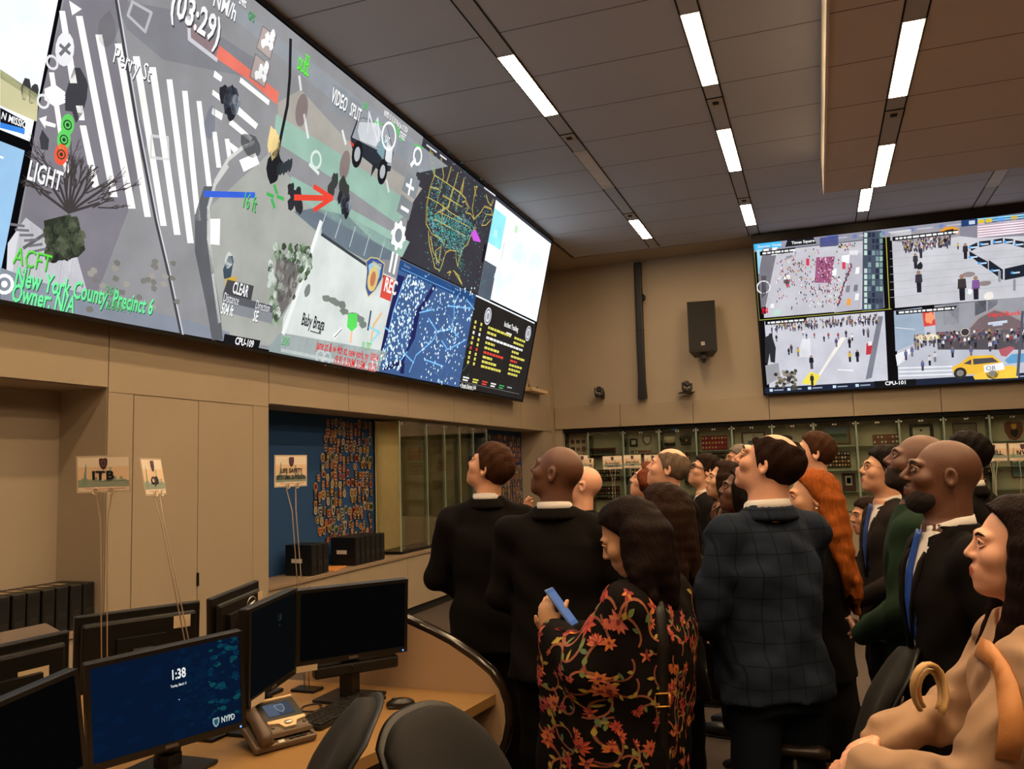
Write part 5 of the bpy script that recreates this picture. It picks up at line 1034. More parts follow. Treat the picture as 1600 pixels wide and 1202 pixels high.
b = MB(); b.box(-.03, -.008, -.106, -.092, .025, .0265, 0, TL); b.build('label_sticker', WHITEP, t, (0, 0, .045))
b = MB(); b.tube([TL @ Vector(p) for p in ((-.078, -.115, .036), (-.078, -.09, .05), (-.078, 0, .056), (-.078, .08, .05), (-.078, .11, .038))], [.022, .026, .022, .026, .02], 14); hs = b.build('handset', mat('phone_handset', (84, 66, 50), .4, var=.05), t, (0, 0, .045))
t = thing('keyboard', 'black keyboard on the desk between the phone and the mouse', 'keyboard', (-1.83, 2.93, .742), math.radians(86))
b = MB(); b.box(-.22, .22, -.075, .075, 0, .014, 0, None, .004); b.build('base', BLACKP, t)
KEY = mat('key_black', (26, 24, 23), .5)
kb = MB()
for r_ in range(5):
    for k in range(15): b = MB(); b.box(-.208 + .028 * k, -.184 + .028 * k, -.066 + .027 * r_, -.044 + .027 * r_, .014, .021, 0, None, .003); b.build('key', KEY, t)
t = thing('computer_mouse', 'black mouse on the wooden desk in front of the end panel', 'mouse', (-1.63, 3.06, .742), math.radians(120))
b = MB(); b.ball((0, 0, .012), (.034, .058, .024)); b.box(-.03, .03, -.05, .05, 0, .01, 0, None, .01); b.build('shell', mat('mouse_black', (28, 24, 22), .3), t); b = MB(); b.box(-.004, .004, .015, .035, .032, .038, 0, None, .003); b.build('wheel', GREYP, t)
def cable(pts, label):
    P_ = [Vector(q) for q in pts]; P_ = [P_[0]] + P_ + [P_[-1]]; out = []
    for i in range(1, len(P_) - 2):
        for k in range(6):
            t = k / 6; out.append(.5 * (2 * P_[i] + (P_[i + 1] - P_[i - 1]) * t + (2 * P_[i - 1] - 5 * P_[i] + 4 * P_[i + 1] - P_[i + 2]) * t * t + (3 * P_[i] - P_[i - 1] - 3 * P_[i + 1] + P_[i + 2]) * t ** 3))
    b = MB(); b.tube(out + [P_[-1]], .0035, 6); tag(b.build('cable', BLACKP), label, 'cable')
D = lambda x, y, z=.746: on(x, y, 2, z)
cable([D(436, 1126), D(470, 1122), D(500, 1108), D(498, 1100), D(475, 1104), D(474, 1112), D(510, 1110), D(525, 1104), D(552, 1103)], 'thin black cable looping from the phone towards the keyboard')
cable([at(551, 1040, 3.3), D(552, 1060), D(545, 1080), D(515, 1088), D(490, 1098)], 'thin black cable hanging below the large black monitor')
cable([D(600, 1098), D(590, 1095), D(575, 1092)], 'short black mouse cable running behind the chair top')

# wire sign holders
def sign(px_top, px_bot, t_, w, h, yaw, label, lines, lean=0.0, wires=2, foot=.74, crest=True, serif=True, tbot=None):
    P = at(*px_top, t_); Q = at(px_bot[0], px_bot[1], tbot or t_); Q = P + (Q - P) * ((P[2] - foot) / (P[2] - Q[2]))      # straight down the wires to the desk top
    t = thing('wire_sign_holder', label, 'sign', (Q[0], Q[1], foot), 0, 'wire sign holders on the consoles'); d = P - Q
    c_, s_ = math.cos(yaw), math.sin(yaw); Uv = np.array([c_, s_, 0]); n_ = np.array([s_, -c_, 0]); ax = d / np.linalg.norm(d); Vv = ax - Uv * (ax @ Uv); Vv /= np.linalg.norm(Vv); Nv = np.cross(Uv, Vv)
    M = Matrix(((Uv[0], Vv[0], Nv[0], d[0]), (Uv[1], Vv[1], Nv[1], d[1]), (Uv[2], Vv[2], Nv[2], d[2]), (0, 0, 0, 1)))
    b = MB(); b.box(-w / 2, w / 2, -h / 2, h / 2, -.002, 0, 0, M); card = b.build('card', mat('laminate_sleeve', (206, 190, 168), .25), t)
    c = Canvas(d, Uv, Vv, uv=lambda x, y: (x, y)); c.STEP = .0004; e = .006
    c.rect(-w / 2 + e, w / 2 - e, -h / 2 + e, h / 2 - e, (240, 228, 210), 1); c.rect(-w / 2 + e, w / 2 - e, -h * .15, h * .2, (236, 206, 174), 2); c.rect(-w / 2 + e, w / 2 - e, -h * .34, -h * .18, (150, 164, 150), 3)
    q = random.Random(5)
    for k in range(16): x = -w / 2 + e + (w - 2 * e) * k / 16; c.rect(x, x + (w - 2 * e) / 16, -h * .2, -h * .2 + h * q.choice([.02, .05, .09, .13, .06]), (150, 170, 158), 3)
    c.poly([(-w * .40, -h * .3), (-w * .30, -h * .3), (-w * .315, -h * .02), (-w * .31, h * .2), (-w * .325, h * .3), (-w * .345, h * .1), (-w * .37, -h * .1)], (130, 160, 140), False, 4); c.rect(w * .10, w * .15, -h * .2, h * .18, (160, 176, 170), 3)
    c.rect(-w * .35, w * .4, -h * .40, -h * .385, (206, 110, 90), 4)
    if crest: c.poly([(x * h * .11, h * .28 + y * h * .16) for x, y in outline_pts('shield', 1, 1)], (48, 34, 50), False, 5); c.poly([(x * h * .075, h * .29 + y * h * .11) for x, y in outline_pts('shield', 1, 1)], (120, 70, 70), False, 6); c.poly([(x * h * .04, h * .29 + y * h * .06) for x, y in outline_pts('shield', 1, 1)], (60, 60, 96), False, 7)
    for st, v, hh, sx in lines: c.text(st, (0, v * h), hh * h, (24, 26, 40), False, 'x', 'c', 8, sx, 0.0, None, 1.13)
    c.build('print', PRINT, card)
    for s_ in (-1, 1):
        a = Vector(d) + Vector(Uv) * s_ * w * .14 + Vector(Vv) * (-h * .46); b = MB(); r_ = .012
        loop = [a + (Vector(Uv) * math.cos(k * .6) + Vector(Vv) * math.sin(k * .6)) * r_ + Vector(Nv) * (.004 + .0006 * k) for k in range(12)]
        mid = Vector(d) * .82 + Vector(Uv) * s_ * .012; b.tube(loop[::-1] + [a - Vector(Vv) * .015, mid, Vector((s_ * .012, 0, .01))], .0022, 6); b.build('wire', CLEARWIRE, t)
    b = MB(); b.box(-.06, .06, -.04, .04, 0, .012, 0, None, .004); b.build('base', BLACKM, t)
sign((162, 741), (163, 1030), 3.05, .193, .135, math.radians(24), 'wire sign with a laminated city card lettered ITB', [('ITB', -.14, .23, 1.2)])
sign((240, 745), (293, 1010), 3.0, .19, .135, math.radians(112), 'leaning wire sign seen edge on right of the ITB sign', [('CJB', -.2, .2, 1.0)])
sign((455, 736), (468, 915), 3.62, .20, .138, math.radians(82), 'wire sign LIFE SAFETY SYSTEMS DIVISION in front of the blue wall', [('LIFE SAFETY', -.05, .13, .9), ('SYSTEMS DIVISION', -.26, .13, .75)])
for pt, pb, tt, ww, hh, yw, lb, ln in [((957, 723), (961, 800), 8.7, .205, .14, .1, 'small white wire sign with a round seal in the far sign row', [('NYC POLICE DEPT', -.12, .13, .62), ('TRANSIT OFF', -.32, .13, .7)]),
        ((988, 721), (990, 800), 8.9, .19, .14, .1, 'far wire sign with a shield crest right of the round seal sign', [('OPERATIONS DIV', -.12, .13, .6), ('OPS', -.32, .13, .8)]), ((1020, 721), (1020, 800), 8.9, .18, .14, .1, 'far wire sign partly hidden by the grey haired man', [('NYS CHIEF', -.12, .13, .7), ('OFFICE', -.32, .13, .7)]),
        ((910, 722), (905, 800), 8.6, .12, .14, .2, 'far wire sign half hidden behind the bald man in the black suit', []), ((922, 726), (922, 800), 8.7, .10, .13, 1.0, 'small turned wire sign beside the balding man in glasses', [('COMMAND', -.12, .12, .5), ('CENTER', -.32, .12, .5)]),
        ((1552, 707), (1556, 800), 6.5, .19, .14, .0, 'wire sign lettered INTELL right of the dark haired head', [('INTELL', -.15, .24, .75)]), ((1598, 706), (1598, 800), 6.5, .19, .14, .0, 'wire sign lettered NW at the right edge of the photo', [('NW', -.15, .24, .9)])]:
    sign(pt, pb, tt, ww, hh, yw, lb, ln)

# office chairs
CHF = mat('chair_fabric', (13, 12, 11), .9, var=.15, scale=60, bump=.1, bscale=400); CHP = mat('chair_plastic', (14, 12, 11), .5, var=.1); CHA = mat('chair_arm_pad', (44, 34, 28), .35)
def chair(loc, rz, label):
    t = thing('office_chair', label, 'office chair', loc, rz, 'office chairs'); b = MB()
    def shell(th0, thick, w0, h0, h1, nU=12, nV=10):
        V = []; F = []
        for side in (0, 1):
            for j in range(nV + 1):
                for i in range(nU + 1):
                    u = i / nU * 2 - 1; v = j / nV; ww = w0 * (1 - .14 * abs(v - .45) ** 1.5 * 2) * (1 - .06 * max(0, v - .85) / .15 * abs(u)); zz = h0 + (h1 - h0) * v - (.05 * abs(u) ** 3 * max(0, v - .6) / .4)
                    yy = th0 + .045 * u * u - .028 * math.sin(v * 3.1) - .20 * v * v + (thick if side else 0) * (1 - .6 * (abs(u) ** 4 + (2 * abs(v - .5)) ** 6) / 2)
                    V.append((u * ww, yy, zz))
        n = (nU + 1) * (nV + 1)
        for s_ in (0, 1):
            for j in range(nV):
                for i in range(nU): q = [s_ * n + j * (nU + 1) + i, s_ * n + j * (nU + 1) + i + 1, s_ * n + (j + 1) * (nU + 1) + i + 1, s_ * n + (j + 1) * (nU + 1) + i]; F.append(tuple(q))
        edge = [i for i in range(nU)] ; rimi = [(j * (nU + 1)) for j in range(nV + 1)]
        ring = [i for i in range(nU + 1)] + [j * (nU + 1) + nU for j in range(1, nV + 1)] + [nV * (nU + 1) + i for i in range(nU - 1, -1, -1)] + [j * (nU + 1) for j in range(nV - 1, 0, -1)]
        for a, b2 in zip(ring, ring[1:] + ring[:1]): F.append((a, b2, n + b2, n + a))
        return V, F
    V, F = shell(-.272, .055, .235, .54, 1.0, 20, 16); m = MB(); m.add(V, F, 0, True); m.build('backrest', CHF, t)
    V, F = shell(-.292, .018, .245, .53, 1.01, 20, 16); m = MB(); m.add(V, F, 0, True); m.build('back_shell', CHP, t)
    m = MB(); m.box(-.25, .25, -.24, .26, .43, .50, 0, None, .035); m.build('seat', CHF, t)
    for s_ in (-1, 1):
        m = MB(); m.tube([(s_ * .25, .0, .44), (s_ * .31, .0, .46), (s_ * .31, .0, .60)], .02, 8); a = m.build('arm_post', CHP, t); m = MB(); m.tube([(s_ * .31, -.14, .605), (s_ * .31, -.10, .61), (s_ * .31, .10, .61), (s_ * .31, .14, .605)], [.02, .042, .042, .02], 12, flat=.5); m.build('arm_pad', CHA, a)
    m = MB(); m.tube([(0, -.29, .60), (0, -.31, .45), (0, -.12, .41), (0, .02, .41)], .03, 8); m.build('back_support', CHP, t)
    m = MB(); m.cyl((0, 0, .10), .03, .33, n=16); m.build('gas_column', BLACKM, t)
    m = MB()
    for k in range(5): a = k * 1.2566; m.tube([(0, 0, .11), (.30 * math.cos(a), .30 * math.sin(a), .075)], [.03, .018], 8)
    bs = m.build('base', CHP, t)
    for k in range(5): a = k * 1.2566; m = MB(); m.cyl((.30 * math.cos(a) - .02 * math.sin(a), .30 * math.sin(a) + .02 * math.cos(a), .03), .03, .04, (math.sin(a), -math.cos(a), 0), 14); m.build('caster', BLACKP, t)
    return t
P1 = at(600, 1094, 2.2); c1 = chair((P1[0] - .43, P1[1] - .24, 0), math.radians(120), 'black office chair with rounded back top in front of the keyboard'); c1.scale = (1, 1, P1[2] / 1.01)
Pa, Pb = at(612, 1195, 2.02), at(782, 1092, 2.5); mid = (Pa + Pb) / 2; dv = Pb - Pa; nrm = np.array((dv[1], -dv[0])) / np.hypot(dv[0], dv[1])
c2_ = dup(c1, (mid[0] + nrm[0] * .40 - .05, mid[1] + nrm[1] * .40 - .01, 0), math.atan2(-nrm[0], nrm[1]), 'black office chair with curved back rail pushed against the sweeping end panel'); c2_.scale = (.96, 1, mid[2] / .965)
Pc = at(1408, 1003, 2.62); c3 = dup(c1, (Pc[0] - .36, Pc[1] - .0, 0), math.radians(88), 'black office chair standing among the people at lower right'); c3.scale = (.84, .84, Pc[2] / 1.02)
# ================================================================== people: implicit bodies meshed as one continuous surface each
def axis_pts(lo, hi, h, fine=()):
    p = [lo]
    while p[-1] < hi:
        x = p[-1]; s = h
        for a, b, hf in fine:
            if a - .5 * h <= x <= b: s = min(s, hf)
        p.append(x + s)
    return np.array(p, np.float32)
class SDF:
    def __init__(s, xs, ys, zs):
        s.a = (xs, ys, zs); s.D = np.full((len(xs), len(ys), len(zs)), 1.0, np.float32)
    def win(s, lo, hi):
        sl = []
        for a, l, h in zip(s.a, lo, hi):
            i, j = np.searchsorted(a, l), np.searchsorted(a, h)
            sl.append(slice(max(0, i - 1), min(len(a), j + 1)))
        return tuple(sl)
    def grid(s, w):
        return s.a[0][w[0]][:, None, None], s.a[1][w[1]][None, :, None], s.a[2][w[2]][None, None, :]
    def put(s, fn, lo, hi, k=.0, mode='add'):
        w = s.win(lo, hi)
        if any(q.stop <= q.start for q in w): return
        d = fn(*s.grid(w)).astype(np.float32); A = s.D[w]
        if mode == 'add':
            if k > 0: h = np.maximum(k - np.abs(A - d), 0) / k; s.D[w] = np.minimum(A, d) - h * h * k * .25
            else: s.D[w] = np.minimum(A, d)
        elif mode == 'sub':
            d = -d
            if k > 0: h = np.maximum(k - np.abs(A - d), 0) / k; s.D[w] = np.maximum(A, d) + h * h * k * .25
            else: s.D[w] = np.maximum(A, d)
        elif mode == 'and': s.D[w] = np.maximum(A, d)
    def cone(s, a, b, ra, rb, k=.02, T=None, mode='add'):
        a = np.array(a, float); b = np.array(b, float)
        if T is not None: a = T[1] + T[0] @ a; b = T[1] + T[0] @ b
        r = max(ra, rb) + k + .02; ab = b - a; L = float(ab @ ab) + 1e-9
        def fn(x, y, z):
            px, py, pz = x - a[0], y - a[1], z - a[2]; h = np.clip((px * ab[0] + py * ab[1] + pz * ab[2]) / L, 0, 1)
            return np.sqrt((px - h * ab[0]) ** 2 + (py - h * ab[1]) ** 2 + (pz - h * ab[2]) ** 2) - (ra + (rb - ra) * h)
        s.put(fn, np.minimum(a, b) - r, np.maximum(a, b) + r, k, mode)
    def chain(s, pts, rs, k=.02, T=None):
        for i in range(len(pts) - 1): s.cone(pts[i], pts[i + 1], rs[i], rs[i + 1], k, T)
    def ell(s, c, r, k=.02, T=None, R=None, mode='add'):
        c = np.array(c, float); R = np.eye(3) if R is None else R
        if T is not None: c = T[1] + T[0] @ c; R = T[0] @ R
        r = np.array(r, float); m = r.max() + k + .02
        def fn(x, y, z):
            px, py, pz = x - c[0], y - c[1], z - c[2]
            q = [(px * R[0, i] + py * R[1, i] + pz * R[2, i]) / r[i] for i in range(3)]
            n = np.sqrt(q[0] ** 2 + q[1] ** 2 + q[2] ** 2) + 1e-6; g = np.sqrt((q[0] / r[0]) ** 2 + (q[1] / r[1]) ** 2 + (q[2] / r[2]) ** 2) + 1e-6
            return n * (n - 1) / g
        s.put(fn, c - m, c + m, k, mode)
    def loft(s, rows, k=.03, pw=2.3, mode='add', off=0.0):
        """rows: (z, half width, half depth, centre x, centre y)"""
        rows = sorted(rows); Zs = [r[0] for r in rows]; m = max(max(r[1], r[2]) for r in rows) + k + .05
        cx = [r[3] if len(r) > 3 else 0 for r in rows]; cy = [r[4] if len(r) > 4 else 0 for r in rows]
        def fn(x, y, z):
            w = np.interp(z, Zs, [r[1] for r in rows]) + off; d = np.interp(z, Zs, [r[2] for r in rows]) + off
            q = (np.abs(x - np.interp(z, Zs, cx)) / w) ** pw + (np.abs(y - np.interp(z, Zs, cy)) / d) ** pw
            e = (q ** (1 / pw) - 1) * np.minimum(w, d)
            return np.maximum(e, np.maximum(Zs[0] - off - z, z - Zs[-1] - off))
        s.put(fn, (min(cx) - m, min(cy) - m, Zs[0] - k - .03), (max(cx) + m, max(cy) + m, Zs[-1] + k + .03), k, mode)
    def fold(s, amp, f=(11, 13, 9), seed=0):
        x, y, z = s.grid((slice(None),) * 3)
        s.D += (amp * (np.sin(f[2] * z * 2.1 + 3 * np.sin(f[0] * x + seed) + 2 * y * f[1]) * .6 + np.sin(f[2] * z * 4.3 - 2.5 * np.sin(f[1] * y * 1.3 + seed * 2) + f[0] * x * 1.7) * .4)).astype(np.float32)
    def mesh(s):
        """surface nets"""
        D = s.D; nx, ny, nz = D.shape; I = D < 0
        c = np.zeros((nx - 1, ny - 1, nz - 1), np.int8)
        for dx in (0, 1):
            for dy in (0, 1):
                for dz in (0, 1): c += I[dx:nx - 1 + dx, dy:ny - 1 + dy, dz:nz - 1 + dz]
        act = (c > 0) & (c < 8); ix, iy, iz = np.nonzero(act); n = len(ix)
        acc = np.zeros((n, 3)); cnt = np.zeros(n); X, Y, Zz = s.a
        for a0, a1 in [((0, 0, 0), (1, 0, 0)), ((0, 1, 0), (1, 1, 0)), ((0, 0, 1), (1, 0, 1)), ((0, 1, 1), (1, 1, 1)), ((0, 0, 0), (0, 1, 0)), ((1, 0, 0), (1, 1, 0)), ((0, 0, 1), (0, 1, 1)), ((1, 0, 1), (1, 1, 1)), ((0, 0, 0), (0, 0, 1)), ((1, 0, 0), (1, 0, 1)), ((0, 1, 0), (0, 1, 1)), ((1, 1, 0), (1, 1, 1))]:
            d0 = D[ix + a0[0], iy + a0[1], iz + a0[2]]; d1 = D[ix + a1[0], iy + a1[1], iz + a1[2]]; m = (d0 < 0) != (d1 < 0)
            t = np.where(m, d0 / np.where(m, d0 - d1, 1), 0)
            p0 = np.stack([X[ix + a0[0]], Y[iy + a0[1]], Zz[iz + a0[2]]], 1); p1 = np.stack([X[ix + a1[0]], Y[iy + a1[1]], Zz[iz + a1[2]]], 1)
            acc += (p0 + (p1 - p0) * t[:, None]) * m[:, None]; cnt += m
        V = acc / cnt[:, None]; idx = np.full(act.shape, -1, np.int64); idx[ix, iy, iz] = np.arange(n); F = []
        for ax in range(3):
            A = np.moveaxis(I, ax, 0); e = A[:-1, 1:-1, 1:-1] != A[1:, 1:-1, 1:-1]; i, j, k = np.nonzero(e); j = j + 1; k = k + 1
            G = np.moveaxis(idx, ax, 0); q = np.stack([G[i, j - 1, k - 1], G[i, j, k - 1], G[i, j, k], G[i, j - 1, k]], 1)
            flip = ~A[i, j, k]
            if ax == 1: flip = ~flip
            q[flip] = q[flip][:, ::-1]; F.append(q)
        F = np.concatenate(F); F = F[(F >= 0).all(1)]
        return V, F
def mesh_np(name, V, F, mats, midx=None):
    me = bpy.data.meshes.new(name); n, m = len(V), len(F); k = F.shape[1]
    me.vertices.add(n); me.vertices.foreach_set('co', np.asarray(V, np.float32).ravel()); me.loops.add(m * k); me.loops.foreach_set('vertex_index', np.asarray(F, np.int32).ravel())
    me.polygons.add(m); me.polygons.foreach_set('loop_start', np.arange(0, m * k, k, dtype=np.int32)); me.polygons.foreach_set('loop_total', np.full(m, k, np.int32))
    for q in (mats if isinstance(mats, (list, tuple)) else [mats]): me.materials.append(q)
    me.polygons.foreach_set('use_smooth', np.ones(m, bool))
    if midx is not None: me.polygons.foreach_set('material_index', np.asarray(midx, np.int32))
    me.update(); me.validate(); return me
def relax(V, F, it=1, lam=.5):
    for _ in range(it):
        S = np.zeros_like(V); C = np.zeros(len(V))
        for a, b in ((0, 1), (1, 2), (2, 3), (3, 0)):
            np.add.at(S, F[:, a], V[F[:, b]]); np.add.at(S, F[:, b], V[F[:, a]]); np.add.at(C, F[:, a], 1); np.add.at(C, F[:, b], 1)
        V = V + lam * (S / np.maximum(C, 1)[:, None] - V)
    return V
def Rz(a): c, s_ = math.cos(a), math.sin(a); return np.array([[c, -s_, 0], [s_, c, 0], [0, 0, 1]])
def Rx(a): c, s_ = math.cos(a), math.sin(a); return np.array([[1, 0, 0], [0, c, -s_], [0, s_, c]])
def Ry(a): c, s_ = math.cos(a), math.sin(a); return np.array([[c, 0, s_], [0, 1, 0], [-s_, 0, c]])

def head_prims(S, T, p):
    """T = (rotation, origin); head space: x right, y forward, z up, origin between the ears"""
    w = p.get('headw', 1.0); jaw = p.get('jaw', 1.0); fem = p.get('fem', False)
    S.ell((0, -.018, .026), (.076 * w, .098, .090), .0, T)
    S.ell((0, .026, -.035), (.061 * w, .066, .085), .03, T)
    S.ell((0, .028, -.075), (.052 * w * jaw, .054, .040), .025, T)
    S.ell((0, .066, -.102), (.024 * jaw, .022, .018), .022, T)
    for sx in (-1, 1):
        S.ell((sx * .040, .058, -.026), (.026, .026, .026), .02, T)
        S.cone((sx * .012, .086, .024), (sx * .040, .074, .020), .011, .009, .014, T)
    for sx in (-1, 1): S.ell((sx * .032, .101, .003), (.018, .014, .012), .014, T, None, 'sub')
    nl = p.get('nose', 1.0)
    S.cone((0, .083, .016), (0, .101 + .005 * nl, -.026), .008, .0120 * (.88 if fem else 1), .013, T)
    for sx in (-1, 1): S.ell((sx * .0120, .094, -.031), (.009, .011, .008), .008, T)
    S.ell((0, .074, -.066), (.030, .022, .026), .015, T)
    lp = 1.25 if p.get('lips') else 1.0
    S.cone((-.017, .087, -.061), (.017, .087, -.061), .0055 * lp, .0055 * lp, .006, T); S.cone((0, .092, -.061), (0, .093, -.061), .007 * lp, .007 * lp, .006, T)
    S.cone((-.014, .085, -.073), (.014, .085, -.073), .0065 * lp, .0065 * lp, .005, T); S.cone((0, .089, -.073), (0, .090, -.073), .008 * lp, .008 * lp, .005, T)
    for sx in (-1, 1):
        R = Rz(sx * .35) @ Rx(-.2)
        S.ell((sx * .080 * w, -.012, -.006), (.009, .021, .033), .008, T, R); S.ell((sx * .086 * w, -.010, -.004), (.008, .010, .018), .006, T, R, 'sub')
def hand_prims(S, w, f, pn, side, curl=.5, sc=1.0, k=.007):
    """palm, four unequal bent fingers and a thumb rooted on the side of the palm"""
    w = np.array(w, float); f = np.array(f, float); f /= np.linalg.norm(f); pn = np.array(pn, float); pn -= f * (pn @ f); pn /= np.linalg.norm(pn); sd = np.cross(f, pn) * side
    R = np.stack([sd, f, pn], 1)
    S.ell(w + f * .045 * sc, np.array((.040, .055, .017)) * sc, .012, None, R)
    for i, (o, L, r) in enumerate(((.028, .070, .0092), (.010, .078, .0095), (-.009, .072, .0092), (-.027, .056, .0082))):
        a = w + f * (.082 - .006 * abs(i - 1)) * sc + sd * o * sc; c = curl * (.85 + .12 * i); d = f
        for j, q in enumerate((.45, .32, .23)):
            ang = c * (.55, .75, .6)[j]; d = d * math.cos(ang) + pn * math.sin(ang); d /= np.linalg.norm(d); b = a + d * L * q * sc; S.cone(a, b, r * sc * (1 - .1 * j), r * sc * (.92 - .12 * j), k); a = b
    a = w + f * .028 * sc + sd * .030 * sc; d = f * .62 + sd * .62 + pn * .45 * min(1, curl * 1.6); d /= np.linalg.norm(d)
    for L, r in ((.034, .0125), (.030, .0105), (.024, .009)): b = a + d * L * sc; S.cone(a, b, r * sc, r * sc * .9, .008); a = b; d = d * .9 + f * .3 + pn * .25 * curl; d /= np.linalg.norm(d)

SKIN = {'light': (214, 158, 124), 'pink': (226, 168, 138), 'tan': (190, 134, 100), 'olive': (206, 156, 118), 'brown': (100, 64, 46), 'dark': (84, 48, 34)}
def skin(t): return mat('skin_' + t, SKIN[t], .48, var=.10, scale=14, bump=.06, bscale=160)
def cloth(name, rgb, rough=.9, bump=.12, bscale=260): return mat(name, rgb, rough, var=.14, scale=9, bump=bump, bscale=bscale, spec=.12)
def hairm(name, rgb, rough=.5): return mat(name, rgb, rough, var=.6, scale=1.0, bump=.55, bscale=1.6, stretch=(110, 110, 8), spec=.04)
LIPS = {'light': (176, 92, 80), 'pink': (184, 96, 84), 'tan': (150, 84, 70), 'olive': (168, 78, 70), 'brown': (96, 50, 42), 'dark': (74, 40, 34)}
EYEW = mat('eye_white', (176, 160, 148), .2, var=.02); EYED = mat('eye_dark', (30, 20, 16), .15)
SHOE = mat('black_shoe', (18, 15, 14), .3); SHIRTW = cloth('white_shirt', (214, 208, 204), .8, .05)

def arm_default(side, kind, s):
    """elbow, wrist, hand direction, palm normal"""
    if kind == 'front': return np.array((side * .262, .03, 1.13)), np.array((side * .075, .215, 1.0)), np.array((-side * .8, .35, -.35)), np.array((0, -.7, .7))
    if kind == 'down': return np.array((side * .262, -.035, 1.16)), np.array((side * .275, .03, .90)), np.array((0, .15, -1.0)), np.array((-side, .2, 0))
    if kind == 'fold': return np.array((side * .26, .10, 1.17)), np.array((-side * .03, .235, 1.17 + side * .02)), np.array((-side, .1, .1)), np.array((0, -1, 0))
    if kind == 'chin': return np.array((side * .24, .16, 1.14)), np.array((side * .10, .25, 1.40)), np.array((-side * .4, -.1, .9)), np.array((0, -1, .1))
    return kind
def person(label, px, t, body, head, pitch, p):
    """px, t: where the middle of the head is; body/head: facing in degrees ccw from the depth axis; pitch: degrees the face is raised"""
    hc = at(px[0], px[1], t); a = math.radians(body); RH = Rz(math.radians(head - body)) @ Rx(math.radians(pitch)) @ Ry(math.radians(p.get('roll', 0)))
    hs = p.get('hs', 1.0); offh = RH @ np.array((0, .018, .082)) * hs
    lean = p.get('lean', 0.0)
    s = (hc[2] - offh[2]) / 1.575; piv = np.array((0, -.005 + lean, 1.575 * s)); ho = piv + offh
    org = hc - Rz(a) @ ho; loc = (org[0], org[1], 0.0)
    T = (RH * hs, ho); bw = p.get('bw', 1.0) * s; bd = p.get('bd', 1.0) * s; fem = p.get('fem', False)
    near = t < 3.0; hf = .0034 if near else (.0042 if t < 4.4 else .0055); h0 = .011 if t < 4.4 else .015
    arms = {sd: arm_default(sd, p.get('arm_r' if sd > 0 else 'arm_l', p.get('arms', 'front')), s) for sd in (-1, 1)}
    J = {}
    for sd in (-1, 1):
        e, w, f, pn = [np.array(q, float) for q in arms[sd]]; J[sd] = (np.array((sd * .172 * bw, -.01 * s + lean * .8, 1.402 * s)), e * s, w * s, f / np.linalg.norm(f), pn)
    # ---- skin: one continuous surface
    fx = [(ho[0] - .115 * hs, ho[0] + .115 * hs, hf)]; fy = [(ho[1] - .135 * hs, ho[1] + .135 * hs, hf)]; fz = [(ho[2] - .15 * hs, ho[2] + .14 * hs, hf)]
    hh = .0044 if near else .0068
    for sd in (-1, 1):
        c_ = J[sd][2] + J[sd][3] * .09; fx.append((c_[0] - .11, c_[0] + .11, hh)); fy.append((c_[1] - .11, c_[1] + .11, hh)); fz.append((c_[2] - .11, c_[2] + .11, hh))
    allp = np.array([q for sd in (-1, 1) for q in J[sd][:3]] + [J[sd][2] + J[sd][3] * .22 for sd in (-1, 1)])
    lo = np.minimum(allp.min(0) - .12, (-.30 * bw, -.27, 0)); hi = np.maximum(allp.max(0) + .12, (.30 * bw, .27, 0))
    hi[2] = ho[2] + .17; lo[2] = -.01; lo[1] = min(lo[1], ho[1] - .16); hi[1] = max(hi[1], ho[1] + .17)
    S = SDF(axis_pts(lo[0], hi[0], h0, fx), axis_pts(lo[1], hi[1], h0, fy), axis_pts(lo[2], hi[2], h0, fz))
    head_prims(S, T, p)
    nr = (.047 if fem else .057) * p.get('neck', 1.0)
    S.cone(T[1] + T[0] @ np.array((0, -.028, -.055)), (0, -.012 + lean * .9, 1.47 * s), nr, nr * 1.12, .028)
    S.loft([(.86 * s, .150 * bw, .10 * bd), (.98 * s, .150 * bw, .10 * bd), (1.12 * s, .128 * bw, .085 * bd), (1.28 * s, .144 * bw, .10 * bd, 0, lean * .4), (1.37 * s, .140 * bw, .090 * bd, 0, lean * .8), (1.45 * s, .085 * bw, .062 * bd, 0, lean * .9), (1.50 * s, .06 * bw, .05 * bd, 0, lean * .9)], .03)
    for sd in (-1, 1):
        sh, e, w, f, pn = J[sd]
        S.chain([(sd * .06, -.008 + lean * .9, 1.43 * s), sh, e, w], [.045, .046, .036, .026], .02); hand_prims(S, w, f, pn, sd, p.get('curl', .55), .94 if fem else 1.0)
        st = p.get('stance', .10) * s; S.chain([(sd * .085 * s, 0, .88 * s), (sd * st, .012, .50 * s), (sd * st, -.012, .075 * s)], [.078 * s, .054 * s, .040 * s], .02); S.cone((sd * st, -.02, .045), (sd * st, .13, .03), .034, .026, .02)
    V, F = S.mesh(); q = (V - T[1]) @ (T[0] / hs ** 2); fc = q[F].mean(1)
    lipr = ((fc[:, 0] / .019) ** 2 + ((fc[:, 2] + .067) / .0125) ** 2 < 1) & (fc[:, 1] > .078)
    mi = lipr.astype(int); ms = [skin(p['skin']), mat('lips_' + p['skin'], LIPS[p['skin']] if not p.get('lips') else p['lips'], .4)]
    if p.get('beard'):
        bz = (fc[:, 2] < np.interp(fc[:, 1], [-.04, .0, .02, .05, .09], [-.06, -.028, -.035, -.045, -.048])) & (fc[:, 1] > -.012) & (fc[:, 2] > -.15) & ~lipr & ~((fc[:, 2] > -.06) & (fc[:, 1] > .07) & (np.abs(fc[:, 0]) < .012) & (fc[:, 2] > -.044)); mi[bz] = 2; ms.append(mat('beard_' + p['skin'], p['beard'], .8, var=.4, scale=200, bump=.3, bscale=500))
    o = link('person', mesh_np('person', V, F, ms, mi), None, loc, (0, 0, a)); tag(o, label, 'person')
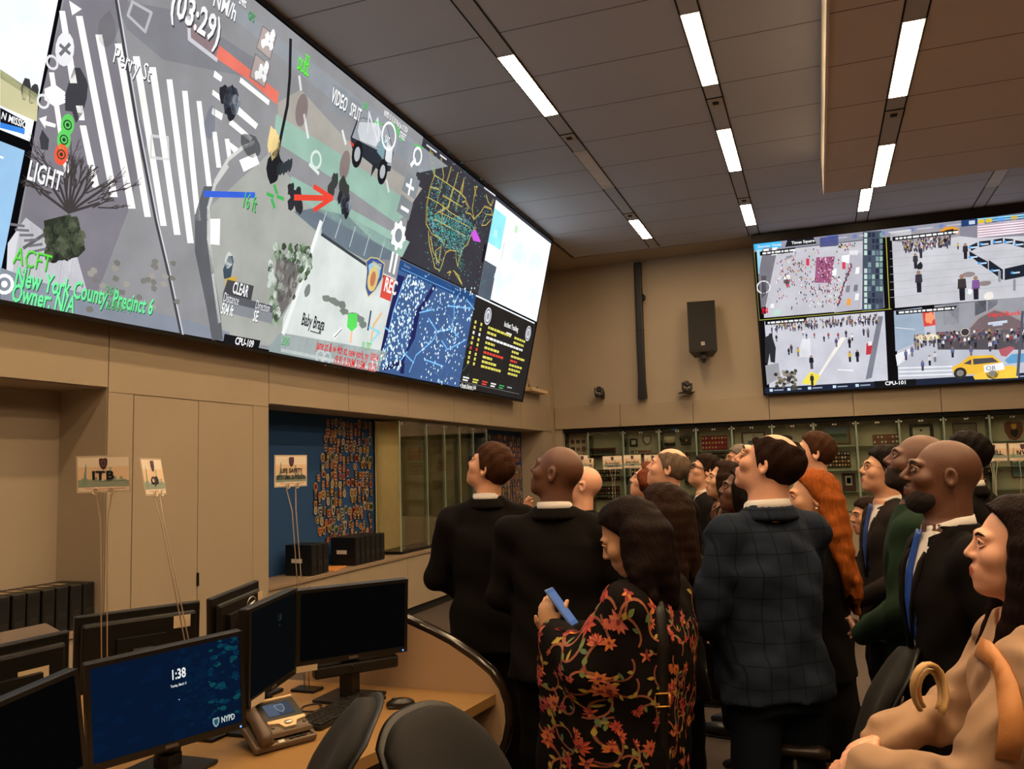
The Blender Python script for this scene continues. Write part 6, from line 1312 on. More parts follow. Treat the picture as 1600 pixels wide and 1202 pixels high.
    # ---- eyes, brows
    for sd in (-1, 1):
        m_ = MB(); m_.ball(T[1] + T[0] @ np.array((sd * .031, .0772, .003)), .0120 * hs, 14, 10); eo = m_.build('eye', EYEW, o)
        m_ = MB(); m_.ball(T[1] + T[0] @ np.array((sd * .031, .0848, .0045)), .0060 * hs, 10, 6); m_.build('iris', EYED, eo)
        m_ = MB(); m_.tube([T[1] + T[0] @ np.array((sd * x_, y_, z_)) for x_, y_, z_ in ((.018, .0865, .004), (.024, .0895, .0115), (.031, .0905, .0135), (.039, .0875, .011), (.046, .079, .004))], .0030 * hs, 8); m_.tube([T[1] + T[0] @ np.array((sd * x_, y_, z_)) for x_, y_, z_ in ((.018, .0865, .003), (.026, .0885, -.006), (.034, .087, -.0065), (.046, .079, .002))], .0024 * hs, 8); m_.build('eyelids', skin(p['skin']), eo)
    HM = hairm('hair_' + p['hair'][0], p['hair'][1]) if p.get('hair') else None
    BM = HM or mat('brow_dark', (34, 24, 18), .8)
    for sd in (-1, 1): e = MB(); e.tube([T[1] + T[0] @ np.array(v) for v in ((sd * .014, .094, .022), (sd * .030, .092, .027), (sd * .046, .078, .022))], [.0032, .0038, .002], 6); e.build('eyebrow', BM, o)
    # ---- hair in head space
    def hair_obj(build, lo_, hi_, h, mname='hair', it=1, fine=None):
        G = SDF(axis_pts(lo_[0], hi_[0], h), axis_pts(lo_[1], hi_[1], h), axis_pts(lo_[2], hi_[2], h)); build(G); v, f_ = G.mesh()
        if len(f_) == 0: return None
        ob = link(mname, mesh_np(mname, relax(v, f_, it), f_, HM), o); ob.matrix_basis = Matrix([[*(RH[i] * hs), ho[i]] for i in range(3)] + [[0, 0, 0, 1]]); return ob
    st_ = p.get('style'); w_ = p.get('headw', 1.0)
    hg = .0044 if t < 3.3 else .0058
    def cap_fn(G, th, line, top_th=None):
        x, y, z = G.grid((slice(None),) * 3)
        def el(c, r, g=0):
            qx, qy, qz = x / (r[0] + g), (y - c[1]) / (r[1] + g), (z - c[2]) / (r[2] + g); n = np.sqrt(qx ** 2 + qy ** 2 + qz ** 2); gr = np.sqrt((qx / (r[0] + g)) ** 2 + (qy / (r[1] + g)) ** 2 + (qz / (r[2] + g)) ** 2) + 1e-6; return n * (n - 1) / gr
        d = np.minimum(el((0, -.018, .026), (.076 * w_, .098, .090)), el((0, .026, -.035), (.061 * w_, .066, .085)))
        tt = th + (top_th or 0) * np.clip((z - .03) / .08, 0, 1) * np.clip((y + .12) / .2, 0, 1)
        nz = .0022 * np.sin(90 * x + 40 * y) * np.sin(70 * z - 60 * y) + .0018 * np.sin(140 * y + 50 * z + 30 * x)
        d = d - tt + nz; reg = np.interp(y, *line) - z
        G.D = np.minimum(G.D, np.maximum(d, reg)).astype(np.float32)
    SHORT = ([-.13, -.06, -.035, -.012, .006, .022, .04, .06, .085, .11], [-.075, -.075, -.055, -.01, -.022, .005, .035, .052, .072, .085])
    if st_ == 'short':
        hair_obj(lambda G: cap_fn(G, p.get('hth', .009), p.get('hline', SHORT), p.get('top', .010)), (-.11, -.15, -.10), (.11, .12, .16), hg)
    elif st_ == 'balding':
        def bl(G):
            cap_fn(G, .008, SHORT); G.ell((0, .012, .128), (.056, .118, .088), .012, None, None, 'sub')
        hair_obj(bl, (-.11, -.15, -.10), (.11, .12, .16), hg)
    elif st_ in ('long', 'bob', 'curly'):
        L = p.get('length', .4); sway = p.get('sway', (0, -.02)); rs = random.Random(int(px[0])); N = p.get('strands', 18); fl = p.get('flare', .035)
        LL = ([-.13, -.05, -.02, .01, .03, .055, .075, .1], [-.16, -.14, -.06, .005, .04, .072, .094, .118])
        def lg(G):
            cap_fn(G, .014, LL, .010)
            for i in range(N):
                u = i / (N - 1) * 2 - 1; th_ = math.radians(270 + u * p.get('wrap', 118)); R1 = .090
                bx, by = math.cos(th_) * R1 * .92, math.sin(th_) * R1 * 1.08 - .012; Ls = L * rs.uniform(.82, 1.05) * (1 - .25 * abs(u) ** 3); ph = rs.uniform(0, 6.3); pts = []; rr = []
                for k in range(8):
                    q = k / 7; wv = p.get('wave', .012) * math.sin(q * 8 + ph) * q; gx = bx * (1 + fl / .09 * min(1, q * 1.6) * .5) + wv + sway[0] * q * q; gy = by * (1 + .12 * q) + sway[1] * q * q + wv * .5
                    pts.append((gx * (.75 if k == 0 else 1), gy * (.8 if k == 0 else 1), .055 - q * (Ls + .055))); rr.append((.020, .024, .025, .024, .022, .019, .015, .008)[k] * p.get('thick', 1.0))
                G.chain(pts, rr, .012, (RHi, np.zeros(3)) if p.get('plumb', True) else None)
        RHi = RH.T @ Rz(math.radians(head - body))         # strands hang straight down whatever the head's tilt
        b_ = max(.20, L * .55 + .1)
        hair_obj(lg, (-b_, -b_ - .05, -L - .12), (b_, b_ * .8, .17), hg * (1.0 if t < 3.3 else 1.1))
    if st_ == 'updo': hair_obj(lambda G: (cap_fn(G, .014, SHORT, .006), G.ell((0, -.11, .05), (.045, .045, .045), .02)), (-.12, -.18, -.10), (.12, .12, .16), hg)
    if p.get('fullbeard'):
        HMb = mat('full_beard', p['fullbeard'], .85, var=.5, scale=120, bump=.5, bscale=400)
        G = SDF(axis_pts(-.09, .09, hg), axis_pts(-.04, .13, hg), axis_pts(-.17, .0, hg)); G.ell((0, .030, -.078), (.0585, .060, .047), .02); G.ell((0, .058, -.100), (.031, .028, .026), .02); G.ell((0, .078, -.055), (.026, .019, .010), .01)
        x, y, z = G.grid((slice(None),) * 3); G.D += (.0012 * np.sin(260 * x + 90 * z) * np.sin(230 * z + 170 * y)).astype(np.float32)
        x, y, z = G.grid((slice(None),) * 3); G.D = np.maximum(G.D, z - np.interp(y, [-.04, .0, .02, .05, .09], [-.04, -.03, -.045, -.052, -.050])).astype(np.float32); G.D = np.maximum(G.D, -y - .004).astype(np.float32)
        G.ell((0, .10, -.067), (.019, .026, .011), .004, None, None, 'sub'); v, f_ = G.mesh(); ob = link('beard', mesh_np('beard', v, f_, HMb), o); ob.matrix_basis = Matrix([[*(RH[i] * hs), ho[i]] for i in range(3)] + [[0, 0, 0, 1]])
    if p.get('glasses'):
        g = MB(); P_ = lambda v: T[1] + T[0] @ np.array(v)
        for sd in (-1, 1):
            g.tube([P_((sd * (.033 + .024 * math.cos(k * .5236)), .100 - .010 * abs(math.cos(k * .5236)) * (1 if math.cos(k * .5236) > 0 else .2), .002 + .018 * math.sin(k * .5236))) for k in range(13)], p['glasses'][1], 6); g.tube([P_((sd * .057, .090, .008)), P_((sd * .078 * w_, .03, .008)), P_((sd * .084 * w_, -.01, .008))], p['glasses'][1], 6)
        g.tube([P_((-.010, .103, .006)), P_((0, .106, .009)), P_((.010, .103, .006))], p['glasses'][1], 6); g.build('glasses', mat('glasses_' + p['glasses'][0], (24, 22, 22) if p['glasses'][0] == 'black' else (120, 96, 70), .3), o)
    if p.get('earring'):
        
        for sd in (-1, 1): g = MB(); g.ball(T[1] + T[0] @ np.array((sd * .087, -.004, -.044)), .0065); g.build('earring', mat('pearl', (226, 210, 180), .2), o)
    # ---- clothes: garment shells grown from the same joints
    def garment(name, fn, m, step, top=None, bottom=None, it=1, seed=0, fold=.0035, pad=.0):
        l2 = np.minimum(allp.min(0) - .16, (-.36 * bw, -.30 * max(1, bd), 0)) - pad; h2 = np.maximum(allp.max(0) + .16, (.36 * bw, .34 * max(1, bd), 0)) + pad
        G = SDF(axis_pts(l2[0], h2[0], step), axis_pts(l2[1], h2[1], step), axis_pts(bottom if bottom is not None else 0, (top or 1.62 * s), step)); fn(G)
        if fold: G.fold(fold, seed=seed)
        if fold and p.get('fold2') and name == 'jacket': G.fold(p['fold2'], (21, 26, 19), seed + 3)
        v, f_ = G.mesh(); ob = link(name, mesh_np(name, relax(v, f_, it), f_, m), o); return ob
    gs = .0085 if near else (.0105 if t < 4.4 else .015); seed = px[0] % 7; y9 = lean * .9
    def torso(hem, hw, g=1.0, ex=0.0):
        q = p.get('belly', 0.0)
        return [(hem, (.186 + hw) * bw + ex, (.135 + hw * .5) * bd + ex, 0, .0), (.98 * s, .185 * bw + ex, (.130 + q * .5) * bd + ex, 0, q * .3), (1.12 * s, (.166 if not fem else .150) * bw + ex, (.118 + q) * bd + ex, 0, q * .6 + lean * .2), (1.27 * s, .180 * bw + ex, (.128 + q * .4) * bd + ex, 0, q * .3 + lean * .5), (1.36 * s, .178 * bw + ex, .116 * bd + ex, 0, lean * .8), (1.415 * s, .150 * bw + ex, .098 * bd + ex, 0, y9), (1.46 * s, .105 * bw + ex, .080 * bd + ex, 0, y9), (1.498 * s, .070 * bw + ex, .066 * bd + ex, 0, y9)]
    def sleeves(G, r0=.068, r1=.055, r2=.045, cut=.0):
        for sd in (-1, 1):
            sh, e, w, f, pn = J[sd]; sw_ = p.get('sleeve', 1.0); G.chain([np.array((sd * .12 * bw, -.01 + lean * .8, 1.412 * s)), sh, e, w - (w - e) / np.linalg.norm(w - e) * (.01 + cut)], [r0 * .8 * s, r0 * s * sw_, r1 * s * sw_, r2 * s * sw_], .03)
    jk = p.get('jacket'); top = p.get('top_c')
    if jk:
        V_ = p.get('vopen', True); hem = p.get('hem', .80) * s
        def mk(G):
            G.loft(torso(hem, p.get('flare_hem', .012)), .02, 2.4); sleeves(G)
            for sd in (-1, 1): G.cone((sd * .045 * s, -.02 + y9, 1.488 * s), (sd * .165 * bw, -.012 + lean * .8, 1.432 * s), .032 * s, .030 * s, .035)
            if V_:
                G.put(lambda x, y, z: np.maximum(np.abs(x) - np.clip((z - 1.10 * s) * .30, 0, .075), .03 - y + lean * .5) + 0 * z, (-.12, .0, 1.08 * s), (.12, .3, 1.6 * s), 0, 'sub')
            G.cone((0, -.005 + y9, 1.44 * s), (0, -.005 + y9 + .02, 1.66 * s), .052 * p.get('neck', 1), .066 * p.get('neck', 1), 0, None, 'sub')
        jo = garment('jacket', mk, jk, gs, 1.60 * s, hem - .05, 1, seed, p.get('fold', .007))
        def collar(G):
            for k in range(20):
                th_ = math.radians(-55 + 290 * k / 20); th2 = math.radians(-55 + 290 * (k + 1) / 20)
                P_ = lambda q: np.array((.070 * math.cos(math.pi + q) * p.get('neck', 1), .068 * math.sin(math.pi + q) * p.get('neck', 1) - .008 + y9, 1.500 * s - .045 * max(0, math.sin(math.pi + q)) * s)); a_, b_ = P_(th_), P_(th2); G.cone(a_ * (1.10, 1.10, 1), b_ * (1.10, 1.10, 1), .0085, .0085, .004); G.cone(a_ * (1.16, 1.16, 1) - (0, 0, .014), b_ * (1.16, 1.16, 1) - (0, 0, .014), .010, .010, .006); G.cone(a_ * (1.22, 1.2, 1) - (0, 0, .03), b_ * (1.22, 1.2, 1) - (0, 0, .03), .012, .012, .008)
        garment('collar', collar, jk, .0065 if t < 4.4 else .009, 1.58 * s, 1.36 * s, 1, 0, 0)
        if V_:                                              # lapels
            e = MB()
            for sd in (-1, 1):
                yq = lambda z: (np.interp(z, [1.1 * s, 1.28 * s, 1.40 * s, 1.47 * s], [.124 * bd, .130 * bd, .113 * bd, .09 * bd]) + lean * .7 + p.get('belly', 0) * .5)
                L_ = [(sd * .012, yq(1.12 * s) + .004, 1.11 * s), (sd * .055, yq(1.25 * s) + .002, 1.26 * s), (sd * .085, yq(1.38 * s) - .008, 1.37 * s), (sd * .078, yq(1.4 * s) - .016, 1.40 * s), (sd * .074, yq(1.42 * s) - .022, 1.42 * s)]; In = [(sd * .004, yq(1.12 * s) + .001, 1.11 * s), (sd * .03, yq(1.22 * s) + .001, 1.24 * s), (sd * .045, yq(1.32 * s) - .004, 1.33 * s), (sd * .052, yq(1.39 * s) - .012, 1.39 * s), (sd * .060, yq(1.42 * s) - .022, 1.425 * s)]
                e.add(L_ + In, [(i, i + 1, 6 + i, 5 + i) for i in range(4)], 0, True)
            lo_ = e.build('lapels', jk, jo); md = lo_.modifiers.new('thick', 'SOLIDIFY'); md.thickness = .008
    if p.get('cuffs'):
        for sd in (-1, 1):
            sh, e, w, f, pn = J[sd]; d_ = (w - e) / np.linalg.norm(w - e); m_ = MB(); c0 = w - d_ * .075; m_.tube([c0, c0 + d_ * .004, w - d_ * .012, w - d_ * .008, w - d_ * .03], [.052, .066, .069, .060, .044], 18); m_.build('cuff', p['cuffs'], o)
    sc_ = p.get('shirt')
    if sc_:
        def mk(G):
            G.loft(torso(.95 * s, 0, 1, -.010), .02, 2.3)
            if not jk: sleeves(G, .058, .047, .040)
            G.cone((0, -.012 + y9, 1.44 * s), (0, -.012 + y9, 1.488 * s), .056 * p.get('neck', 1), .054 * p.get('neck', 1), .012)
        so = garment('shirt', mk, sc_, .0095 if t < 4.4 else .013, 1.60 * s, .93 * s, 1, seed, .001 if jk else .004)
        m_ = MB(); nn = p.get('neck', 1); V2 = []
        for k in range(25):
            q = math.radians(-72 + 324 * k / 24); cq, sq = math.cos(q + math.pi / 2 + math.radians(18) + math.pi / 2 - math.radians(18)), math.sin(q + math.pi); cq = math.cos(q + math.pi)
            zc = 1.528 * s - .030 * max(0, sq) * s + .006 * max(0, -sq)
            for r_, z_ in ((.060, zc - .034), (.063, zc), (.067, zc + .002), (.073, zc - .036)): V2.append((r_ * nn * sq * -1 if False else r_ * nn * cq, r_ * nn * sq * 1.0 - .012 + y9, z_))
        F2 = []
        for k in range(24):
            for j in range(3): F2.append((4 * k + j, 4 * k + j + 1, 4 * k + j + 5, 4 * k + j + 4))
        m_.add(V2, F2, 0, True); co = m_.build('shirt_collar', sc_, so); md = co.modifiers.new('thick', 'SOLIDIFY'); md.thickness = .004
        if p.get('tie'):
            yq = lambda z: np.interp(z, [1.0 * s, 1.12 * s, 1.28 * s, 1.40 * s, 1.455 * s, 1.495 * s], [.120 * bd, .108 * bd, .118 * bd, .102 * bd, .080 * bd, .068 * bd]) + lean * .7 + p.get('belly', 0) * .5 + .004
            zz = [1.490 * s, 1.465 * s, 1.455 * s, 1.36 * s, 1.27 * s, 1.18 * s, 1.14 * s]; ww = [.021, .016, .014, .024, .030, .032, .030]; e = MB(); n_ = len(zz)
            V2 = [(-w2, yq(z) + y9 * .1, z) for z, w2 in zip(zz, ww)] + [(0, yq(z) + .010 + y9 * .1, z) for z in zz] + [(w2, yq(z) + y9 * .1, z) for z, w2 in zip(zz, ww)]
            e.add(V2, [(i, i + 1, n_ + i + 1, n_ + i) for i in range(n_ - 1)] + [(n_ + i, n_ + i + 1, 2 * n_ + i + 1, 2 * n_ + i) for i in range(n_ - 1)], 0, True); to = e.build('tie', p['tie'], o); md = to.modifiers.new('thick', 'SOLIDIFY'); md.thickness = .006
    if p.get('scarf'):
        def mk(G):
            for k in range(16): q0, q1 = k * .3927, (k + 1) * .3927; P_ = lambda q: np.array((.082 * math.cos(q), .078 * math.sin(q) - .005 + y9, 1.50 * s + .012 * math.sin(3 * q) - .03 * math.sin(q))); G.cone(P_(q0), P_(q1), .032, .032, .015)
            G.cone((.04, .10, 1.46 * s), (.06, .14, 1.2 * s), .035, .03, .02)
        garment('scarf', mk, p['scarf'], .009 if t < 4.4 else .012, 1.62 * s, 1.1 * s, 1, 1, .004)
    pt = p.get('trousers')
    if pt:
        def mk(G):
            st = p.get('stance', .10) * s; G.loft([(.80 * s, .168 * bw, .118 * bd), (.90 * s, .172 * bw, .120 * bd), (1.02 * s, .150 * bw, .108 * bd)], .03)
            if p.get('skirt'): G.loft([(p['skirt'] * s, .20 * bw, .17 * bd), (.60 * s, .19 * bw, .15 * bd), (.85 * s, .172 * bw, .122 * bd)], .03)
            else:
                for sd in (-1, 1): G.chain([(sd * .088 * s, 0, .86 * s), (sd * st, .012, .50 * s), (sd * st, -.008, .10 * s)], [.098 * s * bw / s, .077 * s, .066 * s], .03)
        garment('skirt' if p.get('skirt') else 'trousers', mk, pt, gs * 1.15, 1.05 * s, .04, 1, seed + 2, .005)
        for sd in (-1, 1):
            e = MB(); x_ = sd * p.get('stance', .10) * s; e.ball((x_, .055, .045), (.047, .135, .045), 16, 10); e.box(x_ - .042, x_ + .042, -.075, .17, 0, .018, 0, None, .008); e.build('shoe', p.get('shoe', SHOE), o)
    return o, dict(J=J, s=s, T=T, loc=np.array(loc), a=a, ho=ho, RH=RH, bw=bw, bd=bd, allp=allp)
BLK = cloth('black_suit_wool', (17, 14, 13)); CHAR = cloth('charcoal_suit_wool', (36, 30, 28)); GREEN = cloth('dark_green_blazer', (30, 48, 34)); DKT = cloth('black_trousers', (12, 10, 10)); TAN = cloth('tan_coat_cotton', (168, 136, 110), .9, .06, 420)
NAVY = cloth('navy_windowpane_wool', (34, 42, 56)); _nt = NAVY.node_tree; _b = _nt.nodes['Principled BSDF']; _src = _b.inputs['Base Color'].links[0].from_socket; _tc = _nt.nodes.new('ShaderNodeTexCoord'); _sp = _nt.nodes.new('ShaderNodeSeparateXYZ'); _nt.links.new(_tc.outputs['Object'], _sp.inputs[0]); _prev = _src
for _ax, _per in (('X', .062), ('Z', .075)):                      # dark windowpane check woven into the cloth
    _m = _nt.nodes.new('ShaderNodeMath'); _m.operation = 'ADD'; _m.inputs[1].default_value = 10 * _per; _nt.links.new(_sp.outputs[_ax], _m.inputs[0]); _o = _nt.nodes.new('ShaderNodeMath'); _o.operation = 'MODULO'; _o.inputs[1].default_value = _per; _nt.links.new(_m.outputs[0], _o.inputs[0]); _l = _nt.nodes.new('ShaderNodeMath'); _l.operation = 'LESS_THAN'; _l.inputs[1].default_value = .005; _nt.links.new(_o.outputs[0], _l.inputs[0])
    _x = _nt.nodes.new('ShaderNodeMix'); _x.data_type = 'RGBA'; _nt.links.new(_l.outputs[0], _x.inputs['Factor']); _nt.links.new(_prev, _x.inputs['A']); _x.inputs['B'].default_value = (*s2l((24, 28, 37)), 1); _prev = _x.outputs['Result']
_nt.links.new(_prev, _b.inputs['Base Color'])
BLUET = mat('blue_satin_tie', (40, 66, 128), .35, var=.1, scale=60); DKTIE = mat('dark_tie', (28, 28, 34), .4); BLUET2 = mat('bright_blue_tie', (36, 74, 160), .35, var=.1, scale=60)
base = dict(trousers=DKT, jacket=BLK)
def P(**k): d = dict(base); d.update(k); return d
# ------------------------------------------------------------------ the visitors
person('man in a black suit with short brown hair looking up, nearest the glass case', (765, 731), 4.1, 18, 84, 26, P(skin='light', hair=('brown', (64, 40, 26)), style='short', hth=.012, top=.014, shirt=SHIRTW, bw=1.0))
person('bald dark skinned man in a black suit and white collar, seen from behind', (869, 738), 3.6, 12, 86, 20, P(skin='brown', shirt=SHIRTW, bw=1.12, bd=1.05, neck=1.12, arms='front'))
person('bald man in thin glasses and black jacket, mostly hidden behind the other bald man', (909, 758), 5.0, 60, 100, 18, P(skin='pink', glasses=('black', .0022), arm_l=((-.24, .12, 1.15), (-.16, .30, 1.44), (-.2, .1, .9), (.2, -1, 0)), vopen=False))
SH, SHI = person('dark haired woman in a flower embroidered shawl looking down at her phone', (983, 838), 2.85, 72, 92, -26, P(skin='olive', fem=True, jaw=.9, hair=('black_brown', (26, 17, 15)), style='long', length=.25, strands=24, thick=1.5, wave=.022, flare=.09, wrap=82, jacket=None, top_c=None, shirt=None, trousers=DKT, lips=(170, 70, 70), curl=.75,
    arm_l=((-.235, .12, 1.16), (-.10, .39, 1.27), (.10, .30, .9), (.9, .2, .1)), arm_r=((.24, .12, 1.14), (.05, .42, 1.22), (-.80, .45, .25), (-.2, .1, 1))))
person('woman with long dark brown hair and black jacket just behind the shawl wearer', (1034, 803), 3.5, 55, 75, 5, P(skin='olive', fem=True, hair=('dark_brown', (40, 26, 20)), style='long', length=.30, strands=18, thick=1.2, vopen=False))
person('grey haired balding man in a black suit looking up, left of the man in glasses', (1043, 732), 4.7, 62, 92, 18, P(skin='pink', hair=('grey', (110, 92, 78)), style='balding', shirt=SHIRTW))
person('woman with short reddish curly hair looking up, partly hidden by the grey haired man', (1012, 752), 5.5, 75, 100, 18, P(skin='pink', fem=True, hair=('auburn', (104, 54, 34)), style='bob', length=.09, strands=16, thick=1.25, wave=.03, vopen=False))
person('man in black framed glasses, black suit and tie, looking up at the far left', (1101, 736), 6.0, 95, 108, 20, P(skin='light', hair=('dark', (38, 26, 22)), style='short', top=.016, glasses=('black', .0042), shirt=SHIRTW, tie=DKTIE, lean=.03))
person('smiling dark haired woman in a black jacket holding a strap', (1131, 751), 5.3, 80, 104, 14, P(skin='olive', fem=True, hair=('dark_brown', (40, 26, 20)), style='long', length=.26, strands=16, vopen=False, arm_l=((-.24, .05, 1.16), (-.10, .26, 1.27), (.4, .1, .5), (0, -1, 0))))
person('dark skinned woman with earrings and a muted pink scarf beside the plaid jacket', (1157, 767), 4.5, 84, 104, 14, P(skin='brown', fem=True, hair=('black', (24, 19, 18)), style='long', length=.20, strands=14, earring=True, vopen=False, scarf=cloth('pink_scarf', (130, 78, 66)), arm_r=((.24, .12, 1.18), (.16, .18, 1.44), (-.1, .2, .95), (0, -1, 0))))
person('grey haired man with a stern face in the back row under the framed certificate', (1155, 719), 6.6, 105, 112, 8, P(skin='tan', hair=('silver', (120, 110, 100)), style='short', top=.010, shirt=SHIRTW))
person('large balding man in a navy windowpane suit seen from behind, centre right', (1200, 724), 3.05, 40, 76, 24, P(skin='pink', hair=('dark_brown', (46, 30, 23)), style='balding', shirt=SHIRTW, jacket=NAVY, trousers=cloth('navy_trousers', (24, 30, 42)), bw=1.04, bd=1.15, belly=.02, neck=1.2, hem=.84, hs=1.06, headw=1.04, arm_l='front', arm_r=((.215, .10, 1.14), (.06, .25, 1.0), (-.8, .35, -.35), (0, -.7, .7)), flare_hem=.02, fold=.009, fold2=.003))
person('tall brown haired man in a pale shirt looking up behind the red haired woman', (1271, 708), 4.8, 70, 92, 16, P(skin='pink', hair=('brown', (64, 40, 26)), style='short', hth=.010, top=.012, jacket=None, shirt=cloth('pale_blue_shirt', (176, 176, 184), .8, .08), arms='fold'))
person('woman with long coppery red hair in black, right of the plaid jacket', (1268, 778), 3.75, 72, 101, 2, P(skin='light', fem=True, jaw=.86, hair=('copper', (150, 78, 30)), style='long', length=.50, strands=26, thick=1.1, wave=.030, flare=.05, wrap=74, sway=(.0, -.05), lips=(160, 70, 62), earring=True, vopen=False, skirt=.45, arms='down'))
SP, SPI = person('short person holding up a small black recorder, peeking beside the man in blue tie', (1356, 806), 5.4, 95, 110, 0, P(skin='tan', hair=('dark', (38, 26, 22)), style='short', vopen=False, arm_l=((-.22, .12, 1.2), (-.07, .30, 1.38), (.2, .2, .9), (.5, -.8, 0)), curl=.9))
person('man with dark hair and thin glasses in a charcoal suit and blue tie', (1381, 735), 4.25, 106, 100, 12, P(skin='light', hair=('black', (24, 19, 18)), style='short', hth=.012, top=.012, glasses=('metal', .0016), jacket=CHAR, shirt=SHIRTW, tie=BLUET))
person('bald man in a dark green blazer between two suited men', (1432, 724), 3.25, 75, 92, 20, P(skin='brown', beard=(40, 26, 20), jacket=GREEN, vopen=False, bw=1.0))
person('bald bearded man in a black suit, white shirt and bright blue tie at right', (1471, 742), 2.66, 104, 94, 12, P(skin='brown', fullbeard=(30, 21, 17), shirt=SHIRTW, tie=BLUET2, bw=1.08, bd=1.08, neck=1.15, hs=1.04, arms='down'))
person('man with short dark hair half hidden behind the bearded man', (1508, 712), 4.2, 62, 84, 12, P(skin='light', hair=('black', (24, 19, 18)), style='short', top=.010, shirt=SHIRTW))
FG, FGI = person('dark haired woman in a tan coat in the right foreground', (1592, 858), 2.0, 84, 88, 8, P(skin='pink', fem=True, jaw=.9, hair=('black_brown', (26, 17, 15)), style='long', length=.40, strands=28, thick=1.25, wrap=99, flare=.04, sway=(0, .085), wave=.01, lips=(176, 84, 80), jacket=TAN, vopen=False, hem=.72, bw=1.15, bd=1.15, fold=.013, fold2=.0075, sleeve=1.42,
    arm_l=((-.27, .17, 1.10), (-.08, .43, 1.045), (.5, .85, -.2), (.5, -.2, -.7)), arm_r=((.23, .20, 1.14), (.06, .40, 1.10), (-.6, .75, -.2), (0, -.5, -.7)), trousers=DKT))

# ---- the shawl with its embroidery
s = SHI['s']; J = SHI['J']; bw, bd = SHI['bw'], SHI['bd']
def shawl(G):
    G.loft([(.62 * s, .235, .235, 0, .14), (.80 * s, .225, .21, 0, .115), (1.0 * s, .215, .18, 0, .065), (1.18 * s, .215, .16, 0, .02), (1.28 * s, .212, .145), (1.37 * s, .180, .122), (1.43 * s, .13, .10), (1.50 * s, .085, .085)], .03, 2.2)
    for sd in (-1, 1):
        sh, e, w, f, pn = J[sd]; G.chain([sh, e, e + (w - e) * .72], [.085, .085, .062], .04)
        m = e + (w - e) * .92                               # cloth hanging from each forearm
        for q in np.linspace(0, 1, 6):
            a_ = e + (m - e) * q; G.cone(a_, (a_[0] * 1.0, a_[1] * 1.08 + .02, .64 * s + .02 * math.sin(q * 9)), .05, .034, .045)
    G.cone((0, 0, 1.44 * s), (0, .02, 1.62 * s), .062, .075, 0, None, 'sub')
    x, y, z = G.grid((slice(None),) * 3); th = np.arctan2(y, x)
    G.D += (.010 * np.sin(th * 9 + 2 * np.sin(z * 5)) * np.clip((1.25 * s - z) / .5, 0, 1) + .004 * np.sin(z * 23 + th * 4)).astype(np.float32)
l2 = SHI['allp'].min(0) - .2; h2 = SHI['allp'].max(0) + .2
G = SDF(axis_pts(min(l2[0], -.35), max(h2[0], .35), .010), axis_pts(min(l2[1], -.3), h2[1], .010), axis_pts(.56 * s, 1.56 * s, .010)); shawl(G); Vs, Fs = G.mesh(); Vs = relax(Vs, Fs, 2)
SHM = cloth('black_shawl_wool', (20, 15, 14), .9, .2, 300)
sho = link('shawl', mesh_np('shawl', Vs, Fs, SHM), SH)
bv = BVHTree.FromPolygons([tuple(v) for v in Vs], [tuple(f_) for f_ in Fs])
def hit(th, z):
    """cloth surface at an angle about the wearer, looking inward"""
    zc = 1.22 * s; el = max(0.0, (z - zc) / .20); zb = min(z, zc); d = Vector((-math.cos(th) * math.cos(el), -math.sin(th) * math.cos(el), -math.sin(el)))
    r_ = bv.ray_cast(Vector((0, 0, zb)) - d * 1.2, d)
    return r_[0], r_[1]
RE = random.Random(21); EMB = Canvas((0, 0, 0), (1, 0, 0), (0, 0, 1), uv=lambda x, y: (x, y)); EMB.o3 = []; RAD = .22
def emb_poly(pts, rgb, lift):
    q = []
    for u, v in pts:
        P_, N_ = hit(u / RAD, v)
        if P_ is None: return
        q.append(P_ + N_ * lift)
    c_ = sum(q, Vector()) / len(q)
    if max((p_ - c_).length for p_ in q) > .09: return
    o_ = len(EMB.v); EMB.v += [tuple(p_) for p_ in q] + [tuple(c_ + (hit(sum(p_[0] for p_ in pts) / len(pts) / RAD, sum(p_[1] for p_ in pts) / len(pts))[1] or Vector()) * .0)]; n_ = len(q)
    EMB.f += [(o_ + i, o_ + (i + 1) % n_, o_ + n_) for i in range(n_)]; EMB.c += [s2l(rgb)] * n_
def leaf(u, v, a_, L, w_, rgb, lift=.003):
    ca, sa = math.cos(a_), math.sin(a_); prof = [(0, 0), (.25, .8), (.5, 1), (.78, .6), (1, 0), (.78, -.6), (.5, -1), (.25, -.8)]
    emb_poly([(u + ca * x * L - sa * y * w_, v + sa * x * L + ca * y * w_) for x, y in prof], rgb, lift)
def vine(pts, w_, rgb):
    for (u0, v0), (u1, v1) in zip(pts[:-1], pts[1:]):
        d = math.hypot(u1 - u0, v1 - v0) + 1e-6; nx, ny = -(v1 - v0) / d * w_, (u1 - u0) / d * w_; emb_poly([(u0 - nx, v0 - ny), (u1 - nx, v1 - ny), (u1 + nx, v1 + ny), (u0 + nx, v0 + ny)], rgb, .0022)
FC = [(186, 74, 52), (200, 98, 60), (166, 52, 54), (206, 118, 80), (140, 40, 44), (196, 96, 92), (206, 118, 50)]; LC = [(112, 128, 72), (150, 140, 66), (92, 116, 84), (176, 150, 60)]
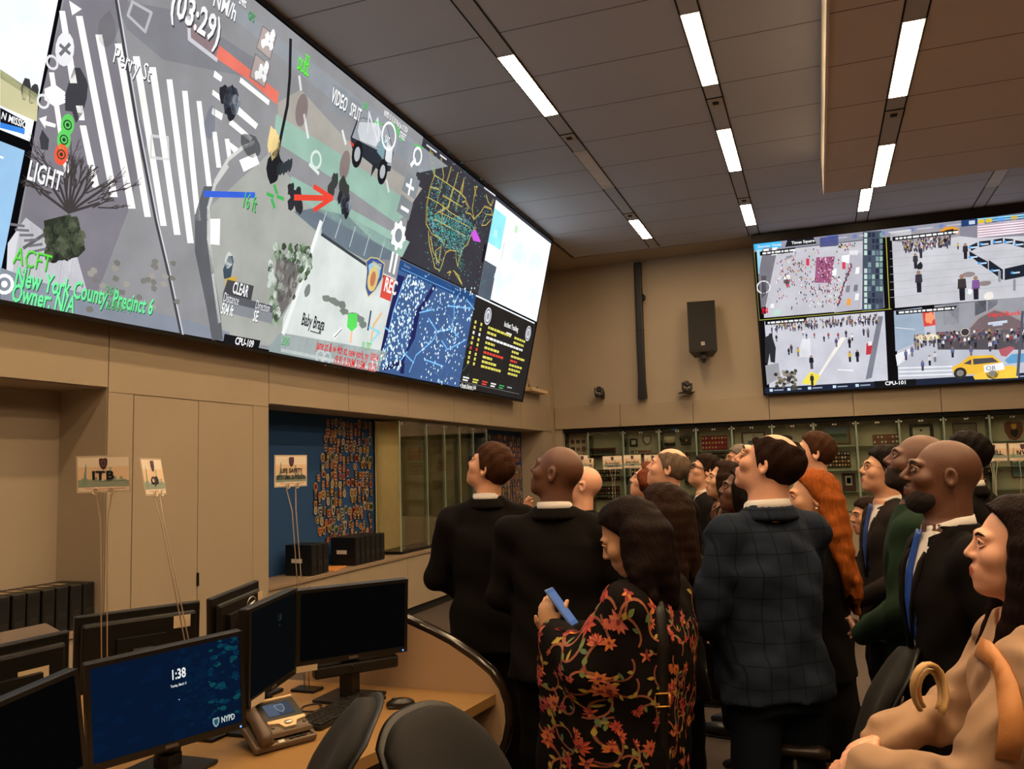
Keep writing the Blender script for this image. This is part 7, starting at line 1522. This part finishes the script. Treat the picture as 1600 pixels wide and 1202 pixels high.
def flower(u, v, r_, a_=None):
    a_ = RE.uniform(0, 6.3) if a_ is None else a_; n_ = RE.choice([5, 7, 9]); spread = RE.choice([3.0, 3.6, 6.28]); c0 = RE.choice(FC); c1 = RE.choice(FC)
    for k in range(n_): leaf(u, v, a_ - spread / 2 + spread * k / (n_ - (0 if spread > 6 else 1)), r_ * RE.uniform(.85, 1.1), r_ * .2, c0 if k % 2 else c1, .0034 + .0002 * k)
    leaf(u - .2 * r_ * math.cos(a_), v - .2 * r_ * math.sin(a_), a_, r_ * .5, r_ * .2, (124, 40, 50), .0055)
z_lo, z_hi = .66 * s, 1.42 * s; U0, U1 = 0, 2 * math.pi * RAD
for row in range(10):
    for colm in range(16):
        u = U0 + (colm + (row % 2) * .5) * (U1 / 16) + RE.uniform(-.02, .02); v = z_lo + .03 + (z_hi - z_lo - .05) * (row + RE.uniform(.2, .8)) / 10
        pts = []; a_ = RE.uniform(0, 6.3); cu, cv2 = u, v; turn = RE.choice([-1, 1]) * RE.uniform(.28, .45)
        for k in range(11): pts.append((cu, cv2)); cu += .014 * math.cos(a_); cv2 += .014 * math.sin(a_); a_ += turn * (1 - .06 * k)
        pts = [(x, min(max(y, z_lo), z_hi)) for x, y in pts]; vine(pts, .0034, RE.choice([(150, 86, 60), (134, 74, 56), (166, 98, 64)])); flower(pts[-1][0], pts[-1][1], RE.uniform(.019, .034))
        if RE.random() < .45: flower(pts[0][0], pts[0][1], RE.uniform(.012, .021))
        for k in (3, 6, 8):
            if RE.random() < .85: leaf(*pts[k], RE.uniform(0, 6.3), RE.uniform(.018, .032), .006, RE.choice(LC))
EMB.build('embroidery', attr_mat('stitched_thread', rough=.75), sho)
bd_ = []
for k in range(73):
    P_, N_ = hit(k * 2 * math.pi / 72, .635 * s); P2, N2 = hit(k * 2 * math.pi / 72, .69 * s); bd_ += [P_ + N_ * .002, P2 + N2 * .002] if P_ is not None and P2 is not None else [Vector((0, 0, .63 * s)), Vector((0, 0, .69 * s))]
b = MB(); b.add(bd_, [(2 * k, 2 * k + 2, 2 * k + 3, 2 * k + 1) for k in range(72)], 0, True); b.build('hem_border', cloth('olive_shawl_border', (78, 60, 44), .9), sho)
# ---- her phone, bracelet and bag
wl, wr = J[-1][2], J[1][2]; toW = lambda v: SHI['loc'] + Rz(SHI['a']) @ np.array(v)
pc = wl + J[-1][3] * .085 + np.array((.012, -.062, .0)); Pw = toW(pc)
ph = thing('smartphone', 'blue cased smartphone held up by the woman in the shawl', 'phone', tuple(Pw), rot=(math.radians(52), math.radians(0), SHI['a'] + .25))
b = MB(); b.box(-.037, .037, -.078, .078, -.004, .004, 0, None, .004); b.build('case', mat('blue_phone_case', (96, 120, 176), .35), ph)
c = Canvas((0, 0, .0042), (1, 0, 0), (0, 1, 0), uv=lambda x, y: (x, y)); c.rect(-.034, .034, -.074, .074, (110, 140, 196), 0); c.rect(-.03, .03, -.06, .06, (130, 156, 206), 1); c.build('screen', attr_mat('phone_screen', .55), ph)
b = MB(); R_ = wl - J[-1][3] * .02; ax = J[-1][3]; q1 = np.cross(ax, (0, 0, 1)); q1 /= np.linalg.norm(q1); q2 = np.cross(ax, q1)
b.tube([R_ + (q1 * math.cos(k * .349) + q2 * math.sin(k * .349)) * .034 for k in range(19)], .004, 8); b.build('bracelet', GOLD, SH)
def strap_on(obj_bvh, pts, w_, thick, name, m, parent):
    q = []
    for th, z in pts:
        d = Vector((-math.cos(th), -math.sin(th), 0)); r_ = obj_bvh.ray_cast(Vector((math.cos(th) * 1.2, math.sin(th) * 1.2, z)), d)
        if r_[0] is None: continue
        tdir = Vector((-math.sin(th), math.cos(th), 0)); q.append((r_[0] + r_[1] * thick, tdir))
    b = MB(); V2 = []
    for p_, t_ in q: V2 += [p_ - t_ * w_ / 2, p_ + t_ * w_ / 2]
    b.add(V2, [(2 * i, 2 * i + 1, 2 * i + 3, 2 * i + 2) for i in range(len(q) - 1)], 0, True); o_ = b.build(name, m, parent); md = o_.modifiers.new('thick', 'SOLIDIFY'); md.thickness = .004; return q
bag = thing('shoulder_bag', 'black leather shoulder bag with a buckled strap worn over the shawl', 'bag', tuple(SHI['loc']), SHI['a'])
LEA = mat('black_leather', (22, 17, 15), .45, bump=.2, bscale=200); th0 = math.radians(222)
qs = strap_on(bv, [(th0 + .10 * math.sin(k * .5) * .3 + .04 * k / 20, (1.42 - .76 * k / 20) * s) for k in range(21)], .038, .007, 'strap', LEA, bag)
b = MB(); p_, t_ = qs[9]; n2 = t_.cross(Vector((0, 0, 1)))
for dz in (-.02, .02): b.tube([p_ - t_ * .024 + Vector((0, 0, dz)) + n2 * .004, p_ + t_ * .024 + Vector((0, 0, dz)) + n2 * .004], .003, 6)
for sd in (-1, 1): b.tube([p_ + t_ * .024 * sd + Vector((0, 0, -.02)) + n2 * .004, p_ + t_ * .024 * sd + Vector((0, 0, .02)) + n2 * .004], .003, 6)
b.build('buckle', GOLD, bag)
b = MB(); p_, t_ = qs[-1]; M = Matrix.Translation(p_ + n2 * .05 + Vector((0, 0, -.12))) @ Matrix.Rotation(math.atan2(t_.y, t_.x), 4, 'Z'); b.box(-.14, .14, -.045, .045, -.12, .10, 0, M, .025); b.build('body', LEA, bag)

# ---- foreground woman's handbag and strap, recorder in the back row
toF = lambda v: FGI['loc'] + Rz(FGI['a']) @ np.array(v); sF = FGI['s']
jk = [o for o in FG.children if o.name.startswith('jacket')][0]; bvf = BVHTree.FromPolygons([tuple(v.co) for v in jk.data.vertices], [tuple(q.vertices) for q in jk.data.polygons])
hb = thing('handbag', 'tan handbag with looped handles carried by the woman in the tan coat', 'bag', tuple(FGI['loc']), FGI['a']); TL2 = mat('tan_leather', (200, 134, 78), .5, bump=.1, bscale=150)
iF0 = np.linalg.inv(Rz(FGI['a'])); cl = iF0 @ (CAM - FGI['loc']); sp = []
for x_, y_ in ((1530, 1012), (1545, 1019), (1558, 1032), (1568, 1050), (1575, 1072), (1579, 1098), (1580, 1126), (1578, 1155), (1572, 1185)):
    r_ = bvf.ray_cast(Vector(cl), Vector(iF0 @ ray(x_, y_)).normalized())
    if r_[0] is not None: sp.append((r_[0] + r_[1] * .006, r_[1]))
V2 = []
for i, (q, n_) in enumerate(sp):
    d_ = sp[min(i + 1, len(sp) - 1)][0] - sp[max(i - 1, 0)][0]; sdv = d_.cross(n_).normalized() * .024; V2 += [q - sdv, q + sdv]
if len(sp) > 2: b = MB(); b.add(V2, [(2 * i, 2 * i + 1, 2 * i + 3, 2 * i + 2) for i in range(len(sp) - 1)], 0, True); so_ = b.build('strap', TL2, hb); md = so_.modifiers.new('thick', 'SOLIDIFY'); md.thickness = .005
iF = np.linalg.inv(Rz(FGI['a'])); toL = lambda q: iF @ (np.array(q) - FGI['loc']); h0_ = toL(at(1452, 1080, 1.84))
b = MB(); b.box(-.045, .045, -.11, .11, -.26, -.07, 0, Matrix.Translation(h0_ + np.array((.16, -.10, -.14))), .03); b.build('body', TL2, hb)
U_ = toL(at(1462, 1080, 1.84)) - h0_; U_ /= np.linalg.norm(U_)
for k_, (c_, r1, r2) in enumerate((((0, 0, 0), .036, .058), ((.018, 0, -.006), .026, .046))): b = MB(); b.tube([h0_ + np.array(c_) + U_ * r1 * math.cos(q) + np.array((0, 0, 1)) * r2 * math.sin(q) + np.array((.012, 0, 0)) * math.sin(2 * q) for q in np.linspace(-.9, 4.0, 16)], .0095, 8, flat=.6); b.build('handle', mat('pale_tan_handle', (190, 150, 96), .5), hb)
jq = SPI['J'][-1]; rp = SPI['loc'] + Rz(SPI['a']) @ (jq[2] + jq[3] * .085 + np.array((.02, -.02, .03))); t = thing('voice_recorder', 'small black recorder held up near the man in glasses and blue tie', 'recorder', tuple(rp), 1.6); b = MB(); b.box(-.02, .02, -.012, .012, -.06, .06, 0, None, .005); b.build('body', BLACKP, t); b = MB(); b.cyl((0, 0, .06), .018, .03); b.build('microphone', GREYP, t)
